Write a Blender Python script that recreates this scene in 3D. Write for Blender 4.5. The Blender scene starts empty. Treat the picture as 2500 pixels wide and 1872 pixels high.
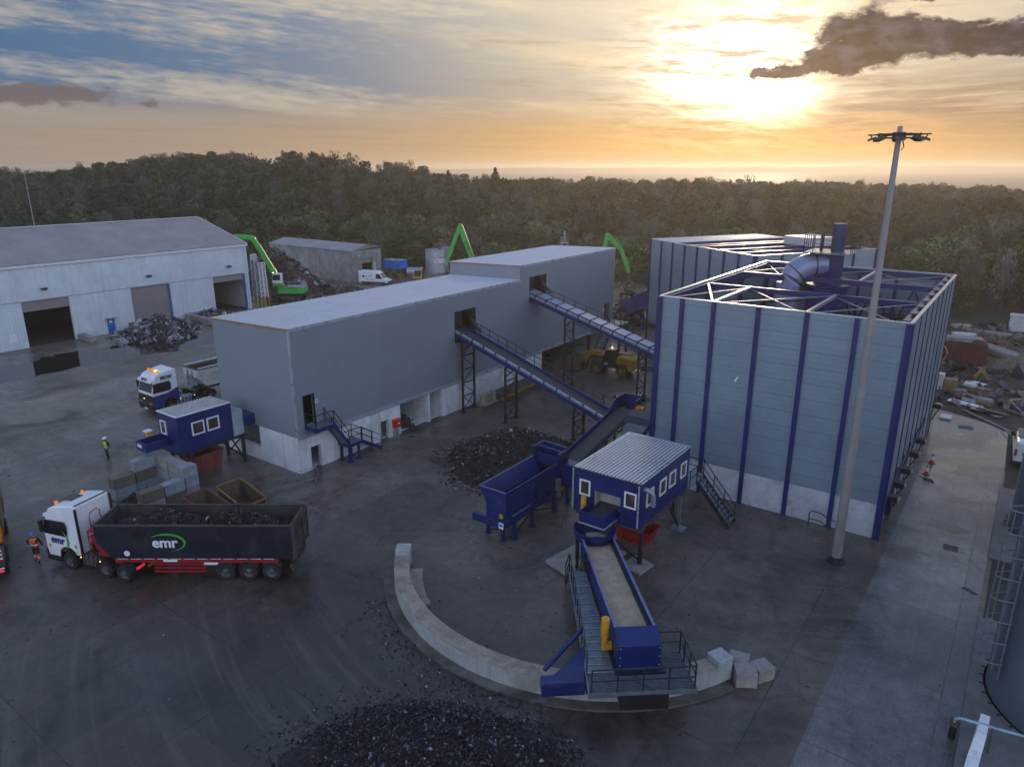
import bpy, bmesh, math, random
import numpy as np
from mathutils import Vector, Matrix
R = math.radians
SC = bpy.context.scene
COL = SC.collection
random.seed(7)

# ------------------------------------------------------------------ camera
cam_d = bpy.data.cameras.new('camera')
cam = bpy.data.objects.new('camera', cam_d)
COL.objects.link(cam)
cam.location = (0, 0, 21.3)
cam.rotation_euler = (R(90 - 16.9), 0, R(36))
cam_d.sensor_width = 36
cam_d.lens = 25.06
cam_d.clip_start = 0.3
cam_d.clip_end = 20000
SC.camera = cam
SC.view_settings.view_transform = 'Standard'
SC.view_settings.look = 'None'
SC.view_settings.exposure = 0.0
SC.view_settings.gamma = 1.0
SC.render.engine = 'CYCLES'
SC.cycles.use_denoising = True
SC.cycles.max_bounces = 8
SC.cycles.diffuse_bounces = 3
SC.cycles.glossy_bounces = 3
SC.cycles.volume_bounces = 1
SC.cycles.sample_clamp_indirect = 6

# ------------------------------------------------------------------ node helpers
class S:
    """a float socket with arithmetic, for writing node maths as expressions"""
    def __init__(s, nt, sock): s.nt, s.k = nt, sock
    def _m(s, op, *o):
        n = s.nt.nodes.new('ShaderNodeMath'); n.operation = op
        for i, x in enumerate((s,) + o):
            if isinstance(x, S): s.nt.links.new(x.k, n.inputs[i])
            else: n.inputs[i].default_value = x
        return S(s.nt, n.outputs[0])
    def __add__(s, o): return s._m('ADD', o)
    __radd__ = __add__
    def __mul__(s, o): return s._m('MULTIPLY', o)
    __rmul__ = __mul__
    def __sub__(s, o): return s._m('SUBTRACT', o)
    def __rsub__(s, o): return (s * -1.0) + o
    def __truediv__(s, o): return s._m('DIVIDE', o)
    def pw(s, o): return s._m('POWER', o)
    def mx(s, o): return s._m('MAXIMUM', o)
    def mn(s, o): return s._m('MINIMUM', o)
    def exp(s): return s._m('EXPONENT')
    def abs(s): return s._m('ABSOLUTE')
    def sin(s): return s._m('SINE')
    def asin(s): return s._m('ARCSINE')
    def sqrt(s): return s._m('SQRT')
    def fract(s): return s._m('FRACT')
    def floor(s): return s._m('FLOOR')
    def atan2(s, o): return s._m('ARCTAN2', o)
    def step(s, a, b):
        n = s.nt.nodes.new('ShaderNodeMapRange'); n.interpolation_type = 'SMOOTHSTEP'
        s.nt.links.new(s.k, n.inputs[0]); n.inputs[1].default_value = a; n.inputs[2].default_value = b
        return S(s.nt, n.outputs[0])
    def lin(s, a, b, c, d):
        n = s.nt.nodes.new('ShaderNodeMapRange'); n.clamp = True
        s.nt.links.new(s.k, n.inputs[0])
        for i, x in enumerate((a, b, c, d)): n.inputs[i + 1].default_value = x
        return S(s.nt, n.outputs[0])
def gauss(x, c, w):
    t = (x - c) * (1.0 / w)
    return (t * t * -1.0).exp()
def comb(nt, x, y, z=0.0):
    n = nt.nodes.new('ShaderNodeCombineXYZ')
    for i, q in enumerate((x, y, z)):
        if isinstance(q, S): nt.links.new(q.k, n.inputs[i])
        else: n.inputs[i].default_value = q
    return n.outputs[0]
def sep(nt, vec):
    n = nt.nodes.new('ShaderNodeSeparateXYZ'); nt.links.new(vec, n.inputs[0])
    return [S(nt, o) for o in n.outputs]
def noise(nt, vec, scale=1.0, detail=4.0, rough=.55, dist=0.0):
    n = nt.nodes.new('ShaderNodeTexNoise'); nt.links.new(vec, n.inputs['Vector'])
    n.inputs['Scale'].default_value = scale; n.inputs['Detail'].default_value = detail
    n.inputs['Roughness'].default_value = rough; n.inputs['Distortion'].default_value = dist
    return S(nt, n.outputs[0])
def mixc(nt, fac, a, b):
    n = nt.nodes.new('ShaderNodeMix'); n.data_type = 'RGBA'; n.clamp_factor = True
    for i, x in ((0, fac), (6, a), (7, b)):
        if isinstance(x, S): nt.links.new(x.k, n.inputs[i])
        elif hasattr(x, 'is_linked'): nt.links.new(x, n.inputs[i])
        else: n.inputs[i].default_value = x if i == 0 else (*x, 1.0)
    return n.outputs[2]
def scalec(nt, col, f):
    n = nt.nodes.new('ShaderNodeVectorMath'); n.operation = 'SCALE'
    nt.links.new(col, n.inputs[0])
    if isinstance(f, S): nt.links.new(f.k, n.inputs['Scale'])
    else: n.inputs['Scale'].default_value = f
    return n.outputs[0]
def addc(nt, a, b):
    n = nt.nodes.new('ShaderNodeVectorMath'); n.operation = 'ADD'
    nt.links.new(a, n.inputs[0]); nt.links.new(b, n.inputs[1])
    return n.outputs[0]
def rgb(nt, c):
    n = nt.nodes.new('ShaderNodeRGB'); n.outputs[0].default_value = (*c, 1.0); return n.outputs[0]
def L(r, g, b):
    """sRGB 0-255 to linear"""
    f = lambda v: (v / 255 / 12.92) if v < 10.3 else ((v / 255 + .055) / 1.055) ** 2.4
    return (f(r), f(g), f(b))

# ------------------------------------------------------------------ sky
SUN_AZ, SUN_EL = -17.5, 5.6          # degrees clockwise from +Y, above the horizon
W = bpy.data.worlds.new('World'); SC.world = W; W.use_nodes = True
nt = W.node_tree; nt.nodes.clear()
out = nt.nodes.new('ShaderNodeOutputWorld'); bg = nt.nodes.new('ShaderNodeBackground')
nt.links.new(bg.outputs[0], out.inputs[0]); bg.inputs[1].default_value = 0.1
tc = nt.nodes.new('ShaderNodeTexCoord')
dx, dy, dz = sep(nt, tc.outputs['Generated'])
el = dz.mn(.999).mx(-.999).asin() * 57.2958
ca, sa = math.cos(R(36)), math.sin(R(36))
az = (dx * ca + dy * sa).atan2(dy * ca - dx * sa) * 57.2958     # 0 in the middle of the view
sky = nt.nodes.new('ShaderNodeTexSky'); sky.sky_type = 'NISHITA'; sky.sun_disc = False
sky.sun_elevation = R(SUN_EL); sky.sun_rotation = R(SUN_AZ); sky.dust_density = 2.0
elp = el.mx(0.0)
warp = noise(nt, comb(nt, az * .11, el * .5), 1.0, 5, .6)
# clear sky: dusty near the horizon, blue above, gold round the sun
c = mixc(nt, elp.step(0, 6.5), L(170, 150, 134), L(150, 148, 148))
c = mixc(nt, elp.step(3.0, 5.6) * (az.step(9, -16) * .95 + .05), c, L(72, 110, 150))
c = mixc(nt, elp.step(9.0, 26), c, L(104, 134, 172))
da = (az - 17.0)
warm = (da * da * (-1.0 / 620)).exp()
low = elp.step(7.0, 0.3)
c = mixc(nt, warm * low * .98, c, L(247, 182, 84))
c = mixc(nt, warm * elp.step(2.5, 7.0) * elp.step(26, 10) * .85, c, L(214, 196, 168))
# high thin cloud drawn out into streaks that sink to the right
st = noise(nt, comb(nt, az * .042, el * .40 + az * .030, 3.7), 1.0, 9, .60, .35)
fine = noise(nt, comb(nt, az * .5, el * 2.6 + az * .12), 1.0, 6, .6, .3)
band = elp.step(2.6, 4.6) * elp.step(30, 11)
wisp = (st * .74 + fine * .26).step(.43, .63) * band
wc = mixc(nt, warm, L(196, 186, 172), L(236, 208, 160))
c = mixc(nt, wisp * .88, c, wc)
# grey-brown undersides
st2 = noise(nt, comb(nt, az * .09 + 7.3, el * 1.1 + az * .05), 1.0, 7, .65, .4)
und = (st2 * .75 + fine * .25).step(.53, .68) * elp.step(1.8, 3.4) * elp.step(14, 9)
c = mixc(nt, und * .7, c, mixc(nt, warm, L(142, 138, 138), L(186, 154, 122)))
# low streaks right of the sun
st3 = noise(nt, comb(nt, az * .16 + 3.1, el * 1.9 - az * .03), 1.0, 7, .62, .3)
rs = st3.step(.36, .58) * az.step(19, 24) * gauss(el, 4.0, 1.9)
c = mixc(nt, rs * .9, c, L(146, 118, 104))
st4 = noise(nt, comb(nt, az * .06 + 1.7, el * 2.2 + az * .02), 1.0, 6, .6, .3)
c = mixc(nt, st4.step(.46, .66) * gauss(el, 2.2, 1.5) * .5, c, mixc(nt, warm, L(142, 134, 134), L(206, 158, 104)))
# the sun's glow behind the thin cloud
ex = (az - 16.2); ey = (el - 7.0)
g1 = ((ex * ex * .034 + ey * ey * .080) * -1.0).exp()
g2 = ((ex * ex * .0075 + ey * ey * .030) * -1.0).exp()
sx = (az - 18.6); sy = (el - 4.9)
g3 = ((sx * sx * .11 + sy * sy * .55) * -1.0).exp()
fade = (st2 * .55 + fine * .45).lin(.40, .58, 1.3, .02)
glow = addc(nt, scalec(nt, rgb(nt, (1.0, .93, .80)), g1 * fade * 1.7), scalec(nt, rgb(nt, (1.0, .88, .66)), g2 * fade * .22))
glow = addc(nt, glow, scalec(nt, rgb(nt, (1.0, .84, .52)), g3 * 2.0))
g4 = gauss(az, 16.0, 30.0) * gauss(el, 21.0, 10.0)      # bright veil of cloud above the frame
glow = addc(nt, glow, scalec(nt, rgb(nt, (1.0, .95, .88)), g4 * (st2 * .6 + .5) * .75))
c = addc(nt, c, glow)
# dark broken cumulus at the upper right and a small bank at the left
fl1 = noise(nt, comb(nt, az * .55, el * .9, 2.2), 1.0, 7, .62); fl2 = noise(nt, comb(nt, az * .55, el * .9, 9.1), 1.0, 7, .62)
wa = az + (warp - .5) * 3.0 + (fl1 - .5) * 4.0; we = el + (warp - .5) * .8 + (fl2 - .5) * 1.8
def blobs(lst):
    tot = None
    for a0, e0, ra, re, k in lst:
        t1 = (wa - a0) * (1.0 / ra); t2 = (we - e0) * (1.0 / re)
        b = ((t1 * t1 + t2 * t2) * -1.0).exp() * k
        tot = b if tot is None else tot + b
    return tot
puff = noise(nt, comb(nt, az * .5, el * .95, 4.4), 1.0, 7, .62, .2)
big = blobs([(24.6, 8.4, 3.2, 1.45, 1.5), (29.6, 7.8, 3.7, .98, 1.5), (34.4, 7.4, 2.8, .95, 1.3), (22.4, 6.6, 2.7, .80, 1.4), (18.7, 6.15, 1.3, .38, 1.1), (31, 10.35, 5.0, .30, 1.0)])
big = (big * (puff * 1.5 + .25)).step(.30, .86)
core = (puff * .7 + fl1 * .3).step(.64, .42)
rim = (big * (1.0 - big)) * 4.0
c = addc(nt, c, scalec(nt, rgb(nt, (.30, .24, .16)), rim * warm * .25))
c = mixc(nt, big.step(.02, .45) * .45 + big.step(.2, .95) * .55, c, mixc(nt, core, L(84, 80, 100), L(12, 14, 46)))
lf = blobs([(-33.6, 4.35, 2.4, .7, 1.5), (-30.2, 4.45, 2.4, .55, 1.4), (-25.2, 4.15, 1.0, .28, .8)])
c = mixc(nt, (lf * (puff * 1.4 + .3)).step(.3, .75) * .85, c, L(112, 98, 102))
# unseen sky behind the view: even, blue, brightened to light the facing walls
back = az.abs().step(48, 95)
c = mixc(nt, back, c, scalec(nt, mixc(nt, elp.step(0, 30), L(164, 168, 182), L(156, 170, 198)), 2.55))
c = mixc(nt, elp.step(22, 50), c, scalec(nt, rgb(nt, L(132, 158, 204)), 1.15))
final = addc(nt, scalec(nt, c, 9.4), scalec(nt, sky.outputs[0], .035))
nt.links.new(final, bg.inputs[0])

# ------------------------------------------------------------------ sun, veiled by cloud
sd = bpy.data.lights.new('sun', 'SUN'); so = bpy.data.objects.new('sun', sd); COL.objects.link(so)
sd.energy = 1.3; sd.angle = R(6); sd.color = (1.0, .80, .56)
sv = Vector((math.sin(R(SUN_AZ)) * math.cos(R(SUN_EL)), math.cos(R(SUN_AZ)) * math.cos(R(SUN_EL)), math.sin(R(SUN_EL))))
so.rotation_euler = (-sv).to_track_quat('-Z', 'Y').to_euler()
so.location = sv * 300

# ------------------------------------------------------------------ mesh builder
class MB:
    def __init__(s, T=None): s.v = []; s.f = []; s.m = []; s.T = T
    def add(s, vs, fs, mi=0, T=None):
        n = len(s.v)
        for v in vs:
            v = Vector(v)
            if T is not None: v = T @ v
            if s.T is not None: v = s.T @ v
            s.v.append(v)
        for f in fs: s.f.append(tuple(n + i for i in f)); s.m.append(mi)
        return s
    def box(s, x0, y0, z0, x1, y1, z1, mi=0, T=None):
        x0, x1 = min(x0, x1), max(x0, x1); y0, y1 = min(y0, y1), max(y0, y1); z0, z1 = min(z0, z1), max(z0, z1)
        return s.add([(x, y, z) for x in (x0, x1) for y in (y0, y1) for z in (z0, z1)],
                     [(0, 1, 3, 2), (4, 6, 7, 5), (0, 4, 5, 1), (2, 3, 7, 6), (0, 2, 6, 4), (1, 5, 7, 3)], mi, T)
    def bar(s, p, q, w=.1, h=None, mi=0):
        """rectangular bar between two points"""
        h = h or w; p, q = Vector(p), Vector(q); d = (q - p).normalized()
        up = Vector((0, 0, 1)) if abs(d.z) < .95 else Vector((0, 1, 0))
        a = d.cross(up).normalized() * (w / 2); b = a.cross(d).normalized() * (h / 2)
        return s.add([p - a - b, p + a - b, p + a + b, p - a + b, q - a - b, q + a - b, q + a + b, q - a + b],
                     [(3, 2, 1, 0), (4, 5, 6, 7), (0, 1, 5, 4), (1, 2, 6, 5), (2, 3, 7, 6), (3, 0, 4, 7)], mi)
    def tube(s, p, q, r, r2=None, n=10, mi=0, cap=True):
        p, q = Vector(p), Vector(q); d = (q - p).normalized(); r2 = r if r2 is None else r2
        up = Vector((0, 0, 1)) if abs(d.z) < .95 else Vector((1, 0, 0))
        a = d.cross(up).normalized(); b = a.cross(d)
        vs = []
        for k in range(n):
            t = 2 * math.pi * k / n; e = a * math.cos(t) + b * math.sin(t)
            vs += [p + e * r, q + e * r2]
        fs = [(2 * k, 2 * k + 1, (2 * k + 3) % (2 * n), (2 * k + 2) % (2 * n)) for k in range(n)]
        if cap: fs += [tuple(2 * k for k in range(n)), tuple(2 * (n - 1 - k) + 1 for k in range(n))]
        return s.add(vs, fs, mi)
    def sweep(s, pts, r, n=8, mi=0, closed=False):
        """round tube along a polyline with mitred joints"""
        pts = [Vector(p) for p in pts]; N = len(pts); vs = []
        for i, p in enumerate(pts):
            a = pts[(i - 1) % N] if (closed or i) else p; b = pts[(i + 1) % N] if (closed or i < N - 1) else p
            d = (b - a).normalized()
            up = Vector((0, 0, 1)) if abs(d.z) < .97 else Vector((1, 0, 0))
            x = d.cross(up).normalized(); y = x.cross(d); rr = r[i] if isinstance(r, (list, tuple)) else r
            vs += [p + (x * math.cos(2 * math.pi * k / n) + y * math.sin(2 * math.pi * k / n)) * rr for k in range(n)]
        fs = []
        for i in range(N if closed else N - 1):
            j = (i + 1) % N
            fs += [(i * n + k, i * n + (k + 1) % n, j * n + (k + 1) % n, j * n + k) for k in range(n)]
        if not closed: fs += [tuple(range(n - 1, -1, -1)), tuple((N - 1) * n + k for k in range(n))]
        return s.add(vs, fs, mi)
    def prism(s, pts, ax, a, b, mi=0, T=None):
        """polygon extruded along an axis: x -> (y,z), y -> (x,z), z -> (x,y)"""
        if ax == 'x': g = lambda u, v, w: (w, u, v)
        elif ax == 'y': g = lambda u, v, w: (u, w, v)
        else: g = lambda u, v, w: (u, v, w)
        n = len(pts)
        vs = [g(u, v, a) for u, v in pts] + [g(u, v, b) for u, v in pts]
        fs = [tuple(range(n)), tuple(range(2 * n - 1, n - 1, -1))] + [(i, (i + 1) % n, n + (i + 1) % n, n + i) for i in range(n)]
        return s.add(vs, fs, mi, T)
    def lathe(s, prof, n=24, c=(0, 0, 0), mi=0):
        vs = [(c[0] + r * math.cos(2 * math.pi * k / n), c[1] + r * math.sin(2 * math.pi * k / n), c[2] + z) for r, z in prof for k in range(n)]
        fs = [(i * n + k, i * n + (k + 1) % n, (i + 1) * n + (k + 1) % n, (i + 1) * n + k) for i in range(len(prof) - 1) for k in range(n)]
        return s.add(vs, fs, mi)
    def disc(s, c, r, n=20, mi=0, ax='z'):
        g = {'z': lambda u, v: (c[0] + u, c[1] + v, c[2]), 'x': lambda u, v: (c[0], c[1] + u, c[2] + v), 'y': lambda u, v: (c[0] + u, c[1], c[2] + v)}[ax]
        return s.add([g(r * math.cos(2 * math.pi * k / n), r * math.sin(2 * math.pi * k / n)) for k in range(n)], [tuple(range(n))], mi)
    def build(s, name, mats, parent=None, loc=None, bevel=0, smooth=False):
        """link everything collected as ONE mesh object; under a world-built thing the points are moved into its frame"""
        off = Vector((0, 0, 0))
        if parent is not None: off = Vector(parent.get('_o', (0, 0, 0)))
        elif loc is not None: off = Vector(loc)
        me = bpy.data.meshes.new(name)
        me.from_pydata([tuple(v - off) for v in s.v], [], s.f)
        for m in (mats if isinstance(mats, (list, tuple)) else [mats]): me.materials.append(m)
        me.polygons.foreach_set('material_index', s.m)
        bm = bmesh.new(); bm.from_mesh(me); bmesh.ops.recalc_face_normals(bm, faces=bm.faces); bm.to_mesh(me); bm.free()
        if smooth:
            me.polygons.foreach_set('use_smooth', [True] * len(me.polygons))
            try: me.set_sharp_from_angle(angle=R(40))
            except Exception: pass
        o = bpy.data.objects.new(name, me); COL.objects.link(o)
        if parent is not None:
            o.parent = parent
            if '_o' in parent: o['_o'] = parent['_o']
        else: o.location = off
        if bevel:
            b = o.modifiers.new('bevel', 'BEVEL'); b.width = bevel; b.segments = 1; b.limit_method = 'ANGLE'; b.angle_limit = R(50)
        return o
def thing(name, label, cat, loc=(0, 0, 0), rz=0.0, group=None, world=False):
    """Empty at the base of a thing; world=True: its parts are written in site coordinates"""
    o = bpy.data.objects.new(name, None); COL.objects.link(o); o.empty_display_size = .5
    o.location = loc; o.rotation_euler = (0, 0, rz); o['label'] = label; o['category'] = cat
    if group: o['group'] = group
    if world: o['_o'] = tuple(loc)
    return o
def tag(o, label, cat, group=None):
    o['label'] = label; o['category'] = cat
    if group: o['group'] = group
    return o
def struct(o, kind='structure'): o['kind'] = kind; return o
def text(name, body, size, mat, T, parent=None, depth=.006, bold=0.0, sx=1.0):
    """raised lettering as a mesh; T places it (text lies in local XY)"""
    cu = bpy.data.curves.new(name, 'FONT'); cu.body = body; cu.size = size; cu.extrude = depth; cu.offset = bold
    cu.align_x = 'CENTER'; cu.align_y = 'CENTER'; cu.resolution_u = 3
    t = bpy.data.objects.new(name, cu); COL.objects.link(t)
    dg = bpy.context.evaluated_depsgraph_get()
    me = bpy.data.meshes.new_from_object(t.evaluated_get(dg))
    bpy.data.objects.remove(t); bpy.data.curves.remove(cu)
    off = Vector(parent.get('_o', (0, 0, 0))) if parent is not None else Vector((0, 0, 0))
    me.transform(Matrix.Translation(-off) @ T @ Matrix.Diagonal((sx, 1, 1, 1)))
    me.materials.clear(); me.materials.append(mat)
    o = bpy.data.objects.new(name, me); COL.objects.link(o)
    if parent is not None:
        o.parent = parent
        if '_o' in parent: o['_o'] = parent['_o']
    return o
def frame(o, x, z):
    """matrix with local X along x, local Z along z, at o"""
    x = Vector(x).normalized(); z = Vector(z).normalized(); y = z.cross(x)
    return Matrix(((x.x, y.x, z.x, o[0]), (x.y, y.y, z.y, o[1]), (x.z, y.z, z.z, o[2]), (0, 0, 0, 1)))
def copy_tree(o, parent=None):
    c = o.copy(); COL.objects.link(c)
    if parent is not None: c.parent = parent
    for ch in [x for x in o.children]: copy_tree(ch, c)
    return c

# ------------------------------------------------------------------ materials
def pm(name, col, rough=.6, metal=0.0, var=.18, vs=1.2, corr=None, lines=None, stain=None, spec=.5, rvar=.1, rust=None, obj=False, bump=0.0, bs=8.0, streak=None):
    """procedural material: mottled colour, optional corrugation, panel lines, stains, vertical streaks and rust"""
    m = bpy.data.materials.new(name); m.use_nodes = True; nt = m.node_tree
    b = nt.nodes['Principled BSDF']
    tc = nt.nodes.new('ShaderNodeTexCoord'); vec = tc.outputs['Object']
    n1 = noise(nt, vec, vs, 5, .6); n2 = noise(nt, vec, vs * 6, 4, .6)
    f = n1 * .65 + n2 * .35
    lo = tuple(max(0, x * (1 - var * 1.6)) for x in col); hi = tuple(min(1, x * (1 + var * 1.6)) for x in col)
    c = mixc(nt, f.step(.3, .7), lo, hi)
    if stain:
        sc, amt, scol = stain
        c = mixc(nt, noise(nt, vec, sc, 6, .65, .5).step(.52, .66) * amt, c, scol)
    x, y, z = sep(nt, vec)
    if streak:
        amt, scol = streak
        sv = noise(nt, comb(nt, x * 2.2, y * 2.2, z * .12), 1.0, 5, .6)
        c = mixc(nt, sv.step(.5, .72) * amt, c, scol)
    if rust:
        amt, rcol = rust
        c = mixc(nt, noise(nt, vec, 2.2, 7, .7, .4).step(.55, .66) * amt, c, rcol)
    if lines:
        ax, per, wid, dark = lines
        q = {'x': x, 'y': y, 'z': z}[ax] * (1.0 / per)
        ln = (q.fract() - .5).abs().step(.5 - wid / per, .5)
        pn = noise(nt, comb(nt, q.floor() * 3.7, 1.3), 1.0, 0, .5)
        c = scalec(nt, c, pn.lin(.3, .7, .97, 1.03)); c = mixc(nt, ln * dark, c, tuple(v * .35 for v in col))
    nt.links.new(c, b.inputs['Base Color'])
    r = (f.lin(.3, .7, -rvar, rvar) + rough)
    nt.links.new(r.k, b.inputs['Roughness']); b.inputs['Metallic'].default_value = metal
    b.inputs['Specular IOR Level'].default_value = spec
    h = None
    if corr:
        ax, per, amp = corr
        h = ({'x': x, 'y': y, 'z': z, 'xy': x + y}[ax] * (6.2832 / per)).sin() * (amp * .5)
    if bump:
        hb = noise(nt, vec, bs, 4, .6) * bump
        h = hb if h is None else h + hb
    if h is not None:
        bn = nt.nodes.new('ShaderNodeBump'); bn.inputs['Strength'].default_value = 1.0; bn.inputs['Distance'].default_value = 1.0
        nt.links.new(h.k, bn.inputs['Height']); nt.links.new(bn.outputs[0], b.inputs['Normal'])
    return m
def emit(name, col, s):
    m = bpy.data.materials.new(name); m.use_nodes = True; b = m.node_tree.nodes['Principled BSDF']
    b.inputs['Base Color'].default_value = (*col, 1); b.inputs['Emission Color'].default_value = (*col, 1); b.inputs['Emission Strength'].default_value = s
    return m
BLUE = (.0045, .019, .120)
M = dict(
    clad=pm('grey_cladding', (.265, .30, .345), .42, .25, .03, .16, streak=(.05, (.25, .28, .32)), corr=('xy', .18, .006)),
    clad_trim=pm('pale_trim', (.46, .52, .58), .3, .45, .06),
    roof=pm('grey_roof_sheet', (.56, .57, .62), .42, .35, .06, .5),
    concrete=pm('cast_concrete', (.70, .72, .73), .8, 0, .10, .7, streak=(.35, (.22, .23, .22)), stain=(.35, .35, (.27, .26, .22)), bump=.004),
    concrete_old=pm('old_concrete', (.28, .265, .24), .85, 0, .2, .8, stain=(.7, .55, (.13, .11, .08)), bump=.008),
    white_clad=pm('white_corrugated', (.62, .68, .74), .5, .1, .07, .3, corr=('y', .33, .02), streak=(.35, (.42, .45, .46))),
    white_trim=pm('white_trim', (.66, .70, .74), .5, 0, .06),
    shed_roof=pm('lichen_roof', (.31, .27, .265), .75, 0, .12, .25, corr=('y', .33, .03), streak=(.3, (.22, .2, .2))),
    old_clad=pm('weathered_sheet', (.27, .28, .275), .75, 0, .25, .5, corr=('xy', .3, .015), streak=(.7, (.12, .13, .12)), rust=(.35, (.14, .09, .05))),
    shutter=pm('roller_shutter', (.26, .245, .235), .6, .2, .08, .5, corr=('z', .12, .012)),
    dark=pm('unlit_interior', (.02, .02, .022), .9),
    blue=pm('blue_paint', BLUE, .38, 0, .12, .9, spec=.5, stain=(1.1, .2, (.03, .035, .08))),
    blue_worn=pm('worn_blue_paint', BLUE, .42, 0, .2, 1.2, stain=(1.4, .55, (.05, .055, .08)), rust=(.25, (.09, .05, .03))),
    blue_door=pm('bright_blue_paint', (.02, .14, .42), .5),
    galv=pm('galvanised_panel', (.25, .335, .415), .36, .42, .05, .25, corr=('z', .327, .0016), lines=('z', .98, .03, .55), streak=(.12, (.27, .33, .39))),
    galv_plain=pm('galvanised_steel', (.31, .36, .41), .38, .6, .15, 1.5),
    dark_steel=pm('dark_steel', (.03, .034, .042), .5, .3, .2),
    grating=pm('steel_grating', (.17, .20, .23), .5, .5, .2, 3),
    belt=pm('rubber_belt', (.035, .037, .042), .6, 0, .25, 1.5),
    sand=pm('dusty_belt', (.42, .325, .22), .85, 0, .15, 2.5),
    plaster=pm('pale_inner_wall', (.36, .35, .32), .8),
    white=pm('white_paint', (.78, .80, .82), .32, 0, .04, 1, stain=(1.2, .12, (.5, .5, .48))),
    white_dirty=pm('dirty_white_paint', (.55, .54, .52), .5, 0, .12, 1, stain=(1.0, .5, (.28, .25, .22))),
    black=pm('black_plastic', (.012, .012, .014), .5),
    navy=pm('navy_body', (.010, .014, .026), .34, 0, .25, .8, stain=(.7, .5, (.045, .038, .032)), streak=(.35, (.035, .03, .028))),
    rim_dirt=pm('grimy_steel', (.07, .065, .058), .7, .2, .3, 2, rust=(.6, (.10, .06, .035))),
    red=pm('red_paint', (.33, .012, .016), .45, 0, .2, 1.5, stain=(1.5, .4, (.10, .02, .02))),
    red_bright=pm('bright_red_paint', (.55, .02, .02), .4, 0, .1),
    red_rust=pm('rusty_red_paint', (.22, .05, .045), .7, 0, .2, 1.5, rust=(.7, (.13, .07, .045))),
    rust=pm('rusted_plate', (.12, .075, .05), .85, .1, .3, 1.8, stain=(1.6, .5, (.05, .04, .035))),
    yellow=pm('yellow_paint', (.62, .32, .015), .45, 0, .12, 2, stain=(2, .3, (.3, .15, .02))),
    orange=pm('orange_paint', (.75, .22, .01), .4),
    yellow_dirty=pm('muddy_yellow_paint', (.30, .165, .02), .5, 0, .25, 1.2, stain=(1.0, .7, (.10, .07, .04))),
    green=pm('green_paint', (.045, .42, .06), .4, 0, .12, 1),
    logo_green=pm('green_lettering', (.07, .42, .03), .5),
    navy_text=pm('navy_lettering', (.015, .016, .12), .5),
    glass=pm('dark_glass', (.012, .016, .018), .08, 0, .1, spec=.8),
    win_glass=pm('window_glass', (.05, .048, .04), .12, 0, .5, 1.6, spec=.7),
    tyre=pm('tyre_rubber', (.018, .018, .019), .85, 0, .3, 3),
    rim=pm('wheel_rim', (.11, .11, .12), .55, .3, .3, 4, stain=(3, .5, (.09, .03, .03))),
    brown=pm('muddy_tyre', (.055, .045, .035), .9, 0, .3, 3),
    timber=pm('pale_timber', (.30, .20, .10), .8, 0, .15, 2),
    timber_grey=pm('weathered_timber', (.30, .27, .22), .85, 0, .2, 2),
    ply=pm('board_panels', (.20, .19, .18), .6, 0, .2, 1),
    container_blue=pm('azure_paint', (.01, .17, .62), .5, 0, .06),
    skin=pm('skin', (.42, .24, .17), .6),
    cloth_dark=pm('dark_workwear', (.014, .016, .024), .9),
    cloth_navy=pm('navy_workwear', (.02, .026, .06), .9),
    hivis_yellow=pm('yellow_hivis', (.55, .75, .04), .7),
    hivis_orange=pm('orange_hivis', (.95, .16, .02), .7),
    reflective=pm('reflective_band', (.75, .75, .76), .4),
    helmet_white=pm('white_helmet', (.8, .8, .8), .3),
    helmet_blue=pm('blue_helmet', (.03, .16, .5), .3),
    amber=emit('amber_beacon', (.9, .26, .02), .35),
    amber_lit=emit('lit_amber_beacon', (1.0, .42, .05), 2.5),
    tail=emit('tail_light', (.8, .03, .05), .6),
    marker=emit('marker_light', (1.0, .5, .08), 4),
    lamp_white=emit('work_light', (1.0, .95, .8), 5),
)

# ================================================================== SETTING
HD = Vector((-.588, .809, 0)); LT = Vector((.809, .588, 0))     # away from / to the right of the viewpoint
def SLP(s, l): return HD * s + LT * l
def interp(x, pts):
    if x <= pts[0][0]: return pts[0][1]
    for (a, u), (b, v) in zip(pts, pts[1:]):
        if x <= b:
            t = (x - a) / (b - a); t = t * t * (3 - 2 * t); return u + (v - u) * t
    return pts[-1][1]
CREST = [(-.9, 11), (-.62, 12.5), (-.43, 18.5), (-.27, 19.5), (-.17, 15.5), (-.05, 9.5), (.2, 9), (.45, 8), (.62, 6.5), (.9, 6)]
def foot(q): return 148 - 62 * max(0, min(.75, q)) / .75
def height(s, l):
    if s < 40: return 0.0
    q = l / s; s0 = foot(q) + 2; A = interp(q, CREST)
    t = max(0, min(1, (s - s0) / 115)); z = A * t * t * (3 - 2 * t)
    t = max(0, min(1, (s - 300) / 110)); z += (-9 - z) * t * t * (3 - 2 * t)
    return z + (.5 * math.sin(s * .11 + l * .05) + .4 * math.sin(l * .13 - s * .07)) * min(1, max(0, s - s0) / 30)
ss = np.arange(-160, 441, 10.0); ll = np.arange(-560, 561, 10.0)
g = MB()
g.v = [SLP(s, l) + Vector((0, 0, height(s, l) - .03)) for s in ss for l in ll]
n = len(ll)
g.f = [(i * n + j, i * n + j + 1, (i + 1) * n + j + 1, (i + 1) * n + j) for i in range(len(ss) - 1) for j in range(n - 1)]
g.m = [0] * len(g.f)
M['earth'] = pm('earth_and_scrub', (.050, .046, .036), .95, 0, .35, .12, stain=(.06, .6, (.06, .068, .03)), bump=.05, bs=1.5)
struct(g.build('ground', M['earth'], smooth=True))

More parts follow.
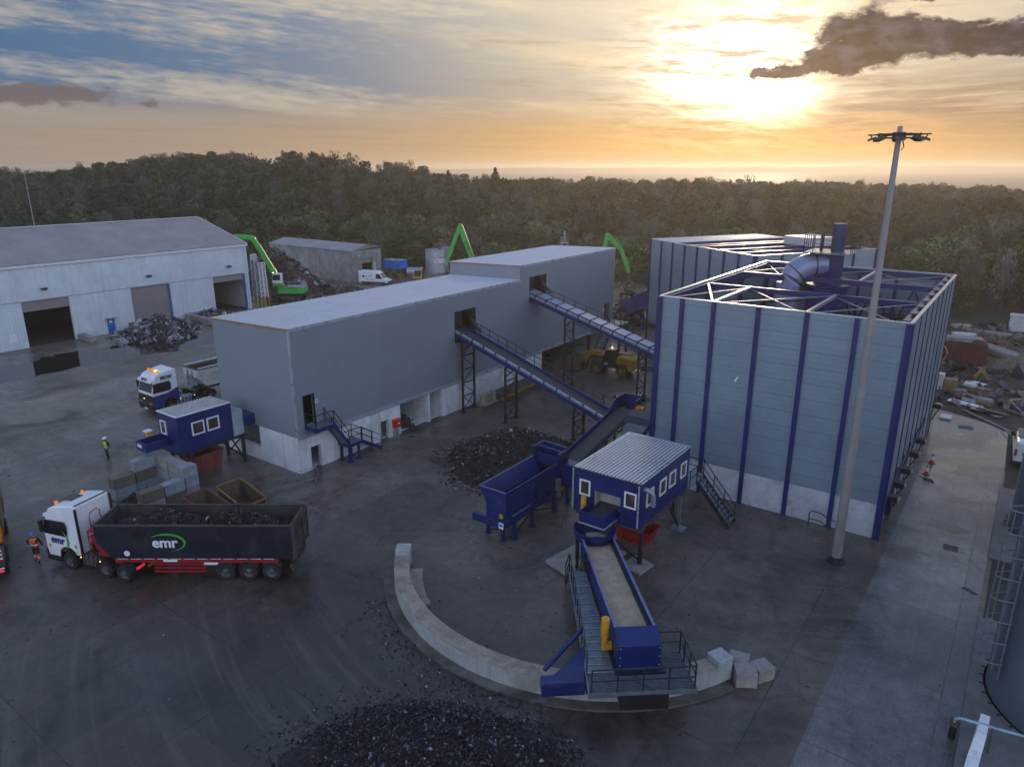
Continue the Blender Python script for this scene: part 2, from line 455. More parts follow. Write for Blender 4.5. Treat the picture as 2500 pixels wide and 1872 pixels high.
def yard_mat(name, base, rough, jx, jy, dark, wet, brush=None, dust=False):  # dust: scrap dust plus the painted lighter side and darker foreground
    m = bpy.data.materials.new(name); m.use_nodes = True; nt = m.node_tree; b = nt.nodes['Principled BSDF']
    tc = nt.nodes.new('ShaderNodeTexCoord'); vec = tc.outputs['Object']; x, y, z = sep(nt, vec)
    n1 = noise(nt, vec, .07, 6, .62, .4); n2 = noise(nt, vec, .55, 6, .65, .3); n3 = noise(nt, vec, 5.0, 5, .7)
    n4 = noise(nt, vec, 1.7, 6, .7, .4); f = n1 * .36 + n2 * .26 + n4 * .24 + n3 * .14
    c = mixc(nt, f.step(.38, .62), tuple(v * .55 for v in base), tuple(v * 1.45 for v in base))
    if dust: c = scalec(nt, c, x.lin(-62, -34, 1.45, .95))     # open side lightened in the colour, for the sky's grazing sheen
    # oily, dirty patches and tyre-swept arcs
    dp = noise(nt, vec, .16, 7, .68, .8)
    c = mixc(nt, dp.step(.50, .66) * dark, c, (.020, .017, .015))
    gr = noise(nt, vec, 9.0, 6, .75); c = scalec(nt, c, gr.lin(.3, .7, .70, 1.30))
    br = noise(nt, vec, .23, 5, .6, .3)
    c = mixc(nt, br.step(.55, .72) * .45, c, (base[0] * 1.25, base[1] * 1.02, base[2] * .86))
    sw = noise(nt, comb(nt, (x * .8 + y * .6) * .06, (y * .8 - x * .6) * .9), 1.0, 5, .6, .5)
    c = mixc(nt, sw.step(.54, .70) * .30, c, tuple(v * 1.7 for v in base))
    if dust:      # scrap dust round the heaps, plus the dim foreground painted into the colour
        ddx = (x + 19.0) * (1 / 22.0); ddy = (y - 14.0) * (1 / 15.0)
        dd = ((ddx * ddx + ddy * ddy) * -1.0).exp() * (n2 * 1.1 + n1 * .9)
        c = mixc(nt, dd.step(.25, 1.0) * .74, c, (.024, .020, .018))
    pv_ = noise(nt, comb(nt, (x * (1 / jx) + .5).floor() * 2.7, (y * (1 / jy) + .5).floor() * 4.1, 5.0), 1.0, 0); c = scalec(nt, c, pv_.lin(.3, .7, .80, 1.20))     # bays poured at different times
    # curved tyre marks swept round the turning area
    for k_, (tx, ty, sc_) in enumerate(((-58, 8, 1.5), (-14, 48, 1.9), (-36, -12, 1.7))):
        qx, qy = x - tx, y - ty; rr_ = (qx * qx + qy * qy).sqrt(); th_ = qy.atan2(qx)
        tn = noise(nt, comb(nt, rr_ * sc_, th_ * 2.2, k_ * 7.7), 1.0, 4, .6, .15); gate = noise(nt, vec, .06, 3, .5, .5)
        c = mixc(nt, tn.step(.50, .74) * gate.step(.44 + .02 * k_, .60) * .45, c, (.040, .034, .030) if k_ != 1 else tuple(v * 1.35 for v in base))
    sp = noise(nt, vec, 2.4, 3, .5)
    c = mixc(nt, sp.step(.68, .72) * n2.step(.42, .6) * .8, c, (.012, .011, .01))
    if brush:
        bq = noise(nt, comb(nt, x * 14, y * .25), 1.0, 3, .6); c = scalec(nt, c, bq.lin(.3, .7, .84, 1.14))
        pan = noise(nt, comb(nt, (x * (1 / jx)).floor() * 2.1, (y * (1 / jy)).floor() * 3.3), 1.0, 0); c = scalec(nt, c, pan.lin(.3, .7, .84, 1.16))
    wob = (n2 - .5) * .10
    jl = (((x + wob) * (1 / jx)).fract() - .5).abs().step(.5 - .035 / jx, .5 - .012 / jx)
    jl2 = (((y + wob) * (1 / jy)).fract() - .5).abs().step(.5 - .035 / jy, .5 - .012 / jy)
    c = mixc(nt, jl.mx(jl2) * n2.step(.32, .55) * .8, c, (.014, .012, .011))
    nt.links.new(c, b.inputs['Base Color'])
    wetn = noise(nt, vec, .12, 6, .62, .6)
    w = wetn.step(.44, .66) * wet
    r = (w * (-1.0) + 1.0) * rough + n3.lin(.3, .7, -.06, .06) + .03
    nt.links.new(r.mx(.07).k, b.inputs['Roughness']); b.inputs['Specular IOR Level'].default_value = .5
    bn = nt.nodes.new('ShaderNodeBump'); bn.inputs['Strength'].default_value = .5; bn.inputs['Distance'].default_value = .03
    nt.links.new((n3 * .6 + n2 * .5).k, bn.inputs['Height']); nt.links.new(bn.outputs[0], b.inputs['Normal'])
    return m
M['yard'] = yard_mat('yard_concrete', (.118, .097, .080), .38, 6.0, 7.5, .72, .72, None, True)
M['road'] = yard_mat('brushed_concrete', (.150, .142, .138), .30, 5.1, 6.2, .5, .85, True)
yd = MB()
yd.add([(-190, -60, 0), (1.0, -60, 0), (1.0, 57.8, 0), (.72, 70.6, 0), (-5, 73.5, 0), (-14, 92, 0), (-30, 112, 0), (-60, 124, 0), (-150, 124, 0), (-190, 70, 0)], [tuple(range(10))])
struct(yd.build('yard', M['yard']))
rd = MB(); rd.add([(-4.12, -58, .006), (.76, -58, .006), (.76, 57.6, .006), (.9, 58, .006), (.7, 70.4, .006), (-4.9, 72.9, .006), (-4.12, 60, .006)], [tuple(range(7))])
struct(rd.build('road', M['road']))
# wet ground: still puddles
M['puddle'] = pm('standing_water', (.020, .018, .017), .035, 0, .3, .3, spec=.5, rvar=.02)
def puddle(pts, rough=.35, z=.011):
    P = []; n = len(pts)
    for i, (a, b) in enumerate(zip(pts, pts[1:] + pts[:1])):
        for k in range(6):
            t = k / 6; j = rough * (random.random() - .5)
            P.append((a[0] + (b[0] - a[0]) * t + j, a[1] + (b[1] - a[1]) * t + j * .7, z))
    m = MB(); m.add(P, [tuple(range(len(P)))]); struct(m.build('puddle', M['puddle']))
puddle([(-83.4, 26), (-83.8, 34), (-83.6, 40.5), (-81.6, 44), (-82.3, 50), (-86, 51.5), (-89.5, 45), (-91, 40), (-92, 35), (-90.4, 31), (-92.5, 27), (-93, 20), (-86, 20)], 1.0)
puddle([(-30.6, 58.6), (-28.6, 58.2), (-27.2, 59.6), (-28.2, 61.2), (-30.4, 60.6)], .5)
puddle([(-33.5, 68.5), (-31, 68.8), (-31.5, 71), (-34, 70.6)], .5)
puddle([(-1.9, 52.2), (-.4, 52.0), (.1, 53.0), (-1.6, 53.3)], .25)
puddle([(-3.0, 47.6), (-.9, 47.1), (-.2, 48.0), (-2.2, 48.6)], .3)
puddle([(-2.2, 57.5), (-.6, 57.2), (-.5, 59.4), (-1.6, 60.2)], .3)
puddle([(-3.4, 66.6), (-2.2, 66.4), (-2.3, 67.3)], .2)
pt = MB(); pt.add([(-27.2, 31.6, .008), (-25.6, 30.9, .008), (-22.9, 28.6, .008), (-22.0, 27.6, .008), (-22.4, 27.5, .008), (-24.2, 29.0, .008), (-26.0, 30.3, .008), (-27.4, 31.0, .008)], [tuple(range(8))]); struct(pt.build('pale_stain', pm('dried_concrete_stain', (.135, .118, .104), .85, 0, .4, 1.5)))
# concrete kerb slabs and slabs by the tanks
kb = MB()
kb.box(.80, 45.0, -.02, 2.6, 56.4, .14); kb.box(.80, 26.6, -.02, 3.2, 38.0, .16)
struct(kb.build('kerb', pm('kerb_concrete', (.17, .16, .155), .75, 0, .15, .8, stain=(.5, .5, (.07, .06, .05)), bump=.006), bevel=.03))
# sea and the far shore
M['sea'] = pm('sea_water', (.10, .10, .11), .62, 0, .1, .01, spec=.25, bump=.5, bs=.05)
sea = MB(); sea.add([SLP(s, l) + Vector((0, 0, -4)) for s, l in ((385, -3900), (385, 3900), (4100, 3900), (4100, -3900))], [(0, 1, 2, 3)])
struct(sea.build('sea', M['sea']))
hl = MB(); NS = 90
def ridge(s0, prof, dep, seed):
    rows = []
    rnd = random.Random(seed)
    ls = [-3700 + 7400 * k / NS for k in range(NS + 1)]
    hs = [max(1.0, .58 * interp(l / s0, prof) * (1 + .10 * math.sin(l * .004 + seed) + .06 * math.sin(l * .011))) for l in ls]
    vs = []
    for row, (ds, k) in enumerate(((0, 0), (dep * .3, .7), (dep * .6, 1.0), (dep, 0))):
        vs += [SLP(s0 + ds, l) + Vector((0, 0, -6 + h * k + (0 if k < .1 else rnd.uniform(-1, 1) * 1.2))) for l, h in zip(ls, hs)]
    fs = [(r * (NS + 1) + i, r * (NS + 1) + i + 1, (r + 1) * (NS + 1) + i + 1, (r + 1) * (NS + 1) + i) for r in range(3) for i in range(NS)]
    hl.add(vs, fs)
ridge(3600, [(-.9, 1), (-.16, 5), (-.05, 32), (.08, 35), (.13, 38), (.26, 41), (.34, 50), (.40, 32), (.5, 6), (.9, 3)], 300, 1)
ridge(3850, [(-.9, 8), (-.1, 28), (.1, 34), (.3, 36), (.42, 46), (.5, 52), (.62, 50), (.74, 42), (.9, 28)], 200, 5)
struct(hl.build('hills', pm('far_hills', (.05, .055, .05), .95, 0, .2, .004), smooth=True))

# ------------------------------------------------------------------ the wood
def foliage(name, col, v=.35):
    m = bpy.data.materials.new(name); m.use_nodes = True; nt = m.node_tree; b = nt.nodes['Principled BSDF']
    ge = nt.nodes.new('ShaderNodeNewGeometry'); oi = nt.nodes.new('ShaderNodeObjectInfo'); rnd = S(nt, oi.outputs['Random'])
    isl = S(nt, ge.outputs['Random Per Island'])
    big = noise(nt, ge.outputs['Position'], .07, 3, .6)
    c = mixc(nt, big.step(.3, .7), tuple(x * (1 - v) for x in col), tuple(x * (1 + v) for x in col))
    cl_ = noise(nt, ge.outputs['Position'], .19, 2, .5); c = scalec(nt, c, cl_.lin(.32, .68, .48, 1.62)); c = scalec(nt, c, isl.lin(0, 1, .70, 1.32)); c = scalec(nt, c, rnd.lin(0, 1, .62, 1.5))
    nt.links.new(c, b.inputs['Base Color']); b.inputs['Roughness'].default_value = .8; b.inputs['Specular IOR Level'].default_value = .2
    return m
F = [foliage('olive_foliage', (.060, .082, .038), .25), foliage('brown_autumn_foliage', (.088, .078, .054), .25), foliage('grey_bare_twigs', (.120, .112, .100), .2), foliage('dark_pine_needles', (.036, .048, .034)), foliage('yellow_green_foliage', (.075, .105, .026))]
BARK = pm('bark', (.07, .06, .05), .9, 0, .3, 3)
def crown_arrays(kind, seed, dens=1.0):
    """leaf-clump quads filling an uneven crown of unit-ish tree 8 m tall"""
    r = np.random.RandomState(seed); blobs = []
    if kind == 'broad':
        for k in range(16):
            a = r.uniform(0, 6.28); d = r.uniform(0, 2.5); z = r.uniform(2.0, 7.2); blobs.append((math.cos(a) * d * (1.15 - z / 13), math.sin(a) * d * (1.15 - z / 13), z, r.uniform(.8, 1.5), r.uniform(.7, 1.2)))
        n, sz = 1500, (.15, .34)
    elif kind == 'bare':
        for k in range(14):
            a = r.uniform(0, 6.28); d = r.uniform(0, 1.9); z = r.uniform(2.4, 8.4); blobs.append((math.cos(a) * d * (1.2 - z / 14), math.sin(a) * d * (1.2 - z / 14), z, r.uniform(.7, 1.2), r.uniform(1.0, 1.7)))
        n, sz = 1300, (.08, .42)
    elif kind == 'pine':
        for k in range(15):
            z = 1.2 + k * .56; w = max(.25, (9.8 - z) * .26) * r.uniform(.75, 1.2); a = r.uniform(0, 6.28)
            blobs.append((math.cos(a) * w * .45, math.sin(a) * w * .45, z, w, .35))
            blobs.append((-math.cos(a) * w * .5, -math.sin(a) * w * .5, z + .2, w * .8, .3))
        n, sz = 1300, (.13, .32)
    else:
        for k in range(10):
            a = r.uniform(0, 6.28); d = r.uniform(0, 2.0); blobs.append((math.cos(a) * d, math.sin(a) * d, r.uniform(.5, 2.6), r.uniform(.7, 1.2), r.uniform(.6, 1.0)))
        n, sz = 900, (.13, .30)
    n = int(n * dens); sc = dens ** -.42
    b = np.array(blobs); idx = r.randint(0, len(b), n); u = r.normal(size=(n, 3)); u /= np.linalg.norm(u, axis=1)[:, None]
    rad = r.uniform(.55, 1.12, n) ** .6
    c = b[idx, :3] + u * rad[:, None] * b[idx][:, [3, 3, 4]]
    a = r.normal(size=(n, 3)); a /= np.linalg.norm(a, axis=1)[:, None]
    if kind == 'bare': a[:, 2] = np.abs(a[:, 2]) + 1.1; a /= np.linalg.norm(a, axis=1)[:, None]
    w = np.cross(a, r.normal(size=(n, 3))); w /= np.linalg.norm(w, axis=1)[:, None]
    sa = r.uniform(*sz, n)[:, None] * sc; sb = sa * (r.uniform(.12, .3, n)[:, None] if kind == 'bare' else r.uniform(.55, 1, n)[:, None])
    v = np.stack([c - a * sa - w * sb * .4, c + w * sb * -1, c + a * sa + w * sb * .3, c + w * sb], 1).reshape(-1, 3)
    v[:, 2] = np.maximum(v[:, 2], .05)
    return v, np.arange(4 * n).reshape(-1, 4)
def leaf_mesh(name, v, f, mats, mi=None):
    me = bpy.data.meshes.new(name); me.vertices.add(len(v)); me.vertices.foreach_set('co', v.astype(np.float32).ravel())
    me.loops.add(f.size); me.loops.foreach_set('vertex_index', f.astype(np.int32).ravel())
    me.polygons.add(len(f)); me.polygons.foreach_set('loop_start', np.arange(0, f.size, 4, dtype=np.int32)); me.polygons.foreach_set('loop_total', np.full(len(f), 4, dtype=np.int32))
    for m in mats: me.materials.append(m)
    if mi is not None: me.polygons.foreach_set('material_index', mi.astype(np.int32))
    me.update(); me.validate(); return me
def trunk_mesh(kind, seed):
    r = random.Random(seed); m = MB(); H = {'broad': 6.2, 'bare': 7.5, 'pine': 9.4, 'bush': 1.6}[kind]
    base = .17 if kind != 'bush' else .06
    pts = [Vector((r.uniform(-.15, .15) * k, r.uniform(-.15, .15) * k, -.4 + (H + .4) * k / 5)) for k in range(6)]
    m.sweep(pts, [base * (1 - .16 * k) for k in range(6)], 6)
    for k in range(7 if kind != 'bush' else 4):
        t = r.uniform(.3, .95); p = pts[0].lerp(pts[-1], t); a = r.uniform(0, 6.28); l = (1 - t * .6) * r.uniform(1.0, 2.4) * (.5 if kind == 'bush' else 1)
        q = p + Vector((math.cos(a) * l, math.sin(a) * l, l * (.8 if kind != 'pine' else .15)))
        m.sweep([p, p.lerp(q, .5) + Vector((0, 0, .1)), q], [base * .45, base * .3, .02], 5)
    o = m.build('trunk', BARK); me = o.data; bpy.data.objects.remove(o); return me
KINDS = {'broad': ('broadleaf_tree', 0, 'olive green broadleaf tree crowded in the wood behind the yard', 'broadleaf trees in the wood'),
         'autumn': ('broadleaf_tree', 1, 'brown autumn tree crowded in the wood behind the yard', 'brown trees in the wood'),
         'bare': ('bare_tree', 2, 'pale grey leafless tree among the darker crowns of the wood', 'bare grey trees in the wood'),
         'pine': ('pine_tree', 3, 'dark pine standing among the broadleaf crowns of the wood', 'pines in the wood'),
         'bush': ('bush', 4, 'yellow green bush along the foot of the wood behind the yard', 'bushes at the foot of the wood')}
shape = lambda k: 'broad' if k == 'autumn' else k
PROTO = {}
for k, (nm, mi, lab, grp) in KINDS.items():
    PROTO[k] = []
    for sd_ in range(3):
        v, f = crown_arrays(shape(k), 11 * sd_ + 5 + mi)
        PROTO[k].append((leaf_mesh('crown', v, f, [F[mi]]), trunk_mesh(shape(k), sd_ * 3 + mi)))
def plant_tree(k, p, h, rz, label=None, group=None, cat=None, var=0, wide=1.0):
    nm, mi, lab, grp = KINDS[k]; H = {'broad': 8.2, 'bare': 9.2, 'pine': 10.0, 'bush': 3.3}[shape(k)]
    t = thing(nm, label or lab, cat or ('bush' if k == 'bush' else 'tree'), p, rz, grp if not label else group)
    sc = h / H; t.scale = (sc * wide, sc * wide, sc)
    cr, tr = PROTO[k][var]
    for n_, me in (('crown', cr), ('trunk', tr)):
        o = bpy.data.objects.new(n_, me); COL.objects.link(o); o.parent = t
    return t
rt = random.Random(21); pts = []
q = -1.0
s = 0
for i in range(60):
    for j in range(-52, 53):
        q = j / 52 * .86 + rt.uniform(-.008, .008)
        s = foot(q) + 4 + i * 4.6 + rt.uniform(-2, 2)
        step = max(1, int(round(5.0 / (s * .0165))))
        if j % step: continue
        if s > 312: continue
        l = q * s
        p = SLP(s, l)
        if p.x > -136 and p.x < -94 and p.y < 113: continue          # keep the old shed and its yard clear
        if -126 < p.x < -98 and p.y < 70: continue
        if p.x > -12 and p.y < 122: continue
        if p.x > -60 and p.y < 126 and p.x < -10: continue
        pts.append((s - foot(q), s, q, p))
# the crest of the hill at the left is open grass
def open_top(s, q): return s > 245 and -.36 < q < -.17 and rt.random() < .80
pts = [x for x in pts if not open_top(x[1], x[2])]
pts.sort(key=lambda x: x[0])
def pick(d, q):
    u = rt.random()
    if d < 12: return 'bush' if u < .45 else ('broad' if u < .75 else 'autumn')
    if -.13 < q < .0 and d > 75 and u < .18: return 'pine'
    if u < .44: return 'broad'
    if u < .62: return 'autumn'
    if u < .84: return 'bare'
    if u < .865: return 'pine'
    return 'broad'
NIND = 250; rest_v = []; rest_f = []; rest_m = []; off = 0
LOW = {k: [crown_arrays(shape(k), 77 + 5 * a, .42) for a in range(4)] for k in KINDS}
for n_, (d, s, q, p) in enumerate(pts):
    k = pick(d, q); H = {'broad': 8.2, 'bare': 9.2, 'pine': 10.0, 'bush': 3.3}[shape(k)]
    h = {'broad': rt.uniform(5, 10.5), 'autumn': rt.uniform(5, 9.5), 'bare': rt.uniform(6, 11), 'pine': rt.uniform(7, 9.5), 'bush': rt.uniform(2.6, 4.6)}[k]
    if d > 95: h *= .82
    z = height(s, q * s) - .1; rz = rt.uniform(0, 6.28); pos = Vector((p.x, p.y, z))
    if n_ < NIND: plant_tree(k, pos, h, rz, var=rt.randrange(3), wide=rt.uniform(.95, 1.3))
    else:
        v, f = LOW[k][rt.randrange(4)]; sc = h / H; c_, s_ = math.cos(rz), math.sin(rz)
        w = v * np.array([sc * 1.2, sc * 1.2, sc]); w = np.stack([w[:, 0] * c_ - w[:, 1] * s_, w[:, 0] * s_ + w[:, 1] * c_, w[:, 2]], 1) + np.array(pos)
        rest_v.append(w); rest_f.append(f + off); rest_m.append(np.full(len(f), KINDS[k][1])); off += len(w)
me = leaf_mesh('wood', np.concatenate(rest_v), np.concatenate(rest_f), F, np.concatenate(rest_m))
wood = bpy.data.objects.new('wood', me); COL.objects.link(wood); wood['kind'] = 'stuff'
wood['label'] = 'dense mixed wood covering the slope behind the yard'; wood['category'] = 'wood'
# trees one can pick out on the skyline
def at_px(x, s):  # a bearing in the view and a distance along it
    l = (x - 1106) / 1609 * s; return s, l
def skyline(k, x, s, h, label, cat='tree', dz=0, var=0, wide=1.0):
    s, l = at_px(x, s); p = SLP(s, l); p.z = height(s, l) - .1 + dz; plant_tree(k, p, h, x * .1, label, cat=cat, var=var, wide=wide)
skyline('broad', 456, 262, 8.0, 'big round bush rising from the top of the grassy hill', 'bush', wide=1.3)
skyline('bare', 172, 258, 9.5, 'lone thin tree poking above the wood at the far left skyline', var=1)
skyline('broad', 560, 268, 5.0, 'low dark thicket on the hilltop right of the big round bush', 'bush', var=1, wide=1.7)
skyline('autumn', 655, 268, 4.2, 'wide brown thicket along the hilltop', 'bush', var=2, wide=2.0)
skyline('broad', 768, 262, 4.4, 'small lone bush on the hill shoulder where the slope falls', 'bush', wide=1.2)
skyline('pine', 968, 232, 12.5, 'tallest dark pine on the skyline left of centre', var=0)
skyline('pine', 1070, 240, 12.5, 'bushy topped pine just left of the middle of the skyline', var=1, wide=1.2)
skyline('bare', 52, 255, 7.0, 'ragged little tree at the far left edge of the wood', var=2)
skyline('broad', 1915, 205, 10, 'broad dark tree just left of the floodlight mast on the skyline', var=2, wide=1.2)
# rough grass on the open hilltop
gv, gf = [], []; r_ = np.random.RandomState(3); N_ = 5200
qs = r_.uniform(-.40, -.13, N_); sd2 = r_.uniform(232, 300, N_); cx = []
for a_, b_ in zip(qs, sd2):
    p = SLP(b_, a_ * b_); cx.append((p.x, p.y, height(b_, a_ * b_) - .05))
cx = np.array(cx); an = r_.uniform(0, 6.28, N_); hh = r_.uniform(.25, .8, N_); ww = r_.uniform(.15, .5, N_)
dxy = np.stack([np.cos(an) * ww, np.sin(an) * ww, np.zeros(N_)], 1); up = np.stack([r_.uniform(-.2, .2, N_), r_.uniform(-.2, .2, N_), hh], 1)
v = np.stack([cx - dxy, cx + dxy, cx + dxy * .6 + up, cx - dxy * .6 + up], 1).reshape(-1, 3)
me = leaf_mesh('grass', v, np.arange(4 * N_).reshape(-1, 4), [foliage('dry_grass', (.085, .080, .038))])
go = bpy.data.objects.new('grass', me); COL.objects.link(go); go['kind'] = 'stuff'; go['label'] = 'rough dry grass on the open hilltop'; go['category'] = 'grass'
# rough grass and weeds on the strip at the right
N_ = 5000; px = r_.uniform(-4, 34, N_); py = r_.uniform(80, 122, N_)
ok = ((px > 1.2) | (py > 96)) & (r_.uniform(0, 1, N_) < .55 + .45 * np.sin(px * .7 + py * .35)); px, py = px[ok], py[ok]; N_ = len(px)
cx = np.stack([px, py, np.full(N_, -.05)], 1); an = r_.uniform(0, 6.28, N_); hh = r_.uniform(.15, .6, N_); ww = r_.uniform(.1, .4, N_)
dxy = np.stack([np.cos(an) * ww, np.sin(an) * ww, np.zeros(N_)], 1); up = np.stack([r_.uniform(-.2, .2, N_), r_.uniform(-.2, .2, N_), hh], 1)
v = np.stack([cx - dxy, cx + dxy, cx + dxy * .6 + up, cx - dxy * .6 + up], 1).reshape(-1, 3)
me = leaf_mesh('weeds', v, np.arange(4 * N_).reshape(-1, 4), [foliage('brown_weeds', (.075, .062, .036), .4)])
go = bpy.data.objects.new('weeds', me); COL.objects.link(go); go['kind'] = 'stuff'; go['label'] = 'brown weeds and rough grass on the waste strip beyond the road'; go['category'] = 'weeds'

# ------------------------------------------------------------------ haze lit by the low sun
hz = MB(); hz.box(-6500, -4500, -11, 6500, 7000, 37)
ho = hz.build('haze', None) if False else None
me = bpy.data.meshes.new('haze'); me.from_pydata([tuple(v) for v in hz.v], [], hz.f)
hm = bpy.data.materials.new('thin_haze'); hm.use_nodes = True; nt = hm.node_tree; nt.nodes.clear()
o_ = nt.nodes.new('ShaderNodeOutputMaterial'); pv = nt.nodes.new('ShaderNodeVolumePrincipled')
pv.inputs['Color'].default_value = (.96, .83, .66, 1); pv.inputs['Density'].default_value = .00046; pv.inputs['Anisotropy'].default_value = .62
nt.links.new(pv.outputs[0], o_.inputs['Volume']); me.materials.append(hm)
ho = bpy.data.objects.new('haze', me); COL.objects.link(ho); ho['kind'] = 'stuff'; ho['label'] = 'thin morning haze over the yard and the wood'; ho['category'] = 'haze'

# ================================================================== BUILDINGS
def wall_holes(mb, ax, c, t, u0, u1, z0, z1, holes, mi=0):
    """wall slab on the plane ax=c of thickness t (towards -ax) with rectangular holes (u0,u1,z0,z1)"""
    us = sorted({u0, u1, *[h[0] for h in holes], *[h[1] for h in holes]}); zs = sorted({z0, z1, *[h[2] for h in holes], *[h[3] for h in holes]})
    us = [u for u in us if u0 <= u <= u1]; zs = [z for z in zs if z0 <= z <= z1]
    inside = lambda u, z: any(h[0] < u < h[1] and h[2] < z < h[3] for h in holes)
    for a, b in zip(us, us[1:]):
        run = None
        for k, (p, q) in enumerate(list(zip(zs, zs[1:])) + [(None, None)]):
            solid = p is not None and not inside((a + b) / 2, (p + q) / 2)
            if solid and run is None: run = p
            if not solid and run is not None:
                e = p if p is not None else z1
                if ax == 'x': mb.box(c - t, a, run, c, b, e, mi)
                else: mb.box(a, c, run, b, c + t, e, mi)
                run = None
def rail(mb, pts, h=1.05, r=.024, gap=1.2, mid=True, mi=0):
    """handrail along a walked line: posts, top rail, middle rail"""
    P = [Vector(p) for p in pts]; up = Vector((0, 0, h))
    for a, b in zip(P, P[1:]):
        n = max(1, int(round((b - a).length / gap)))
        for k in range(n + 1):
            p = a.lerp(b, k / n); mb.bar(p, p + up, 2 * r, mi=mi)
        mb.bar(a + up, b + up, 2 * r, mi=mi)
        if mid: mb.bar(a + up * .52, b + up * .52, 1.6 * r, mi=mi)
def flight(mb, lo, hi, wdir, width, n, mi=0, tread_mi=1):
    """open stair flight: two stringers and n treads"""
    lo, hi = Vector(lo), Vector(hi); w = Vector(wdir).normalized() * width
    for o in (Vector((0, 0, 0)), w): mb.bar(lo + o, hi + o, .06, .24, mi=mi)
    d = Vector((hi.x - lo.x, hi.y - lo.y, 0)).normalized() * .13
    for k in range(1, n + 1):
        c = lo.lerp(hi, k / (n + 1)) + Vector((0, 0, .06))
        mb.add([c - d, c + d, c + d + w, c - d + w, c - d - Vector((0, 0, .04)), c + d - Vector((0, 0, .04)), c + d + w - Vector((0, 0, .04)), c - d + w - Vector((0, 0, .04))],
               [(0, 1, 2, 3), (7, 6, 5, 4), (0, 4, 5, 1), (1, 5, 6, 2), (2, 6, 7, 3), (3, 7, 4, 0)], tread_mi)

# ---------------------------------------------------------------- long grey process building
PX, PY0, PY1, PY2 = -40.28, 29.43, 56.9, 76.3; WX = -49.36
B = thing('process_building', 'long grey metal clad building on a pale concrete base with a raised far end', 'building', (-45, 53, 0), world=True)
cl = MB()
holes = [(58.45, 61.35, 8.2, 10.72), (46.9, 49.7, 6.3, 9.05), (30.2, 31.1, 3.5, 5.68), (74.15, 75.1, 3.6, 5.65)]
zc = 2.76
wall_holes(cl, 'x', PX, .25, PY0, PY1, zc, 10.62, holes)
wall_holes(cl, 'x', PX, .25, PY1, PY2, zc, 12.0, holes)
cl.prism([(WX, zc), (PX - .25, zc), (PX - .25, 10.62), (WX, 10.36)], 'y', PY0, PY0 + .25)
cl.box(WX, PY0 + .25, zc, WX + .25, PY2, 10.3)
cl.box(WX + .25, PY2 - .25, zc, PX - .25, PY2, 11.7)
cl.prism([(WX, 10.3), (PX - .25, 10.58), (PX - .25, 12.0), (WX, 11.75)], 'y', PY1 + .002, PY1 + .25)
cl.box(WX, PY1 + .25, 10.3, WX + .25, PY2, 11.7)
cl.build('cladding', M['clad'], B)
tr = MB()
tr.box(PX - .004, PY0 - .01, zc - .16, PX + .10, 60.8, zc + .04); tr.box(PX - .004, 60.8, zc - .06, PX + .10, PY2, zc + .14)
tr.box(PX - .1, PY0 - .03, zc + .04, PX + .03, PY0 + .12, 10.6)
tr.box(PX - .02, PY0, 10.50, PX + .05, PY1, 10.72); tr.box(PX - .02, PY1, 11.88, PX + .05, PY2, 12.1)
tr.build('trim', M['clad_trim'], B)
tm = MB(); tm.prism([(WX, 10.28), (PX, 10.56), (PX, 10.72), (WX, 10.44)], 'y', PY0 - .06, PY0 + .03); tm.build('eave_batten', M['timber'], B); tm = MB(); tm.prism([(WX, 11.68), (PX, 11.95), (PX, 12.08), (WX, 11.81)], 'y', PY1 - .06, PY1 - .004); tm.box(PX - .02, PY1 - .06, 10.75, PX + .03, PY1 - .004, 11.9)
tm.build('eave_batten', M['timber'], B)
def sheet_roof(name, y0, y1, zl, zr, parent):
    r = MB(); r.prism([(WX - .05, zl), (PX + .02, zr), (PX + .02, zr + .06), (WX - .05, zl + .06)], 'y', y0, y1)
    n = int((y1 - y0) / .62)
    for k in range(n + 1):
        y = y0 + .05 + k * (y1 - y0 - .1) / n
        r.add([(WX - .05, y - .05, zl + .055), (PX + .02, y - .05, zr + .055), (PX + .02, y + .05, zr + .055), (WX - .05, y + .05, zl + .055), (WX - .05, y - .025, zl + .09), (PX + .02, y - .025, zr + .09), (PX + .02, y + .025, zr + .09), (WX - .05, y + .025, zl + .09)],
              [(4, 5, 6, 7), (0, 1, 5, 4), (2, 3, 7, 6), (1, 2, 6, 5), (3, 0, 4, 7)])
    r.build(name, M['roof'], parent)
sheet_roof('roof', PY0 - .04, PY1 - .07, 10.40, 10.68, B); sheet_roof('roof', PY1 - .02, PY2 + .05, 11.78, 12.06, B)
ba = MB()
bh = [(30.5, 31.42, 0, 1.75), (37.44, 38.36, 0, 1.65), (39.7, 43.08, -.1, 2.62), (43.32, 44.95, -.1, 2.62), (60.8, 75.8, -.1, 2.7)]
wall_holes(ba, 'x', PX, .35, PY0, PY2, 0, zc - .005, bh)
ba.box(WX, PY0 + .002, 0, -44.8, PY0 + .35, 1.02); ba.box(-44.8, PY0 + .001, 0, PX - .35, PY0 + .35, zc - .005)
ba.box(WX, PY0 + .35, 0, WX + .3, PY2, zc - .005); ba.box(WX + .3, PY2 - .3, 0, PX - .35, PY2, zc - .005)
for y in (39.5, 43.08, 44.95, 60.5): ba.box(WX + .3, y, 0, PX - .35, y + .24, zc - .005)
ba.box(WX + .3, PY0 + .35, -.02, PX - .35, PY2 - .3, .01)
ba.build('concrete_base', M['concrete'], B)
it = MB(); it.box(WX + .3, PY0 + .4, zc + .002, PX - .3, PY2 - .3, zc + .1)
it.box(-45.2, 46, 4.2, -45.0, 51, 10.2); it.box(-45.2, 57.4, 4.2, -45.0, 63, 11.6); it.box(-43.5, 29.7, 3.0, -43.3, 34, 10)
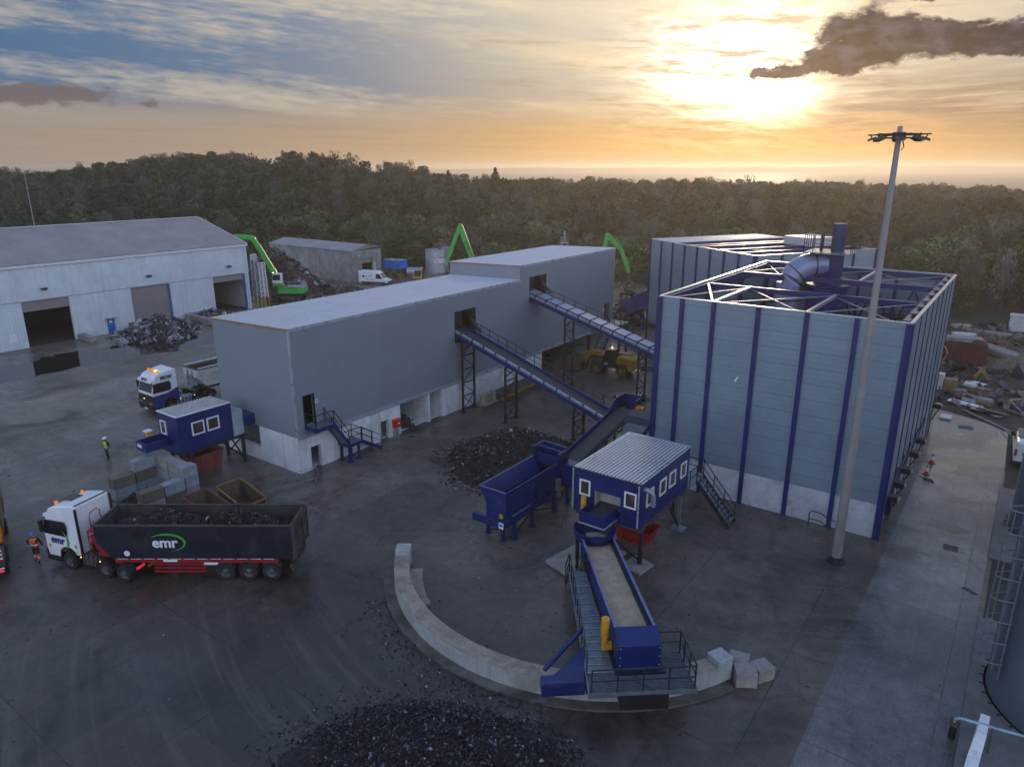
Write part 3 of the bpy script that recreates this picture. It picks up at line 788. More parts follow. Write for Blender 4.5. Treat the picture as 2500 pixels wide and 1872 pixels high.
it.build('floor_slab', M['dark'], B)
def doorway(y0, y1, z0, z1, mat='dark_steel'):
    f = MB(); w = .07
    f.box(PX - .12, y0 - w, z0, PX + .03, y0, z1 + w); f.box(PX - .12, y1, z0, PX + .03, y1 + w, z1 + w); f.box(PX - .12, y0, z1, PX + .03, y1, z1 + w)
    return f.build('door_frame', M[mat], B)
for h in holes: doorway(*h)
for h in holes[:2]:   # torn weather curtain hanging inside each conveyor opening
    f = MB(); y0, y1, z0, z1 = h
    f.prism([(y0 + .1, z1), (y0 + 1.5, z1), (y0 + 1.3, z0 + 1.2), (y0 + .15, z0 + 1.0)], 'x', PX - .35, PX - .32)
    f.prism([(y1 - .9, z1), (y1 - .05, z1), (y1 - .02, z0 + .7), (y1 - .4, z0 + .5)], 'x', PX - .18, PX - .15)
    f.add([(PX - .1, y1 - .6, z0 + 1.9), (PX + .05, y1 - .1, z0 + 1.7), (PX + .75, y1 + .12, z0 + .62), (PX + .55, y1 - .25, z0 + .66), (PX - .1, y1 - .6, z0 + 1.86), (PX + .05, y1 - .1, z0 + 1.66), (PX + .75, y1 + .12, z0 + .58), (PX + .55, y1 - .25, z0 + .62)],
          [(0, 1, 2, 3), (7, 6, 5, 4), (0, 4, 5, 1), (1, 5, 6, 2), (2, 6, 7, 3), (3, 7, 4, 0)])
    f.build('rubber_curtain', M['black'], B)
BLUE_SIGN = pm('blue_sign_mark', (.02, .10, .55), .5)
def wall_sign(y, z, loc):
    s = MB(); s.box(PX + .004, y, z - .36, PX + .024, y + .24, z, 0); s.disc((PX + .03, y + .12, z - .11), .075, 14, 1, 'x'); s.box(PX + .025, y + .03, z - .32, PX + .029, y + .21, z - .25, 1)
    return s.build('sign', [M['white'], BLUE_SIGN], B)
wall_sign(31.2, 5.25, 0); wall_sign(49.85, 7.7, 0); wall_sign(61.5, 9.75, 0); wall_sign(73.8, 5.2, 0)
# steel posts of the open end under the raised part
for y in (61.0, 66.0, 70.8, 75.9): ps = MB(); ps.box(PX - .3, y, 0, PX - .02, y + .22, zc - .07); ps.build('column', M['dark_steel'], B)
dk = MB(); dk.box(-47.5, 61, 0, -47.3, 75.5, 2.7); dk.build('inner_wall', M['concrete_old'], B)

# entry stair at the near corner
E_ = thing('stairs', 'dark blue steel stairs with two flights at the near corner of the grey building', 'stairs', (-39.4, 33, 0), world=True)
s_ = MB(); x0, x1 = PX + .06, PX + 1.25
s_.box(x0, 30.15, 3.36, x1, 31.75, 3.48, 1); s_.bar((x1, 30.1, 3.36), (x1, 31.75, 3.36), .08, .26); s_.bar((x0, 31.75, 3.36), (x1, 31.75, 3.36), .08, .26); s_.bar((x0, 30.15, 3.36), (x1, 30.15, 3.36), .08, .26)
flight(s_, (x0 + .05, 33.1, 1.45), (x0 + .05, 31.8, 3.3), (1, 0, 0), 1.1, 8)
s_.box(x0, 33.0, 1.32, x1, 34.3, 1.44, 1); s_.bar((x1, 33, 1.3), (x1, 34.3, 1.3), .08, .24); s_.bar((x0, 33, 1.3), (x1, 33, 1.3), .08, .24)
flight(s_, (x0 + .05, 36.3, .1), (x0 + .05, 34.25, 1.38), (1, 0, 0), 1.1, 6)
s_.build('flight', [M['blue_worn'], M['grating']], E_)
for x, y in ((x1 - .1, 33.1), (x1 - .1, 34.0), (x0 + .2, 33.1), (x0 + .2, 34.0)):
    p_ = MB(); p_.box(x - .08, y - .08, 0, x + .08, y + .08, 1.3); p_.box(x - .2, y - .2, 0, x + .2, y + .2, .05); p_.build('post', M['blue_worn'], E_)
h_ = MB()
rail(h_, [(x1, 30.15, 3.45), (x1, 31.75, 3.45), (x1, 33.05, 1.5), (x1, 34.25, 1.45), (x1, 36.3, .15)]); rail(h_, [(x0 + .1, 31.8, 3.45), (x0 + .1, 33.05, 1.5), (x0 + .1, 34.25, 1.45), (x0 + .1, 36.3, .15)]); rail(h_, [(x0 + .1, 30.15, 3.45), (x1, 30.15, 3.45)])
h_.build('handrail', M['dark_steel'], E_)
# red hose cabinet and gas bottles by the second door
H_ = thing('hose_cabinet', 'red fire hose cabinet on the concrete base beside the second door', 'hose cabinet', (PX + .1, 39, .75), world=True)
b_ = MB(); b_.box(PX + .004, 38.7, .78, PX + .34, 39.42, 1.5); b_.build('cabinet', M['red_bright'], H_, bevel=.02)
b_ = MB(); b_.box(PX + .342, 38.76, .84, PX + .362, 39.36, 1.44); b_.build('door', M['red_bright'], H_); b_ = MB(); b_.box(PX + .364, 39.0, 1.1, PX + .372, 39.22, 1.2); b_.build('plate', M['white'], H_)
for k, y in enumerate((38.82, 39.12)):
    c_ = MB(); c_.lathe([(0, 0), (.11, 0), (.11, .5), (.07, .62), (.035, .64), (.035, .72), (0, .72)], 12, (PX + .2, y, 0))
    tag(c_.build('gas_cylinder', M['galv_plain'], loc=(PX + .2, y, 0), smooth=True), 'grey gas cylinder standing under the red hose cabinet, ' + ('left one' if k == 0 else 'right one'), 'gas cylinder')
# steel stair at the far end by the telehandler
E2 = thing('stairs', 'steep dark steel stairs rising to a landing behind the yellow telehandler', 'stairs', (-39, 73, 0), world=True)
s_ = MB(); flight(s_, (-39.9, 70.6, .05), (-39.9, 73.8, 3.5), (1, 0, 0), 1.2, 12); s_.box(-40.2, 73.8, 3.45, -37.9, 76.0, 3.55, 1); s_.build('flight', [M['dark_steel'], M['grating']], E2)
for x, y in ((-38.1, 74.0), (-38.1, 75.9)):
    p_ = MB(); p_.box(x - .12, y - .12, 0, x + .12, y + .12, 3.45); p_.build('post', M['dark_steel'], E2)
p_ = MB(); p_.bar((-38.1, 74, .4), (-38.1, 75.9, 3.2), .08); p_.bar((-38.1, 75.9, .4), (-38.1, 74, 3.2), .08); p_.build('brace', M['dark_steel'], E2)
h_ = MB(); rail(h_, [(-38.7, 70.6, .1), (-38.7, 73.8, 3.55), (-37.9, 73.8, 3.55), (-37.9, 76, 3.55)]); h_.build('handrail', M['dark_steel'], E2)

# ---------------------------------------------------------------- ribbed enclosure, near
FX0, FX1, FY0, FY1, FZ = -19.65, -4.7, 43.6, 66.3, 13.1
A_ = thing('ribbed_building', 'near roofless enclosure of grey panels with dark blue ribs beside the floodlight mast', 'building', (-12, 55, 0), world=True)
w_ = MB()
wall_holes(w_, 'y', FY0, .14, FX0, FX1, 2.2, FZ, [])
wall_holes(w_, 'x', FX1, .14, FY0 + .14, FY1, .0, FZ, [(44.1, 47.4, -.1, 2.0), (64.2, 65.6, -.1, 2.1)])
wall_holes(w_, 'y', FY1 - .14, .14, FX0, FX1 - .14, 2.2, FZ, [])
wall_holes(w_, 'x', FX0 + .14, .14, FY0 + .14, FY1 - .14, 2.2, FZ, [(58.2, 60.4, 4.0, 7.4)])
w_.build('panels', M['galv'], A_)
for x in (-19.53, -17.97, -15.86, -13.05, -10.2, -7.47, -4.84):
    r_b = MB(); wd = .13 if -19 < x < -5 else .17
    r_b.box(x - wd, FY0 - .16, 0, x + wd, FY0 - .003, FZ + .02); r_b.build('rib', M['blue'], A_)
sp = MB()
for k in range(9):
    y = FY0 + .5 + k * 2.72; sp.box(FX1 + .003, y - .045, 0, FX1 + .05, y + .045, FZ)
sp.build('cover_strip', M['navy'], A_)
sr = MB(); sr.box(FX1 + .002, FY0 - .16, 0, FX1 + .10, FY0 + .16, FZ + .02); sr.box(FX1 - .3, 47.4, 0, FX1 + .06, 47.75, 2.3); sr.build('rib', M['blue'], A_)
pl = MB(); pl.box(FX0, FY0 + .01, 0, FX1 - .02, FY0 + .4, 2.2); pl.box(FX0 + .01, FY0 + .4, 0, FX0 + .4, FY1, 2.2); pl.box(FX0 + .4, FY1 - .4, 0, FX1 - .2, FY1 - .01, 2.2)
pl.box(FX0 + .4, FY0 + .4, -.02, FX1 - .2, FY1 - .4, .02)
M['plinth'] = pm('limewashed_plinth', (.46, .49, .52), .85, 0, .14, .6, stain=(.42, .9, (.30, .28, .25)), bump=.006)
pl.build('plinth', M['plinth'], A_)
tr = MB(); tr.box(FX0 + .02, FY0 - .02, FZ + .001, FX1, FY0 + .16, FZ + .06); tr.box(FX0, FY1 - .16, FZ + .001, FX1, FY1, FZ + .06)
for k in range(9): tr.box(FX1 - .17, FY0 + .16 + k * 2.49 + .04, FZ + .001, FX1 + .03, FY0 + .16 + (k + 1) * 2.49 - .02, FZ + .06)
for k in range(9): tr.box(FX0 - .03, FY0 + .16 + k * 2.49 + .04, FZ + .001, FX0 + .17, FY0 + .16 + (k + 1) * 2.49 - .02, FZ + .06)
tr.build('capping', M['clad_trim'], A_)
# open roof: edge trusses, beams, bracing rods
st_ = MB()
for y in (FY0 + .35, 51.4, 58.9, FY1 - .35):
    st_.box(FX0 + .2, y - .11, FZ - .42, FX1 - .2, y + .11, FZ - .04)
for x in (FX0 + .35, FX1 - .55):
    st_.box(x - .11, FY0 + .3, FZ - .75, x + .11, FY1 - .3, FZ - .04)
for k in range(9):
    y = FY0 + 1.2 + k * 2.55; st_.box(FX1 - .62, y - .5, FZ - .03, FX1 - .25, y + .5, FZ + .02)
st_.build('roof_beam', M['blue'], A_)
bays = [(FY0 + .35, 51.4), (58.9, FY1 - .35)]
xs = [FX0 + .35, -16.1, -10.35, FX1 - .55]
for y0, y1 in bays:
    br = MB()
    for k in (1, 2): br.bar((xs[k], y0, FZ - .10), (xs[k] , y1, FZ - .10), .2, .2)
    for a, b in zip(xs, xs[1:]):
        br.bar((a, y0, FZ - .12), (b, y1, FZ - .12), .055); br.bar((b, y0, FZ - .22), (a, y1, FZ - .22), .055)
    if y0 < 50: br.bar((xs[0], 51.4, FZ - .1), (-16.1, FY0 + .35, FZ - .1), .14)
    br.build('roof_brace', M['galv_plain'], A_)
for x in (FX0 + .4, FX1 - .4):
    for y in (FY0 + .5, 51.4, 58.9, FY1 - .5): col = MB(); col.box(x - .13, y - .13, .02, x + .13, y + .13, FZ - .45); col.build('inner_column', M['blue'], A_)
for x in (-17.2, -14.4, -11.6, -8.8): col = MB(); col.box(x - .11, FY1 - .62, .02, x + .11, FY1 - .4, FZ - .45); col.build('inner_column', M['blue'], A_)
col = MB()
for a in (-17.2, -14.4, -11.6, -8.8): col.bar((a, FY1 - .5, 8.2), (a + 1.4, FY1 - .5, 11.8), .12); col.bar((a + 2.8, FY1 - .5, 8.2), (a + 1.4, FY1 - .5, 11.8), .12)
col.build('inner_brace', M['blue'], A_)
pf = MB(); pf.box(-10.2, FY0 + .6, 9.9, FX1 - .5, 50.5, 10.0); pf.box(FX0 + .6, 52, 6.9, FX1 - .5, FY1 - .7, 7.0); pf.build('walkway', M['grating'], A_)
pr_ = MB(); rail(pr_, [(-10.2, FY0 + .8, 10), (-10.2, 50.5, 10), (FX1 - .6, 50.5, 10)]); rail(pr_, [(-9.5, 64.6, 9.6), (-5.4, 64.6, 9.6)], gap=1.0); pr_.box(-9.6, 64.6, 9.4, -5.2, 65.9, 9.6); pr_.build('inner_handrail', M['dark_steel'], A_)
# cooler units on the inner floor showing pale lids
pu = MB(); pu.box(-9.4, 45.2, 10.0, -6.2, 48.4, 11.2); pu.build('housing', M['galv_plain'], A_, bevel=.03)
# wall box brackets and leaning struts along the side face
for k, y in enumerate((44.6, 46.95, 49.6, 53.05, 56.1, 65.8, 69.1)):
    if y > 66: continue
    v_ = MB(); v_.box(FX1 + .06, y - .28, 2.25, FX1 + .62, y + .28, 2.62, 0); v_.box(FX1 + .62, y - .2, 2.3, FX1 + .7, y + .2, 2.52, 1); v_.bar((FX1 + .08, y, 1.2), (FX1 + .5, y, 2.24), .08); v_.bar((FX1 + .12, y + .3, 2.6), (FX1 + .12, y + 2.4, 3.5), .09)
    v_.build('wall_bracket', [M['navy'], M['galv_plain']], A_)
dr = MB(); dr.box(FX1 - .1, 64.25, 0, FX1 - .04, 65.55, 2.1); dr.build('door', M['navy'], A_)
cm = MB(); cm.box(-13.98, FY0 - .25, 8.45, -13.88, FY0 - .003, 8.52); cm.box(-14.0, FY0 - .42, 8.32, -13.9, FY0 - .2, 8.43); cm.build('camera_unit', M['white'], A_)
hb = MB(); hb.sweep([(-8.55, FY0 - .5, 0), (-8.55, FY0 - .5, .85), (-8.4, FY0 - .5, 1.0), (-7.9, FY0 - .5, .98), (-7.4, FY0 - .5, .72), (-6.95, FY0 - .5, .7), (-6.95, FY0 - .5, 0)], .035, 6); hb.sweep([(-8.55, FY0 - .5, .45), (-7.9, FY0 - .5, .45), (-7.4, FY0 - .5, .2), (-6.95, FY0 - .5, .2)], .03, 6)
tag(hb.build('guard_rail', M['dark_steel'], loc=(-7.8, FY0 - .5, 0)), 'low bent tube guard rail in front of the limewashed plinth', 'guard rail')
# extraction plant rising through the roof
V_ = thing('dust_extractor', 'dark blue dust extractor tower with a thick bent duct rising through the open roof', 'dust extractor', (-13, 61, 0), world=True)
vx, vy = -12.9, 60.4
b_ = MB(); b_.lathe([(0, .5), (1.0, .5), (1.5, 7), (1.5, 12.2), (1.58, 12.25), (1.58, 12.4), (1.1, 12.45), (.85, 12.9), (.95, 13.25), (.95, 14.85), (0, 14.85)], 28, (vx, vy, 0)); b_.build('vessel', M['blue'], V_, smooth=True)
b_ = MB(); b_.box(vx - 1.7, vy - 1.7, 14.87, vx + 1.7, vy + 1.5, 14.97); b_.build('platform', M['grating'], V_)
b_ = MB(); rail(b_, [(vx - 1.7, vy - 1.7, 14.97), (vx + 1.7, vy - 1.7, 14.97), (vx + 1.7, vy + 1.5, 14.97), (vx - 1.7, vy + 1.5, 14.97), (vx - 1.7, vy - 1.7, 14.97)], 1.3, gap=.7); b_.build('handrail', M['dark_steel'], V_)
b_ = MB(); b_.tube((vx + .35, vy + .2, 14.98), (vx + .35, vy + .2, 17.1), .50, n=18); b_.build('stack', M['blue'], V_, smooth=True)
b_ = MB()
for q in (0, .9): b_.tube((vx - .8 + q, vy - .2, 14.97), (vx - .8 + q, vy - .2, 16.3), .09, n=8)
b_.build('vent_pipe', M['dark_steel'], V_)
pth = [(-15.5, 58.6, 8.5), (-15.5, 58.6, 11.3)]
for k in range(1, 7):
    t = math.pi / 2 * k / 6; pth.append((-15.5 + 1.45 * (1 - math.cos(t)), 58.6 + 1.2 * (1 - math.cos(t)), 11.9 + 2.0 * math.sin(t)))
pth.append((vx - .2, vy - .2, 14.0))
b_ = MB(); b_.sweep(pth, .92, 22); b_.build('duct', pm('duct_paint', (.24, .27, .42), .33, .25, .08, 1), V_, smooth=True)
b_ = MB()
for p, d in (((-15.5, 58.6, 11.2), (0, 0, 1)), ((-14.05, 59.8, 13.9), (1, .75, .1)), ((-15.05, 58.95, 13.25), (.6, .45, .75))):
    d = Vector(d).normalized() * .04; b_.tube(Vector(p) - d, Vector(p) + d, .99, n=22)
b_.build('flange', M['navy'], V_)
b_ = MB(); b_.sweep([(-17.6, 62.6, 10.2), (-17.2, 62.5, 11.5), (-16.2, 62.2, 12.0), (-14.6, 61.9, 12.0)], .62, 16); b_.build('side_duct', M['blue'], V_, smooth=True)

# ---------------------------------------------------------------- ribbed enclosure, far (turned)
Ba, Bb = Vector((-38.3, 81.6, 0)), Vector((-22.4, 72.0, 0)); du = (Bb - Ba).normalized(); dv = Vector((-du.y, du.x, 0)); LU = (Bb - Ba).length; LV = 16.6
T2 = frame(Ba, du, (0, 0, 1))
R2 = thing('ribbed_building', 'far ribbed enclosure turned at an angle behind the near one, partly roofed', 'building', (-30, 77, 0), world=True)
ZR = 12.8
w_ = MB(T2); w_.box(0, 0, 2.0, LU, .14, ZR); w_.box(LU - .14, .14, 2.0, LU, LV, ZR); w_.box(0, .14, 0, .14, LV, ZR); w_.box(.14, LV - .14, 0, LU - .14, LV, ZR)
w_.build('panels', M['galv'], R2)
w_ = MB(T2); w_.box(0, .02, 0, LU - .02, .14, 2.0); w_.box(LU - .15, .14, 0, LU - .03, LV, 2.0); w_.build('plinth', M['concrete_old'], R2)
for k in range(9):
    b_ = MB(T2); x = .12 + k * (LU - .24) / 8; b_.box(x - .12, -.12, 0, x + .12, -.003, ZR + .02); b_.build('rib', M['blue'], R2)
for k in range(6):
    b_ = MB(T2); y = .12 + k * (LV - .24) / 5; b_.box(LU + .003, y - .12, 0, LU + .12, y + .12, ZR + .02); b_.build('rib', M['blue'], R2)
b_ = MB(T2); b_.box(.1, .15, ZR - .05, 5.0, LV - .2, ZR + .06)
for k in range(12): b_.box(.1 + k * .42, .15, ZR + .06, .16 + k * .42, LV - .2, ZR + .12)
b_.box(9.5, 12.0, ZR - .1, 13.4, LV - .3, ZR + .85); b_.build('roof', M['roof'], R2)
b_ = MB(T2)
for x in (5.0, 7.6, 9.2, 12.6, 15.6, LU - .4): b_.box(x - .14, .2, ZR - .5, x + .14, LV - .2, ZR + .03)
for y in (.3, LV - .3): b_.box(.2, y - .12, ZR - .5, LU - .2, y + .12, ZR - .01)
for x in (6, 10.5): b_.bar((x, .3, ZR - .1), (x + 4, 6, ZR - .1), .1)
b_.build('roof_beam', M['blue'], R2)
b_ = MB(T2); b_.box(0, -.02, ZR + .001, LU, .16, ZR + .05); b_.box(LU - .16, .16, ZR + .001, LU + .02, LV, ZR + .05); b_.build('capping', M['clad_trim'], R2)
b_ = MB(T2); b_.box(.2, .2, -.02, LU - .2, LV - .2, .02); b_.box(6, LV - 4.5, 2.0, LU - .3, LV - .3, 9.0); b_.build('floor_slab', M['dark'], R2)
b_ = MB(T2); b_.box(-.4, -.7, 2.3, 4.6, -.13, 2.75); b_.build('ledge_beam', M['navy'], R2)

# ---------------------------------------------------------------- white corrugated shed, left
SX, SY1, SY0 = -98.2, 65.6, -12.0; EV = 10.0; HW = 12.4; RG = 13.4
Wt = thing('shed', 'long white corrugated shed with a brown roof and three roller doors', 'shed', (-110, 30, 0), world=True)
dh = [(34.1, 39.5, -.1, 5.57), (47.3, 52.6, -.1, 5.57), (59.5, 64.7, -.1, 5.57)]
w_ = MB(); wall_holes(w_, 'x', SX, .12, SY0, SY1, 0, 5.6, dh); w_.box(SX - .12, SY0, 5.66, SX + .05, SY1, EV)
w_.prism([(SX - .12, 0), (SX - .12, EV), (SX - HW, RG), (SX - 2 * HW, EV), (SX - 2 * HW, 0)], 'y', SY1 - .12, SY1); w_.box(SX - 2 * HW - .1, SY0, 0, SX - 2 * HW, SY1, EV)
w_.prism([(SX - .12, 0), (SX - .12, EV), (SX - HW, RG), (SX - 2 * HW, EV), (SX - 2 * HW, 0)], 'y', SY0, SY0 + .12)
w_.build('wall', M['white_clad'], Wt)
rf = MB(); rf.prism([(SX + .25, EV - .02), (SX - HW, RG), (SX - 2 * HW - .25, EV - .02), (SX - 2 * HW - .25, EV + .1), (SX - HW, RG + .13), (SX + .25, EV + .1)], 'y', SY0 - .2, SY1 + .1); ro = rf.build('roof', M['shed_roof'], Wt)
tr = MB(); tr.prism([(SX + .26, EV - .2), (SX + .26, EV + .14), (SX - HW, RG + .19), (SX - 2 * HW, EV + .14), (SX - 2 * HW, EV - .2), (SX - HW, RG - .16)], 'y', SY1 + .101, SY1 + .18); tr.box(SX + .06, SY0, EV - .32, SX + .30, SY1 + .1, EV - .03)
tr.bar((SX - HW, SY0, RG + .17), (SX - HW, SY1, RG + .17), .4, .08); tr.build('gutter', M['white_trim'], Wt)
dp_ = MB()
for y in (64.95, 65.3): dp_.tube((SX + .12, y, 0), (SX + .12, y, EV - .3), .08, n=8)
dp_.build('downpipe', M['white_trim'], Wt)
for k, (a, b, z0, z1) in enumerate(dh):
    f = MB(); bot = (4.35, .02, 4.7)[k]
    f.box(SX - .30, a, bot, SX - .2, b, z1 - .02); f.box(SX - .34, a, bot, SX - .14, b, bot + .12); f.build('roller_door', M['shutter'], Wt)
    j = MB(); j.box(SX - .32, b - .002, 0, SX + .02, b + .2, 5.5); j.build('door_jamb', M['blue_door'] if k else M['white_trim'], Wt)
    l_ = MB(); y = (a + b) / 2 + (0 if k < 2 else .1); l_.box(SX + .05, y - .35, 6.95, SX + .5, y + .35, 7.05); l_.prism([(SX + .3, 6.75), (SX + .6, 6.85), (SX + .6, 6.95), (SX + .25, 6.95)], 'y', y - .25, y + .25); l_.build('wall_lamp', M['dark_steel'], Wt)
d_ = MB(); d_.box(SX + .003, 43.6, 0, SX + .08, 44.55, 1.95); d_.build('door', M['blue_door'], Wt); d_ = MB(); d_.box(SX + .003, 43.4, 2.0, SX + .6, 44.7, 2.08); d_.build('door_canopy', M['timber_grey'], Wt)
d_ = MB(); d_.box(SX + .084, 43.85, 1.4, SX + .09, 44.25, 1.7); d_.box(SX + .003, 32.2, .9, SX + .02, 33.0, 2.0); d_.build('notice', M['white'], Wt)
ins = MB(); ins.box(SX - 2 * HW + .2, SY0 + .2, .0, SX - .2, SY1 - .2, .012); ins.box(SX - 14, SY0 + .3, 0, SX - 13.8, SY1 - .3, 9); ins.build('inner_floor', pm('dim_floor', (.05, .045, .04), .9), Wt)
# ---------------------------------------------------------------- old sheeted shed at the back
OX, OY = -104.98, 92.61
Od = thing('shed', 'old stained grey shed with a pale roof at the back of the yard', 'shed', (-116, 96, 0), world=True)
w_ = MB(); w_.box(-130, OY, 1.4, OX - .1, OY + .15, 5.92); w_.build('wall', M['old_clad'], Od)
w_ = MB(); wall_holes(w_, 'x', OX, .15, OY, OY + 7.6, 0, 5.92, [(95.1, 97.75, -.1, 4.3)]); w_.prism([(OY, 5.92), (OY + 7.6, 6.3), (OY + 3.9, 6.85)], 'x', OX - .15, OX); w_.box(-130, OY + 7.45, 0, OX - .15, OY + 7.6, 5.92); w_.box(-130, OY + .15, 0, -129.85, OY + 7.45, 5.92); w_.build('gable_wall', M['old_clad'], Od)
w_ = MB(); w_.box(-130.05, OY - .06, 0, OX - .16, OY + .2, 1.4); w_.build('base_wall', M['concrete_old'], Od)
w_ = MB(); w_.prism([(OY - .2, 5.90), (OY + 3.9, 6.88), (OY + 7.8, 6.2), (OY + 7.8, 6.28), (OY + 3.9, 6.98), (OY - .2, 6.0)], 'x', -130.2, OX + .15); w_.build('roof', pm('faded_roof', (.30, .28, .29), .7, 0, .15, .3, corr=('x', .33, .02)), Od)
w_ = MB(); w_.box(OX - .3, 95.15, 3.4, OX - .2, 97.7, 4.25); w_.build('roller_door', M['shutter'], Od)
w_ = MB(); w_.box(-129, OY + .4, 0, OX - 2, OY + 7, .02); w_.box(OX - 8, OY + .3, 0, OX - 7.9, OY + 7.3, 5.5); w_.build('inner_floor', M['dark'], Od)
w_ = MB(); w_.box(OX + .003, 98.1, 1.4, OX + .06, 98.7, 3.3); w_.box(OX + .003, 93.9, 4.9, OX + .3, 94.5, 5.0); w_.box(OX + .003, 98.6, 5.3, OX + .3, 99.2, 5.4); w_.build('fittings', M['white_dirty'], Od)

# ================================================================== PROCESS PLANT
def trestle(parent, x, y0, y1, ztop, mi='dark_steel'):
    t = MB()
    for y in (y0, y1): t.box(x - .08, y - .07, 0, x + .08, y + .07, ztop); t.box(x - .18, y - .18, 0, x + .18, y + .18, .08)
    n = max(2, int(round(ztop / 1.35))); zs = [.25 + (ztop - .35) * k / n for k in range(n + 1)]
    for k, z in enumerate(zs): t.bar((x, y0, z), (x, y1, z), .09)
    for k, (a, b) in enumerate(zip(zs, zs[1:])):
        if k == 0: t.bar((x, y0, a), (x, y1, b), .06); t.bar((x, y1, a), (x, y0, b), .06)
        else: t.bar((x, y0, a), (x, (y0 + y1) / 2, b), .06) if False else t.bar((x, y0 if k % 2 else y1, b), (x, y1 if k % 2 else y0, a), .06)
    return t.build('trestle', M[mi], parent)
def gantry(name, label, ya, yb, xa, za, xb, zb, towers, lids, rails_from, seg=1.24):
    """inclined belt conveyor along X between (xa,za) high and (xb,zb) low, from ya (near) to yb (far)"""
    C_ = thing(name, label, 'conveyor', ((xa + xb) / 2, (ya + yb) / 2, 0), world=True)
    zt = lambda x: za + (zb - za) * (x - xa) / (xb - xa)
    for y in (ya, yb - .08):
        f = MB(); f.add([(x, y + o, zt(x) + h) for x in (xa, xb) for o in (0, .08) for h in (-.68, -.28 if y == ya else -.02)], [(0, 1, 3, 2), (4, 6, 7, 5), (0, 4, 5, 1), (2, 3, 7, 6), (0, 2, 6, 4), (1, 5, 7, 3)])
        f.build('side_frame', M['blue'], C_)
    f = MB(); f.add([(x, y, zt(x) - .22 + h) for x in (xa, xb) for y in (ya + .12, yb - .12) for h in (-.06, 0)], [(0, 1, 3, 2), (4, 6, 7, 5), (0, 4, 5, 1), (2, 3, 7, 6), (0, 2, 6, 4), (1, 5, 7, 3)]); f.build('belt', M['belt'], C_)
    n = int(abs(xb - xa) / seg)
    for k in range(n):
        x0 = xa + (xb - xa) * (k + .07) / n; x1 = xa + (xb - xa) * (k + .93) / n
        p = MB(); p.add([(x0, ya - .02, zt(x0) - .30), (x1, ya - .02, zt(x1) - .30), (x1, ya - .02, zt(x1) - .13), (x0, ya - .02, zt(x0) - .13), (x1, ya + .09, zt(x1) - .03), (x0, ya + .09, zt(x0) - .03), (x0, ya + .02, zt(x0) - .30), (x1, ya + .02, zt(x1) - .30), (x1, ya + .11, zt(x1) - .06), (x0, ya + .11, zt(x0) - .06)],
                        [(0, 1, 2, 3), (3, 2, 4, 5), (6, 9, 8, 7), (0, 3, 5, 9, 6), (1, 7, 8, 4, 2), (0, 6, 7, 1), (5, 4, 8, 9)]); p.build('side_cover', M['galv_plain'], C_)
        r_ = MB(); xr = xa + (xb - xa) * k / n; r_.bar((xr, ya - .03, zt(xr) - .34), (xr, ya + .12, zt(xr) + .0), .14, .07); r_.build('cover_strap', M['blue'], C_)
        if lids:
            p = MB(); p.add([(x, y, zt(x) + .05 + h + (0 if y != (ya + yb) / 2 else .05)) for h in (0, .03) for x, y in ((x0, ya + .2), (x1, ya + .2), (x1, yb - .02), (x0, yb - .02))], [(3, 2, 1, 0), (4, 5, 6, 7), (0, 1, 5, 4), (1, 2, 6, 5), (2, 3, 7, 6), (3, 0, 4, 7)]); p.build('lid', M['lid'], C_)
    w = MB(); w.add([(x, y, zt(x) - .72 + h) for x in (xa + .4, xb) for y in (yb + .02, yb + .75) for h in (-.06, 0)], [(0, 1, 3, 2), (4, 6, 7, 5), (0, 4, 5, 1), (2, 3, 7, 6), (0, 2, 6, 4), (1, 5, 7, 3)]); w.build('walkway', M['grating'], C_)
    h = MB(); N = 8; rail(h, [(xa + .6 + (xb - xa - .6) * k / N, yb + .72, zt(xa + .6 + (xb - xa - .6) * k / N) - .7) for k in range(N + 1)], 1.1, gap=1.2); h.build('handrail', M['dark_steel'], C_)
    for x in towers: trestle(C_, x, ya - .05, yb - .1, zt(x) - .72)
    s = MB()
    for a, b in zip(towers, towers[1:] + [xb]):
        s.bar((a, yb - .1, zt(a) - 1.5), (b, yb - .1, zt(b) - 1.5), .09)
    for a in towers: s.bar((a, ya, zt(a) - 1.6), (a + .75, ya, zt(a + .75) - .7), .09)
    s.build('stringer', M['dark_steel'], C_)
    return C_
M['lid'] = pm('pale_conveyor_lid', (.30, .34, .47), .32, .35, .06, 1)
gantry('conveyor', 'open inclined belt conveyor feeding the lower opening of the grey building', 46.9, 48.6, -40.9, 7.75, -24.6, 2.40, [-39.5, -34.75, -27.9], False, 0)
gantry('conveyor', 'covered inclined conveyor with pale lids bridging from the grey building to the ribbed enclosure', 58.4, 60.1, -40.9, 9.30, -19.4, 3.35, [-36.0, -27.95], True, 0)

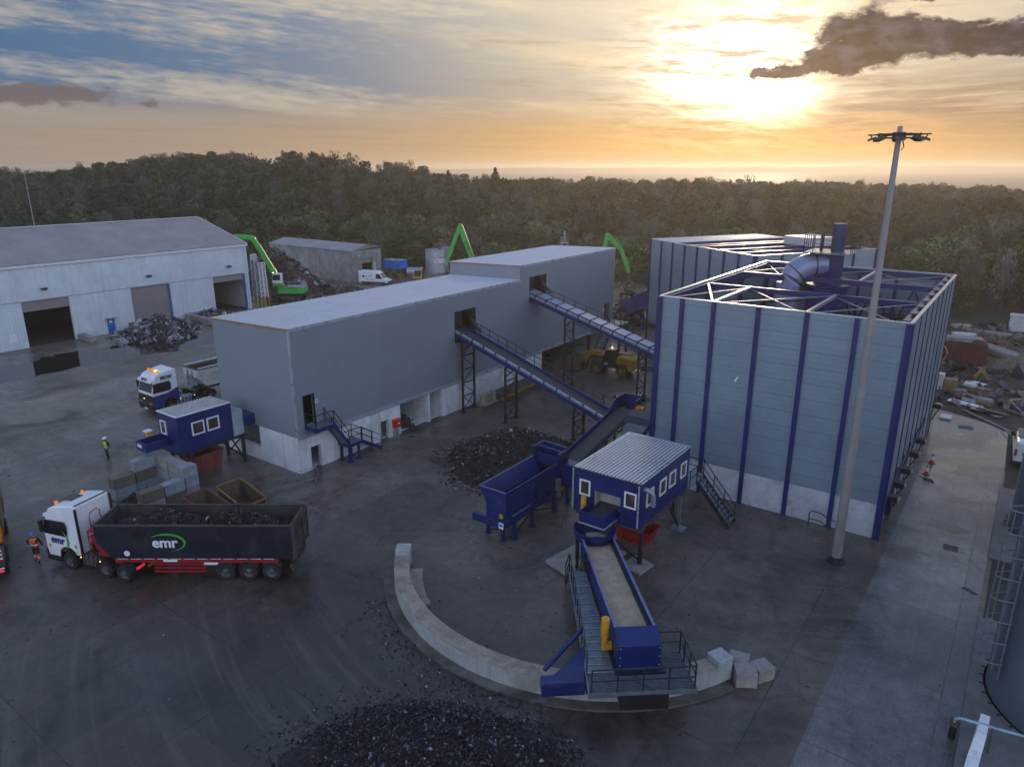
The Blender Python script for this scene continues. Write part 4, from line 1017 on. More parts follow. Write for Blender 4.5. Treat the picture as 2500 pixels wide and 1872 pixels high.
# ---- cross conveyor rising from the hopper
def yconv():
    C_ = thing('conveyor', 'short dark belt conveyor climbing from the blue hopper to its head chute', 'conveyor', (-24.2, 43, 0), world=True)
    xa, xb, y0, z0, y1, z1 = -24.95, -23.55, 36.6, .55, 48.6, 2.95
    zt = lambda y: z0 + (z1 - z0) * (y - y0) / (y1 - y0)
    hexa = lambda A: [(x, y, zt(y) + h) for x in A[0] for y in A[1] for h in A[2]]
    HF = [(0, 1, 3, 2), (4, 6, 7, 5), (0, 4, 5, 1), (2, 3, 7, 6), (0, 2, 6, 4), (1, 5, 7, 3)]
    f = MB(); f.add(hexa(((xa, xa + .08), (y0, y1), (-.35, .28))), HF); f.build('side_frame', M['blue'], C_)
    f = MB(); f.add(hexa(((xb - .08, xb), (y0, y1), (-.35, .0))), HF); f.build('side_frame', M['navy'], C_)
    f = MB(); f.add(hexa(((xa + .1, xb - .1), (y0, y1), (-.05, 0))), HF); f.build('belt', M['belt'], C_)
    f = MB()
    for k in range(11):
        y = y0 + .6 + k * 1.08; f.bar((xb + .02, y, zt(y) - .3), (xb + .3, y, zt(y) + .12), .08)
    for h in (-.32, -.1, .12): f.bar((xb + .25, y0, zt(y0) + h), (xb + .25, y1, zt(y1) + h), .06)
    f.build('idler_frame', M['dark_steel'], C_)
    hb = MB(); 
    hb.box(xa - .12, y1, 2.6, xa, y1 + 1.5, 3.75); hb.box(xb, y1 + .3, 2.6, xb + .1, y1 + 1.5, 3.65); hb.box(xa, y1 + 1.4, 2.3, xb, y1 + 1.5, 3.75); hb.prism([(y1 - 1.6, zt(y1 - 1.6) + .2), (y1, 2.8), (y1, 3.75)], 'x', xa - .12, xa)
    hb.box(xa, y1 + .25, 2.2, xb, y1 + 1.4, 2.3); hb.build('head_chute', M['blue'], C_)
    mt = MB(); mt.tube((xb + .12, y1 + .5, 3.05), (xb + .75, y1 + .5, 3.05), .16, n=12); mt.box(xb + .12, y1 + .25, 2.85, xb + .45, y1 + .75, 3.2); mt.build('motor', M['yellow'], C_)
    mt = MB(); mt.tube((xb + .1, y0 + .5, .85), (xb + .75, y0 + .5, .85), .16, n=12); mt.box(xb + .08, y0 + .2, .6, xb + .4, y0 + .8, 1.1); mt.build('motor', M['yellow'], C_)
    for y in (40.5, 44.5, 48.3):
        l = MB()
        for x in (xa + .05, xb - .05): l.box(x - .07, y - .07, 0, x + .07, y + .07, zt(y) - .36)
        l.bar((xa, y, .2), (xb, y, zt(y) - .5), .06); l.build('leg', M['navy'], C_)
yconv()
# ---- transfer chute beside the enclosure
T_ = thing('transfer_chute', 'dark navy faceted chute with a pale lid tucked against the ribbed enclosure', 'chute', (-21.6, 46.5, 0), world=True)
b_ = MB(); b_.prism([(46.0, 1.0), (48.8, 1.0), (48.8, 3.0), (48.0, 3.3), (46.9, 3.1), (46.0, 2.3)], 'x', -23.2, -21.2); b_.build('housing', M['navy'], T_)
b_ = MB(); b_.prism([(44.6, 1.1), (45.95, 1.6), (45.95, 2.9), (45.2, 2.7), (44.6, 2.1)], 'x', -22.6, -21.0); b_.build('spout', pm('grey_green_plate', (.10, .13, .14), .5, .3), T_)
b_ = MB(); b_.box(-21.15, 44.8, 2.0, -19.9, 46.8, 2.35); b_.build('lid', M['galv_plain'], T_)
for x, y in ((-23, 46.2), (-21.4, 46.2), (-23, 48.6), (-21.4, 48.6)):
    b_ = MB(); b_.box(x - .08, y - .08, 0, x + .08, y + .08, 1.0); b_.build('leg', M['navy'], T_)

# ---- feed hopper
H_ = thing('feed_hopper', 'long open dark blue feed hopper on legs beside the shredded pile', 'hopper', (-23.4, 33, 0), world=True)
hx0, hx1, hy0, hy1 = -24.5, -22.5, 30.35, 36.0
b_ = MB()
b_.prism([(hx0, 3.1), (hx0 + .06, 3.1), (-23.85, 2.2), (-23.85, 1.45), (-23.95, 1.45), (-23.95, 2.15)], 'y', hy0 + .07, hy1)
b_.box(hx1 - .07, hy0 + .07, 1.45, hx1, hy1, 3.1)
b_.prism([(hx0, 3.1), (hx0 + .42, 2.4), (-23.95, 2.15), (-23.95, 1.4), (hx1, 1.4), (hx1, 3.1)], 'y', hy0, hy0 + .07)
b_.box(-23.95, hy0 + .07, 1.4, hx1 - .07, hy1, 1.5); b_.build('trough', M['blue_worn'], H_)
b_ = MB(); b_.box(hx0 - .02, hy0 - .02, 3.1, hx0 + .07, hy1, 3.14); b_.box(hx0 + .07, hy0 - .02, 3.1, hx1, hy0 + .08, 3.14); b_.build('rim', pm('worn_rim', (.10, .11, .2), .5), H_)
b_ = MB(); b_.box(-24.75, hy0 - .35, .95, hx1 + .1, hy0 - .22, 1.42); b_.box(-24.75, hy0 - .22, 1.32, hx1 + .1, hy0 - .003, 1.39); b_.box(hx1 + .02, hy0 - .2, 1.05, hx1 + .22, hy1, 1.35); b_.box(-24.15, hy0 - .2, 1.05, -23.97, hy1, 1.3); b_.build('base_frame', M['blue_worn'], H_)
for k in range(2):
    y = hy0 + .35 + k * 2.95; b_ = MB(); b_.bar((hx1 + .05, y, 2.55), (hx1 + .05, y + 2.8, 2.55), .1); b_.bar((hx1 + .05, y, 1.6), (hx1 + .05, y + 2.8, 1.6), .1)
    for q in (0, 2.8): b_.bar((hx1 + .05, y + q, 1.3), (hx1 + .05, y + q, 2.9), .11)
    b_.build('side_frame', M['blue'], H_)
b_ = MB(); b_.box(hx0 + .1, hy1, 1.4, hx0 + .18, hy1 + 1.2, 3.75); b_.box(hx1 - .02, hy1, 1.4, hx1 + .06, hy1 + 1.2, 3.6); b_.box(hx0 + .18, hy1 + 1.1, 1.4, hx1 - .02, hy1 + 1.2, 3.7); b_.box(hx0 + .18, hy1 + .35, 2.6, hx1 - .02, hy1 + .42, 3.3)
b_.bar((hx0 + .1, hy1, 3.78), (hx0 + .1, hy1 + 1.2, 3.78), .12); b_.bar((hx0 + .1, hy1 + 1.2, 3.78), (hx1, hy1 + 1.2, 3.7), .12); b_.bar((hx1 + .02, hy1, 3.64), (hx1 + .02, hy1 + 1.2, 3.64), .12); b_.bar((hx0 + .1, hy1 + .5, 3.75), (hx1, hy1 + .5, 3.66), .1)
b_.build('end_box', M['blue'], H_)
b_ = MB(); b_.box(hx1 + .1, hy1 + .3, 1.5, hx1 + .95, hy1 + 1.15, 3.0); b_.build('side_chute', M['blue'], H_)
b_ = MB(); b_.box(hx1 + .08, hy1 - .4, .9, hx1 + .32, hy1 - .1, 2.1); b_.build('control_box', M['galv_plain'], H_)
for x, y in ((-24.1, 30.7), (-22.75, 30.4), (-22.3, 30.95), (-22.3, 32.8), (-24.0, 32.8), (-22.3, 35.3), (-24.0, 35.5), (-22.3, 36.9)):
    b_ = MB(); b_.box(x - .09, y - .09, 0, x + .09, y + .09, 1.3); b_.box(x - .17, y - .17, 0, x + .17, y + .17, .05); b_.build('leg', M['blue_worn'], H_)
b_ = MB(); b_.bar((-24.1, 30.7, .2), (-22.75, 30.4, .75), .09); b_.bar((-22.3, 30.95, .3), (-22.3, 32.8, 1.1), .08); b_.bar((-22.3, 32.8, 1.1), (-22.3, 35.3, .3), .08); b_.bar((-24.1, 30.7, .75), (-22.75, 30.4, .75), .09); b_.bar((-22.75, 30.4, .15), (-22.3, 30.95, .15), .09); b_.bar((-22.3, 36.9, .25), (-21.3, 37.5, .25), .13); b_.bar((-21.3, 37.5, .25), (-22.3, 38.2, .3), .1); b_.build('brace', M['dark_steel'], H_)
b_ = MB(); b_.box(-22.75, hy0 - .372, .98, -22.42, hy0 - .353, 1.36, 0); b_.box(-22.7, hy0 - .378, 1.12, -22.47, hy0 - .374, 1.28, 1); b_.build('notice', [M['white'], BLUE_SIGN], H_); b_ = MB(); b_.box(-22.9, hy0 - .1, 1.46, -22.7, hy0 - .003, 1.72); b_.build('warning_plate', M['yellow'], H_)

# ---- cabins
def window(parent, ax, c, u0, u1, z0, z1, out):
    """white framed window on a wall plane; out = outward sign"""
    f = MB(); w = .09; a = c + out * .004; b = c + out * .06
    def bx(p, q, r, s, mb, d0, d1): (mb.box(min(d0, d1), p, r, max(d0, d1), q, s) if ax == 'x' else mb.box(p, min(d0, d1), r, q, max(d0, d1), s))
    bx(u0, u1, z0, z0 + w, f, a, b); bx(u0, u1, z1 - w, z1, f, a, b); bx(u0, u0 + w, z0 + w, z1 - w, f, a, b); bx(u1 - w, u1, z0 + w, z1 - w, f, a, b)
    o = f.build('window', M['white'], parent)
    g_ = MB(); bx(u0 + w, u1 - w, z0 + w, z1 - w, g_, c + out * .006, c + out * .022); g_.build('pane', M['win_glass'], o)
def ribbed_roof(mb, x0, x1, y0, y1, z, n, along, mi=0):
    for k in range(n):
        if along == 'y':
            a = x0 + (x1 - x0) * (k + .10) / n; b = x0 + (x1 - x0) * (k + .72) / n; mb.box(a, y0, z, b, y1, z + .06, mi)
        else:
            a = y0 + (y1 - y0) * (k + .12) / n; b = y0 + (y1 - y0) * (k + .62) / n; mb.box(x0, a, z, x1, b, z + .08, mi)
M['cab_roof'] = pm('cabin_roof_sheet', (.52, .53, .56), .34, .25, .08, .8, stain=(.5, .6, (.30, .31, .33)))
K1 = thing('control_cabin', 'large dark blue control cabin on legs with six white windows and a ribbed metal roof', 'cabin', (-16.7, 35, 0), world=True)
cx0, cx1, cy0, cy1, cz0, cz1 = -18.75, -14.7, 31.8, 38.4, 2.65, 5.2
b_ = MB(); wall_holes(b_, 'y', cy0, .1, cx0, cx1, cz0, cz1, [(-17.5, -15.85, 3.0, 4.2)]); b_.box(cx0, cy0 + .1, cz0, cx0 + .1, cy1, cz1); b_.box(cx1 - .1, cy0 + .1, cz0, cx1, cy1, cz1); b_.box(cx0 + .1, cy1 - .1, cz0, cx1 - .1, cy1, cz1); b_.build('wall', M['blue'], K1)
b_ = MB(); b_.box(cx0 - .03, cy0 - .03, cz1 + .002, cx1 + .03, cy1 + .03, cz1 + .07, 1); ribbed_roof(b_, cx0 + .12, cx1 - .05, cy0 + .02, cy1 - .15, cz1 + .07, 18, 'y'); b_.build('roof', [M['cab_roof'], M['dark_steel']], K1)
b_ = MB(); b_.box(cx0 - .05, cy0 - .02, cz1 + .071, cx0 + .1, cy1, cz1 + .13); b_.box(cx1 - .02, cy0, cz1 + .071, cx1 + .06, cy1 + .04, cz1 + .12); b_.box(cx0, cy1 - .1, cz1 + .071, cx1 - .03, cy1 + .04, cz1 + .12); b_.build('roof_edge', M['clad_trim'], K1)
for px_, py_ in ((cx1 - .06, cy0 - .08), (cx0 - .06, cy0 - .06)): b_ = MB(); b_.tube((px_, py_, cz0 + .1), (px_, py_, cz1), .048, n=8); b_.build('downpipe', M['clad_trim'], K1)
for u in ((-18.4, -17.72), (-15.62, -14.9)): window(K1, 'y', cy0, *u, 3.75, 4.68, -1)
for u in ((32.55, 33.4), (34.2, 35.05), (35.5, 36.35), (37.1, 37.9)): window(K1, 'x', cx1, *u, 3.65, 4.6, 1)
b_ = MB(); b_.box(cx0 + .3, cy0 + .6, 3.0, cx1 - .3, cy0 + .7, 4.9); b_.box(-17.5, cy0 + .12, 3.0, -17.44, cy0 + .6, 4.2); b_.build('inner_wall', M['plaster'], K1)
b_ = MB(); b_.box(cx0 + .05, cy0 + .1, cz0 - .22, cx1 - .02, cy1 - .05, cz0 - .003)
for k in range(6): b_.box(cx1 - .02, cy0 + .1 + k * 1.1, cz0 - .24, cx1 + .08, cy0 + .7 + k * 1.1, cz0 - .1)
b_.build('floor_frame', M['rim_dirt'], K1)
for x, y in ((cx0 + .3, 32.5), (cx1 - .2, 32.6), (cx0 + .3, 37.8), (cx1 - .2, 37.9)):
    b_ = MB(); b_.box(x - .1, y - .1, 0, x + .1, y + .1, cz0 - .23); b_.box(x - .4, y - .4, 0, x + .4, y + .4, .06); b_.build('leg', M['dark_steel'] if y < 35 else M['galv_plain'], K1)
b_ = MB(); b_.bar((cx1 - .2, 32.6, .3), (cx0 + .3, 32.5, 2.2), .07); b_.bar((cx1 - .2, 37.9, .2), (cx1 - .2, 36.2, 2.3), .12); b_.build('brace', M['dark_steel'], K1)
b_ = MB(); b_.sweep([(cx1 + .002, 32.25, 4.85), (cx1 + .2, 32.25, 4.85), (cx1 + .42, 32.3, 4.72), (cx1 + .5, 32.35, 4.45), (cx1 + .5, 32.35, 3.95)], .14, 12); b_.build('vent_elbow', M['galv_plain'], K1, smooth=True)
# discharge chute of the cabin
b_ = MB(); b_.box(-17.6, 30.4, 2.85, -17.53, 31.79, 3.5); b_.box(-16.12, 30.4, 2.85, -16.05, 31.79, 3.5); b_.box(-17.53, 30.4, 2.85, -16.12, 30.47, 3.5); b_.build('chute', M['blue'], K1)
b_ = MB(); b_.prism([(30.6, 2.9), (32.4, 3.3), (32.4, 3.36), (30.6, 2.98)], 'x', -17.5, -16.15); b_.build('chute_belt', M['belt'], K1)
b_ = MB(); b_.box(-17.62, 30.36, 2.80, -16.03, 30.395, 2.87); b_.box(-16.045, 30.40, 2.80, -16.01, 31.79, 2.87); b_.build('chute_lip', M['clad_trim'], K1)
b_ = MB(); b_.tube((-17.85, 31.3, 3.05), (-17.85, 31.3, 3.95), .15, n=14); b_.box(-18.0, 31.15, 2.85, -17.64, 31.45, 3.1); b_.build('motor', M['yellow'], K1, smooth=True)
# stair to the back of the large cabin
S_ = thing('stairs', 'open steel stairs dropping from the back of the large cabin towards the plinth', 'stairs', (-13.5, 40, 0), world=True)
b_ = MB(); flight(b_, (-12.35, 39.6, .05), (-14.6, 39.6, 2.6), (0, 1, 0), 1.1, 10); b_.box(-16.2, 38.5, 2.5, -14.6, 40.9, 2.62, 1); b_.build('flight', [M['dark_steel'], M['galv_plain']], S_)
b_ = MB(); rail(b_, [(-12.4, 40.7, .1), (-14.6, 40.7, 2.6), (-16.2, 40.7, 2.6)]); b_.build('handrail', M['dark_steel'], S_); b_ = MB(); rail(b_, [(-12.4, 39.6, .1), (-14.6, 39.6, 2.6), (-14.6, 38.5, 2.6)]); b_.build('handrail', M['dark_steel'], S_)
for y in (39.7, 40.7):
    b_ = MB(); b_.box(-16.1, y - .07, 0, -15.95, y + .07, 2.5); b_.build('leg', M['dark_steel'], S_)
def skip_bin(name, label, loc, rz, l, w, h, mat, group=None, lip=None, hf=None):
    t = thing(name, label, 'skip', loc, rz, group)
    b = MB(); hf = hf or h; P = [(-l / 2, h), (-l / 2 + .35, 0), (l / 2 - .35, 0), (l / 2, hf)]
    for y in (-w / 2, w / 2 - .05): b.prism(P, 'y', y, y + .05)
    for (a, b2), (c, d) in zip(P, P[1:]):
        dx = .05 if c > a else -.05
        b.add([(a, -w / 2 + .051, b2), (c, -w / 2 + .051, d), (c, w / 2 - .051, d), (a, w / 2 - .051, b2), (a + (.06 if b2 > d or b2 == 0 and d == 0 else -.06) * (b2 != d), -w / 2 + .051, b2 + (.05 if b2 == d else 0)), (c + (.06 if b2 > d else -.06) * (b2 != d), -w / 2 + .051, d + (.05 if b2 == d else 0)), (c + (.06 if b2 > d else -.06) * (b2 != d), w / 2 - .051, d + (.05 if b2 == d else 0)), (a + (.06 if b2 > d else -.06) * (b2 != d), w / 2 - .051, b2 + (.05 if b2 == d else 0))],
              [(0, 1, 2, 3), (7, 6, 5, 4), (0, 4, 5, 1), (2, 6, 7, 3), (1, 5, 6, 2), (0, 3, 7, 4)])
    b.build('body', M[mat], t)
    r = MB()
    for y in (-w / 2 - .03, w / 2 + .03): r.bar((-l / 2, y, h), (l / 2, y, hf), .08)
    for x, q in ((-l / 2, h), (l / 2, hf)): r.bar((x, -w / 2, q), (x, w / 2, q), .08)
    for x in (-l * .2, l * .2):
        for y in (-w / 2 - .03, w / 2 + .03): r.bar((x, y, .1), (x, y, min(h, hf)), .07)
    r.build('rim', M[lip or mat], t)
    return t
skip_bin('skip', 'bright red skip under the large blue cabin', (-16.5, 35.4, 0), 0, 2.5, 1.4, .85, 'red')

K2 = thing('control_cabin', 'small dark blue cabin on a steel frame beside the end of the grey building', 'cabin', (-46.8, 26, 0), world=True)
cx0, cx1, cy0, cy1, cz0, cz1 = -48.0, -45.5, 23.6, 27.75, 2.25, 4.85
b_ = MB(); b_.box(cx0, cy0, cz0, cx1, cy1, cz1); b_.build('wall', M['blue'], K2)
b_ = MB(); b_.box(cx0 - .03, cy0 - .03, cz1 + .002, cx1 + .03, cy1 + .03, cz1 + .05, 1); ribbed_roof(b_, cx0 + .02, cx1 - .02, cy0, cy1, cz1 + .05, 17, 'x'); b_.build('roof', [M['white_dirty'], M['dark_steel']], K2)
b_ = MB(); b_.box(cx1 - .02, cy0 - .03, cz1 + .051, cx1 + .05, cy1, cz1 + .12); b_.box(cx0, cy0 - .05, cz1 + .051, cx1 - .03, cy0 + .03, cz1 + .12); b_.build('roof_edge', M['white'], K2)
for u in ((24.6, 25.55), (25.75, 26.7)): window(K2, 'x', cx1, *u, 3.3, 4.26, 1)
window(K2, 'y', cy0, -47.68, -46.95, 3.35, 4.36, -1)
b_ = MB(); b_.box(cx0 + .1, cy1 + .003, 2.25, cx1 - .05, 28.65, 4.15); b_.build('side_panel', pm('pale_green_panel', (.34, .42, .44), .5, .2), K2)
b_ = MB(); b_.box(cx0 + .05, cy0, cz0 - .2, cx1 - .02, 28.75, cz0 - .003); b_.build('floor_frame', M['dark_steel'], K2)
for x, y in ((cx0 + .2, 24.2), (cx1 - .15, 24.4), (cx0 + .2, 28.5), (cx1 - .12, 28.5)):
    b_ = MB(); b_.box(x - .1, y - .1, 0, x + .1, y + .1, cz0 - .21); b_.build('leg', M['dark_steel'], K2)
b_ = MB(); b_.bar((cx0 + .2, 28.5, .2), (cx1 - .12, 28.5, 2.1), .09); b_.bar((cx1 - .12, 28.5, .2), (cx0 + .2, 28.5, 2.1), .09); b_.bar((cx1 - .12, 28.5, .3), (cx1 - .12, 26.9, 2.0), .09); b_.build('brace', M['dark_steel'], K2)
b_ = MB(); b_.box(-47.95, 21.85, 2.62, -46.65, 21.92, 3.25); b_.box(-47.95, 21.92, 2.62, -47.89, 23.59, 3.25); b_.box(-46.71, 21.92, 2.62, -46.65, 23.59, 3.25); b_.box(-47.89, 21.92, 2.62, -46.71, 23.59, 2.7); b_.build('chute', M['blue_worn'], K2)
b_ = MB(); b_.box(-47.75, 21.835, 2.85, -47.2, 21.848, 3.1); b_.build('notice', M['white'], K2)
b_ = MB(); b_.tube((-48.25, 22.9, 3.0), (-48.25, 22.9, 3.55), .17, n=12); b_.box(-48.4, 22.75, 2.8, -47.96, 23.05, 3.02); b_.build('motor', M['yellow'], K2); b_ = MB(); b_.box(-48.5, 22.65, 3.55, -48.0, 23.15, 3.62); b_.build('motor_cap', M['white'], K2)
b_ = MB(); b_.box(-46.6, 28.66, 2.9, -45.2, 29.42, 3.7); b_.build('feed_box', M['blue_worn'], K2)
skip_bin('skip', 'faded red skip full of scrap under the small blue cabin', (-47.0, 25.9, 0), math.pi / 2, 2.6, 1.6, 1.35, 'red_rust')
skip_bin('skip', 'rusty skip with a worn yellow rim behind the loaded lorry', (-38.9, 23.75, 0), 0, 2.7, 1.7, 1.5, 'rust', lip='yellow_dirty', hf=.8)
skip_bin('skip', 'brown rusted skip right beside the yellow rimmed one', (-39.3, 21.7, 0), .05, 2.9, 1.6, 1.45, 'rust', lip='red_rust', hf=.85)

# ---- radial stacker riding on the curved wall
ST = thing('radial_stacker', 'dark blue radial stacking conveyor with a dusty belt and grated walkway over the curved wall', 'conveyor', (-16.9, 31.0, 0), math.atan2(-.767, .641))
z_ = lambda x: 2.22 + .62 * (x - .6) / 9.7
def slab(mb, x0, x1, y0, y1, h0, h1, mi=0):
    mb.add([(x, y, z_(x) + h) for x in (x0, x1) for y in (y0, y1) for h in (h0, h1)], [(0, 1, 3, 2), (4, 6, 7, 5), (0, 4, 5, 1), (2, 3, 7, 6), (0, 2, 6, 4), (1, 5, 7, 3)], mi)
for y in (-.86, .80):
    b_ = MB(); slab(b_, .5, 9.4, y, y + .06, -1.0, 0); slab(b_, .5, 9.4, y - .03, y + .09, .002, .04, 1); b_.build('side_plate', [M['blue'], pm('lilac_edge', (.16, .16, .32), .45)], ST)
b_ = MB(); slab(b_, .5, 9.38, -.68, .68, -.42, -.37); b_.build('belt', M['belt_dusty'] if 'belt_dusty' in M else M['sand'], ST)
b_ = MB(); slab(b_, .5, 9.38, -.79, -.69, -.45, -.28); slab(b_, .5, 9.38, .69, .79, -.45, -.28); b_.build('skirt', M['belt'], ST)
b_ = MB(); b_.prism([(9.41, 1.5), (10.3, 1.5), (10.3, 2.62), (9.41, 2.92)], 'y', -.90, .90); b_.build('head_box', M['blue'], ST, bevel=.02)
b_ = MB()
for y in (-.82, -.4, 0, .4, .82):
    for z in (1.65, 2.05, 2.45):
        if abs(y) > .7 : b_.box(10.3, y - .025, z, 10.318, y + .025, z + .05)
b_.build('bolts', M['clad_trim'], ST)
b_ = MB(); slab(b_, .3, 9.4, -.80, -.68, -1.45, -1.0); slab(b_, .3, 9.4, .68, .80, -1.45, -1.0)
for k in range(6): slab(b_, 1 + k * 1.6, 1.1 + k * 1.6, -.68, .68, -1.35, -1.2)
b_.box(9.0, -1.05, 1.38, 10.55, 1.05, 1.5); b_.build('chassis', M['navy'], ST)
b_ = MB(); b_.tube((9.0, -1.2, 2.15), (9.0, -1.2, 3.05), .18, n=16); b_.tube((9.0, -1.2, 1.75), (9.0, -1.2, 2.15), .13, n=12); b_.box(8.88, -1.32, 1.55, 9.12, -.9, 1.85); b_.build('motor', M['yellow'], ST, smooth=True)
def grate(mb, x0, x1, y0, y1, z, step, along='x', frame_=True):
    n = int(((y1 - y0) if along == 'x' else (x1 - x0)) / step)
    for k in range(n + 1):
        if along == 'x': y = y0 + (y1 - y0) * k / n; mb.box(x0, y - .012, z - .04, x1, y + .012, z)
        else: x = x0 + (x1 - x0) * k / n; mb.box(x - .012, y0, z - .04, x + .012, y1, z)
    mb.box(x0, y0, z - .055, x1, y1, z - .045)
zw = 1.42
b_ = MB()
for k in range(16):
    x = 2.7 + k * .48; y0, y1 = -1.75 - .03 * k, -.95
    b_.box(x, y0, zw - .03, x + .45, y1, zw, 0); b_.box(x + .40, y0, zw + .001, x + .45, y1, zw + .02, 1)
b_.build('walkway', [M['grating'], M['galv_plain']], ST)
b_ = MB(); grate(b_, 10.35, 11.55, -2.25, 2.0, zw, .085, 'y'); grate(b_, 9.25, 10.33, 1.0, 2.0, zw, .085, 'y'); b_.bar((11.57, -2.3, zw - .08), (11.57, 2.05, zw - .08), .06, .2); b_.bar((9.2, 2.03, zw - .06), (11.6, 2.03, zw - .06), .06, .18); b_.bar((2.6, -1.8, zw - .08), (11.6, -2.3, zw - .08), .06, .2); b_.build('platform', [M['grating']], ST)
b_ = MB(); rail(b_, [(2.7, -1.78, zw), (10.4, -2.2, zw)], 1.05, .022, 1.0); rail(b_, [(11.5, -2.2, zw), (11.5, 1.95, zw)], 1.05, .026, 1.0); rail(b_, [(11.4, 2.0, zw), (9.9, 2.0, zw), (9.3, 2.0, zw), (9.3, .95, zw)], 1.05, .026, .9); b_.build('handrail', M['dark_steel'], ST)
b_ = MB(); flight(b_, (1.5, -1.8, .05), (2.65, -1.8, 1.38), (0, 1, 0), .8, 5); rail(b_, [(1.5, -1.8, .05), (2.65, -1.8, 1.4)]); rail(b_, [(1.5, -1.0, .05), (2.65, -1.0, 1.4)]); rail(b_, [(2.6, -.93, zw), (3.6, -.93, zw)]); b_.build('access_steps', [M['dark_steel'], M['grating']], ST)
b_ = MB(); b_.box(10.35, -4.1, .88, 10.95, -2.35, 1.42); b_.add([(10.9, -4.0, 1.42), (10.9, -2.4, 1.42), (8.6, -2.0, 1.42), (10.9, -4.0, 1.45), (10.9, -2.4, 1.45), (8.6, -2.0, 1.45)], [(2, 1, 0), (3, 4, 5), (0, 1, 4, 3), (1, 2, 5, 4), (2, 0, 3, 5)]); b_.bar((10.0, -3.9, 1.4), (8.3, -2.1, 2.0), .14); b_.box(10.35, -2.3, .9, 10.95, 2.0, 1.25); b_.build('bogie', M['blue_worn'], ST)
b_ = MB()
for y in (-3.8, -2.7, 1.2): b_.tube((10.5, y - .1, 1.02), (10.5, y + .1, 1.02), .17, n=12)
b_.build('bogie_wheels', M['black'], ST)
b_ = MB(); b_.add([(11.62, -1.0, .62), (11.62, .9, .6), (11.62, .9, 1.30), (11.62, -1.2, 1.30), (11.6, -1.0, .62), (11.6, .9, .6), (11.6, .9, 1.30), (11.6, -1.2, 1.30)], [(0, 1, 2, 3), (7, 6, 5, 4), (0, 4, 5, 1), (1, 5, 6, 2), (2, 6, 7, 3), (3, 7, 4, 0)]); b_.build('rubber_flap', M['black'], ST)
b_ = MB(); b_.lathe([(.85, 1.75), (1.1, 2.05), (1.18, 2.5), (1.12, 2.5), (1.02, 2.1), (.8, 1.85)], 28, (.1, -.05, 0)); b_.build('bowl', M['blue_worn'], ST, smooth=True)
b_ = MB(); b_.box(-.3, -.3, 0, .3, .3, 1.7); b_.box(-.7, -.95, 0, -.5, -.75, 1.9); b_.box(.35, -1.1, 0, .5, -.95, 1.6); b_.build('pivot_post', M['dark_steel'], ST)
b_ = MB(); b_.box(3.4, -.75, 0, 3.55, .75, 1.0); b_.build('prop', M['dark_steel'], ST)

# ---- curved concrete wall with its footing and end blocks
CC, RW = Vector((-17.2, 30.88, 0)), 10.65
def arc_ring(mb, r0, r1, z0, z1, a0, a1, n, mi=0):
    vs = []
    for k in range(n + 1):
        a = R(a0 + (a1 - a0) * k / n)
        for r_, z in ((r0, z0), (r1, z0), (r1, z1), (r0, z1)): vs.append((CC.x + r_ * math.cos(a), CC.y + r_ * math.sin(a), z))
    fs = [(4 * k + i, 4 * k + (i + 1) % 4, 4 * k + 4 + (i + 1) % 4, 4 * k + 4 + i) for k in range(n) for i in range(4)] + [(3, 2, 1, 0), (4 * n, 4 * n + 1, 4 * n + 2, 4 * n + 3)]
    mb.add(vs, fs, mi)
CWm = pm('wall_concrete', (.36, .38, .37), .8, 0, .12, .8, stain=(.6, .5, (.20, .17, .13)), streak=(.4, (.22, .19, .15)), bump=.005)
CWt = pm('worn_wall_top', (.30, .25, .20), .85, 0, .2, .9, stain=(.8, .6, (.16, .12, .09)), bump=.006)
WL = thing('curved_wall', 'low curved concrete wall sweeping under the radial stacker', 'wall', (-17.2, 20.6, 0), world=True)
b_ = MB(); arc_ring(b_, RW - .80, RW, .10, .86, 217.5, 332, 64); b_.build('wall', CWm, WL)
b_ = MB(); arc_ring(b_, RW - .81, RW - .02, .861, .90, 218.5, 331, 64); arc_ring(b_, RW - .44, RW - .36, .901, .912, 219, 331, 64); b_.build('wall_top', CWt, WL)
b_ = MB(); arc_ring(b_, RW - .7, RW + .55, -.02, .12, 216, 250, 24); arc_ring(b_, RW - .7, RW + .5, -.02, .10, 250, 334, 48); b_.build('footing', pm('stained_footing', (.12, .105, .088), .9, 0, .3, .8, stain=(.5, .7, (.05, .042, .035)), bump=.008), WL)
b_ = MB(); arc_ring(b_, RW - 1.5, RW - .82, -.02, .16, 219, 240, 16); b_.build('inner_kerb', CWt, WL)
for a in (216, 333.5):
    c_, s_2 = math.cos(R(a)), math.sin(R(a)); b_ = MB(frame((CC.x + (RW - .40) * c_, CC.y + (RW - .40) * s_2, 0), (c_, s_2, 0), (0, 0, 1))); b_.box(-.40, -.40, .08, .40, .40, 1.22); b_.build('end_block', CWm, WL, bevel=.04)
def block(label, loc, rz, group, l=1.5, w=.75, h=.75, mat='concrete_old'):
    b = MB(); b.box(-l / 2, -w / 2, 0, l / 2, w / 2, h); b.box(-.06, -.06, h, .06, .06, h + .02)
    o = b.build('concrete_block', M[mat], bevel=.03); o.location = loc; o.rotation_euler = (0, 0, rz); return tag(o, label, 'concrete block', group)
M['blk_pale'] = pm('pale_block', (.27, .29, .31), .8, 0, .2, 1, stain=(.9, .85, (.2, .18, .15)), bump=.006)
M['blk_brown'] = pm('brown_block', (.15, .125, .095), .85, 0, .2, 1, stain=(.8, .5, (.10, .08, .06)), bump=.006)
gB = 'loose blocks at the end of the curved wall'
block('loose concrete block nearest the camera at the right end of the curved wall', (-7.02, 26.75, 0), .55, gB, .9, .8, .68)
block('loose concrete block touching the tall end of the curved wall', (-7.5, 27.35, 0), .2, gB, .85, .75, .70)
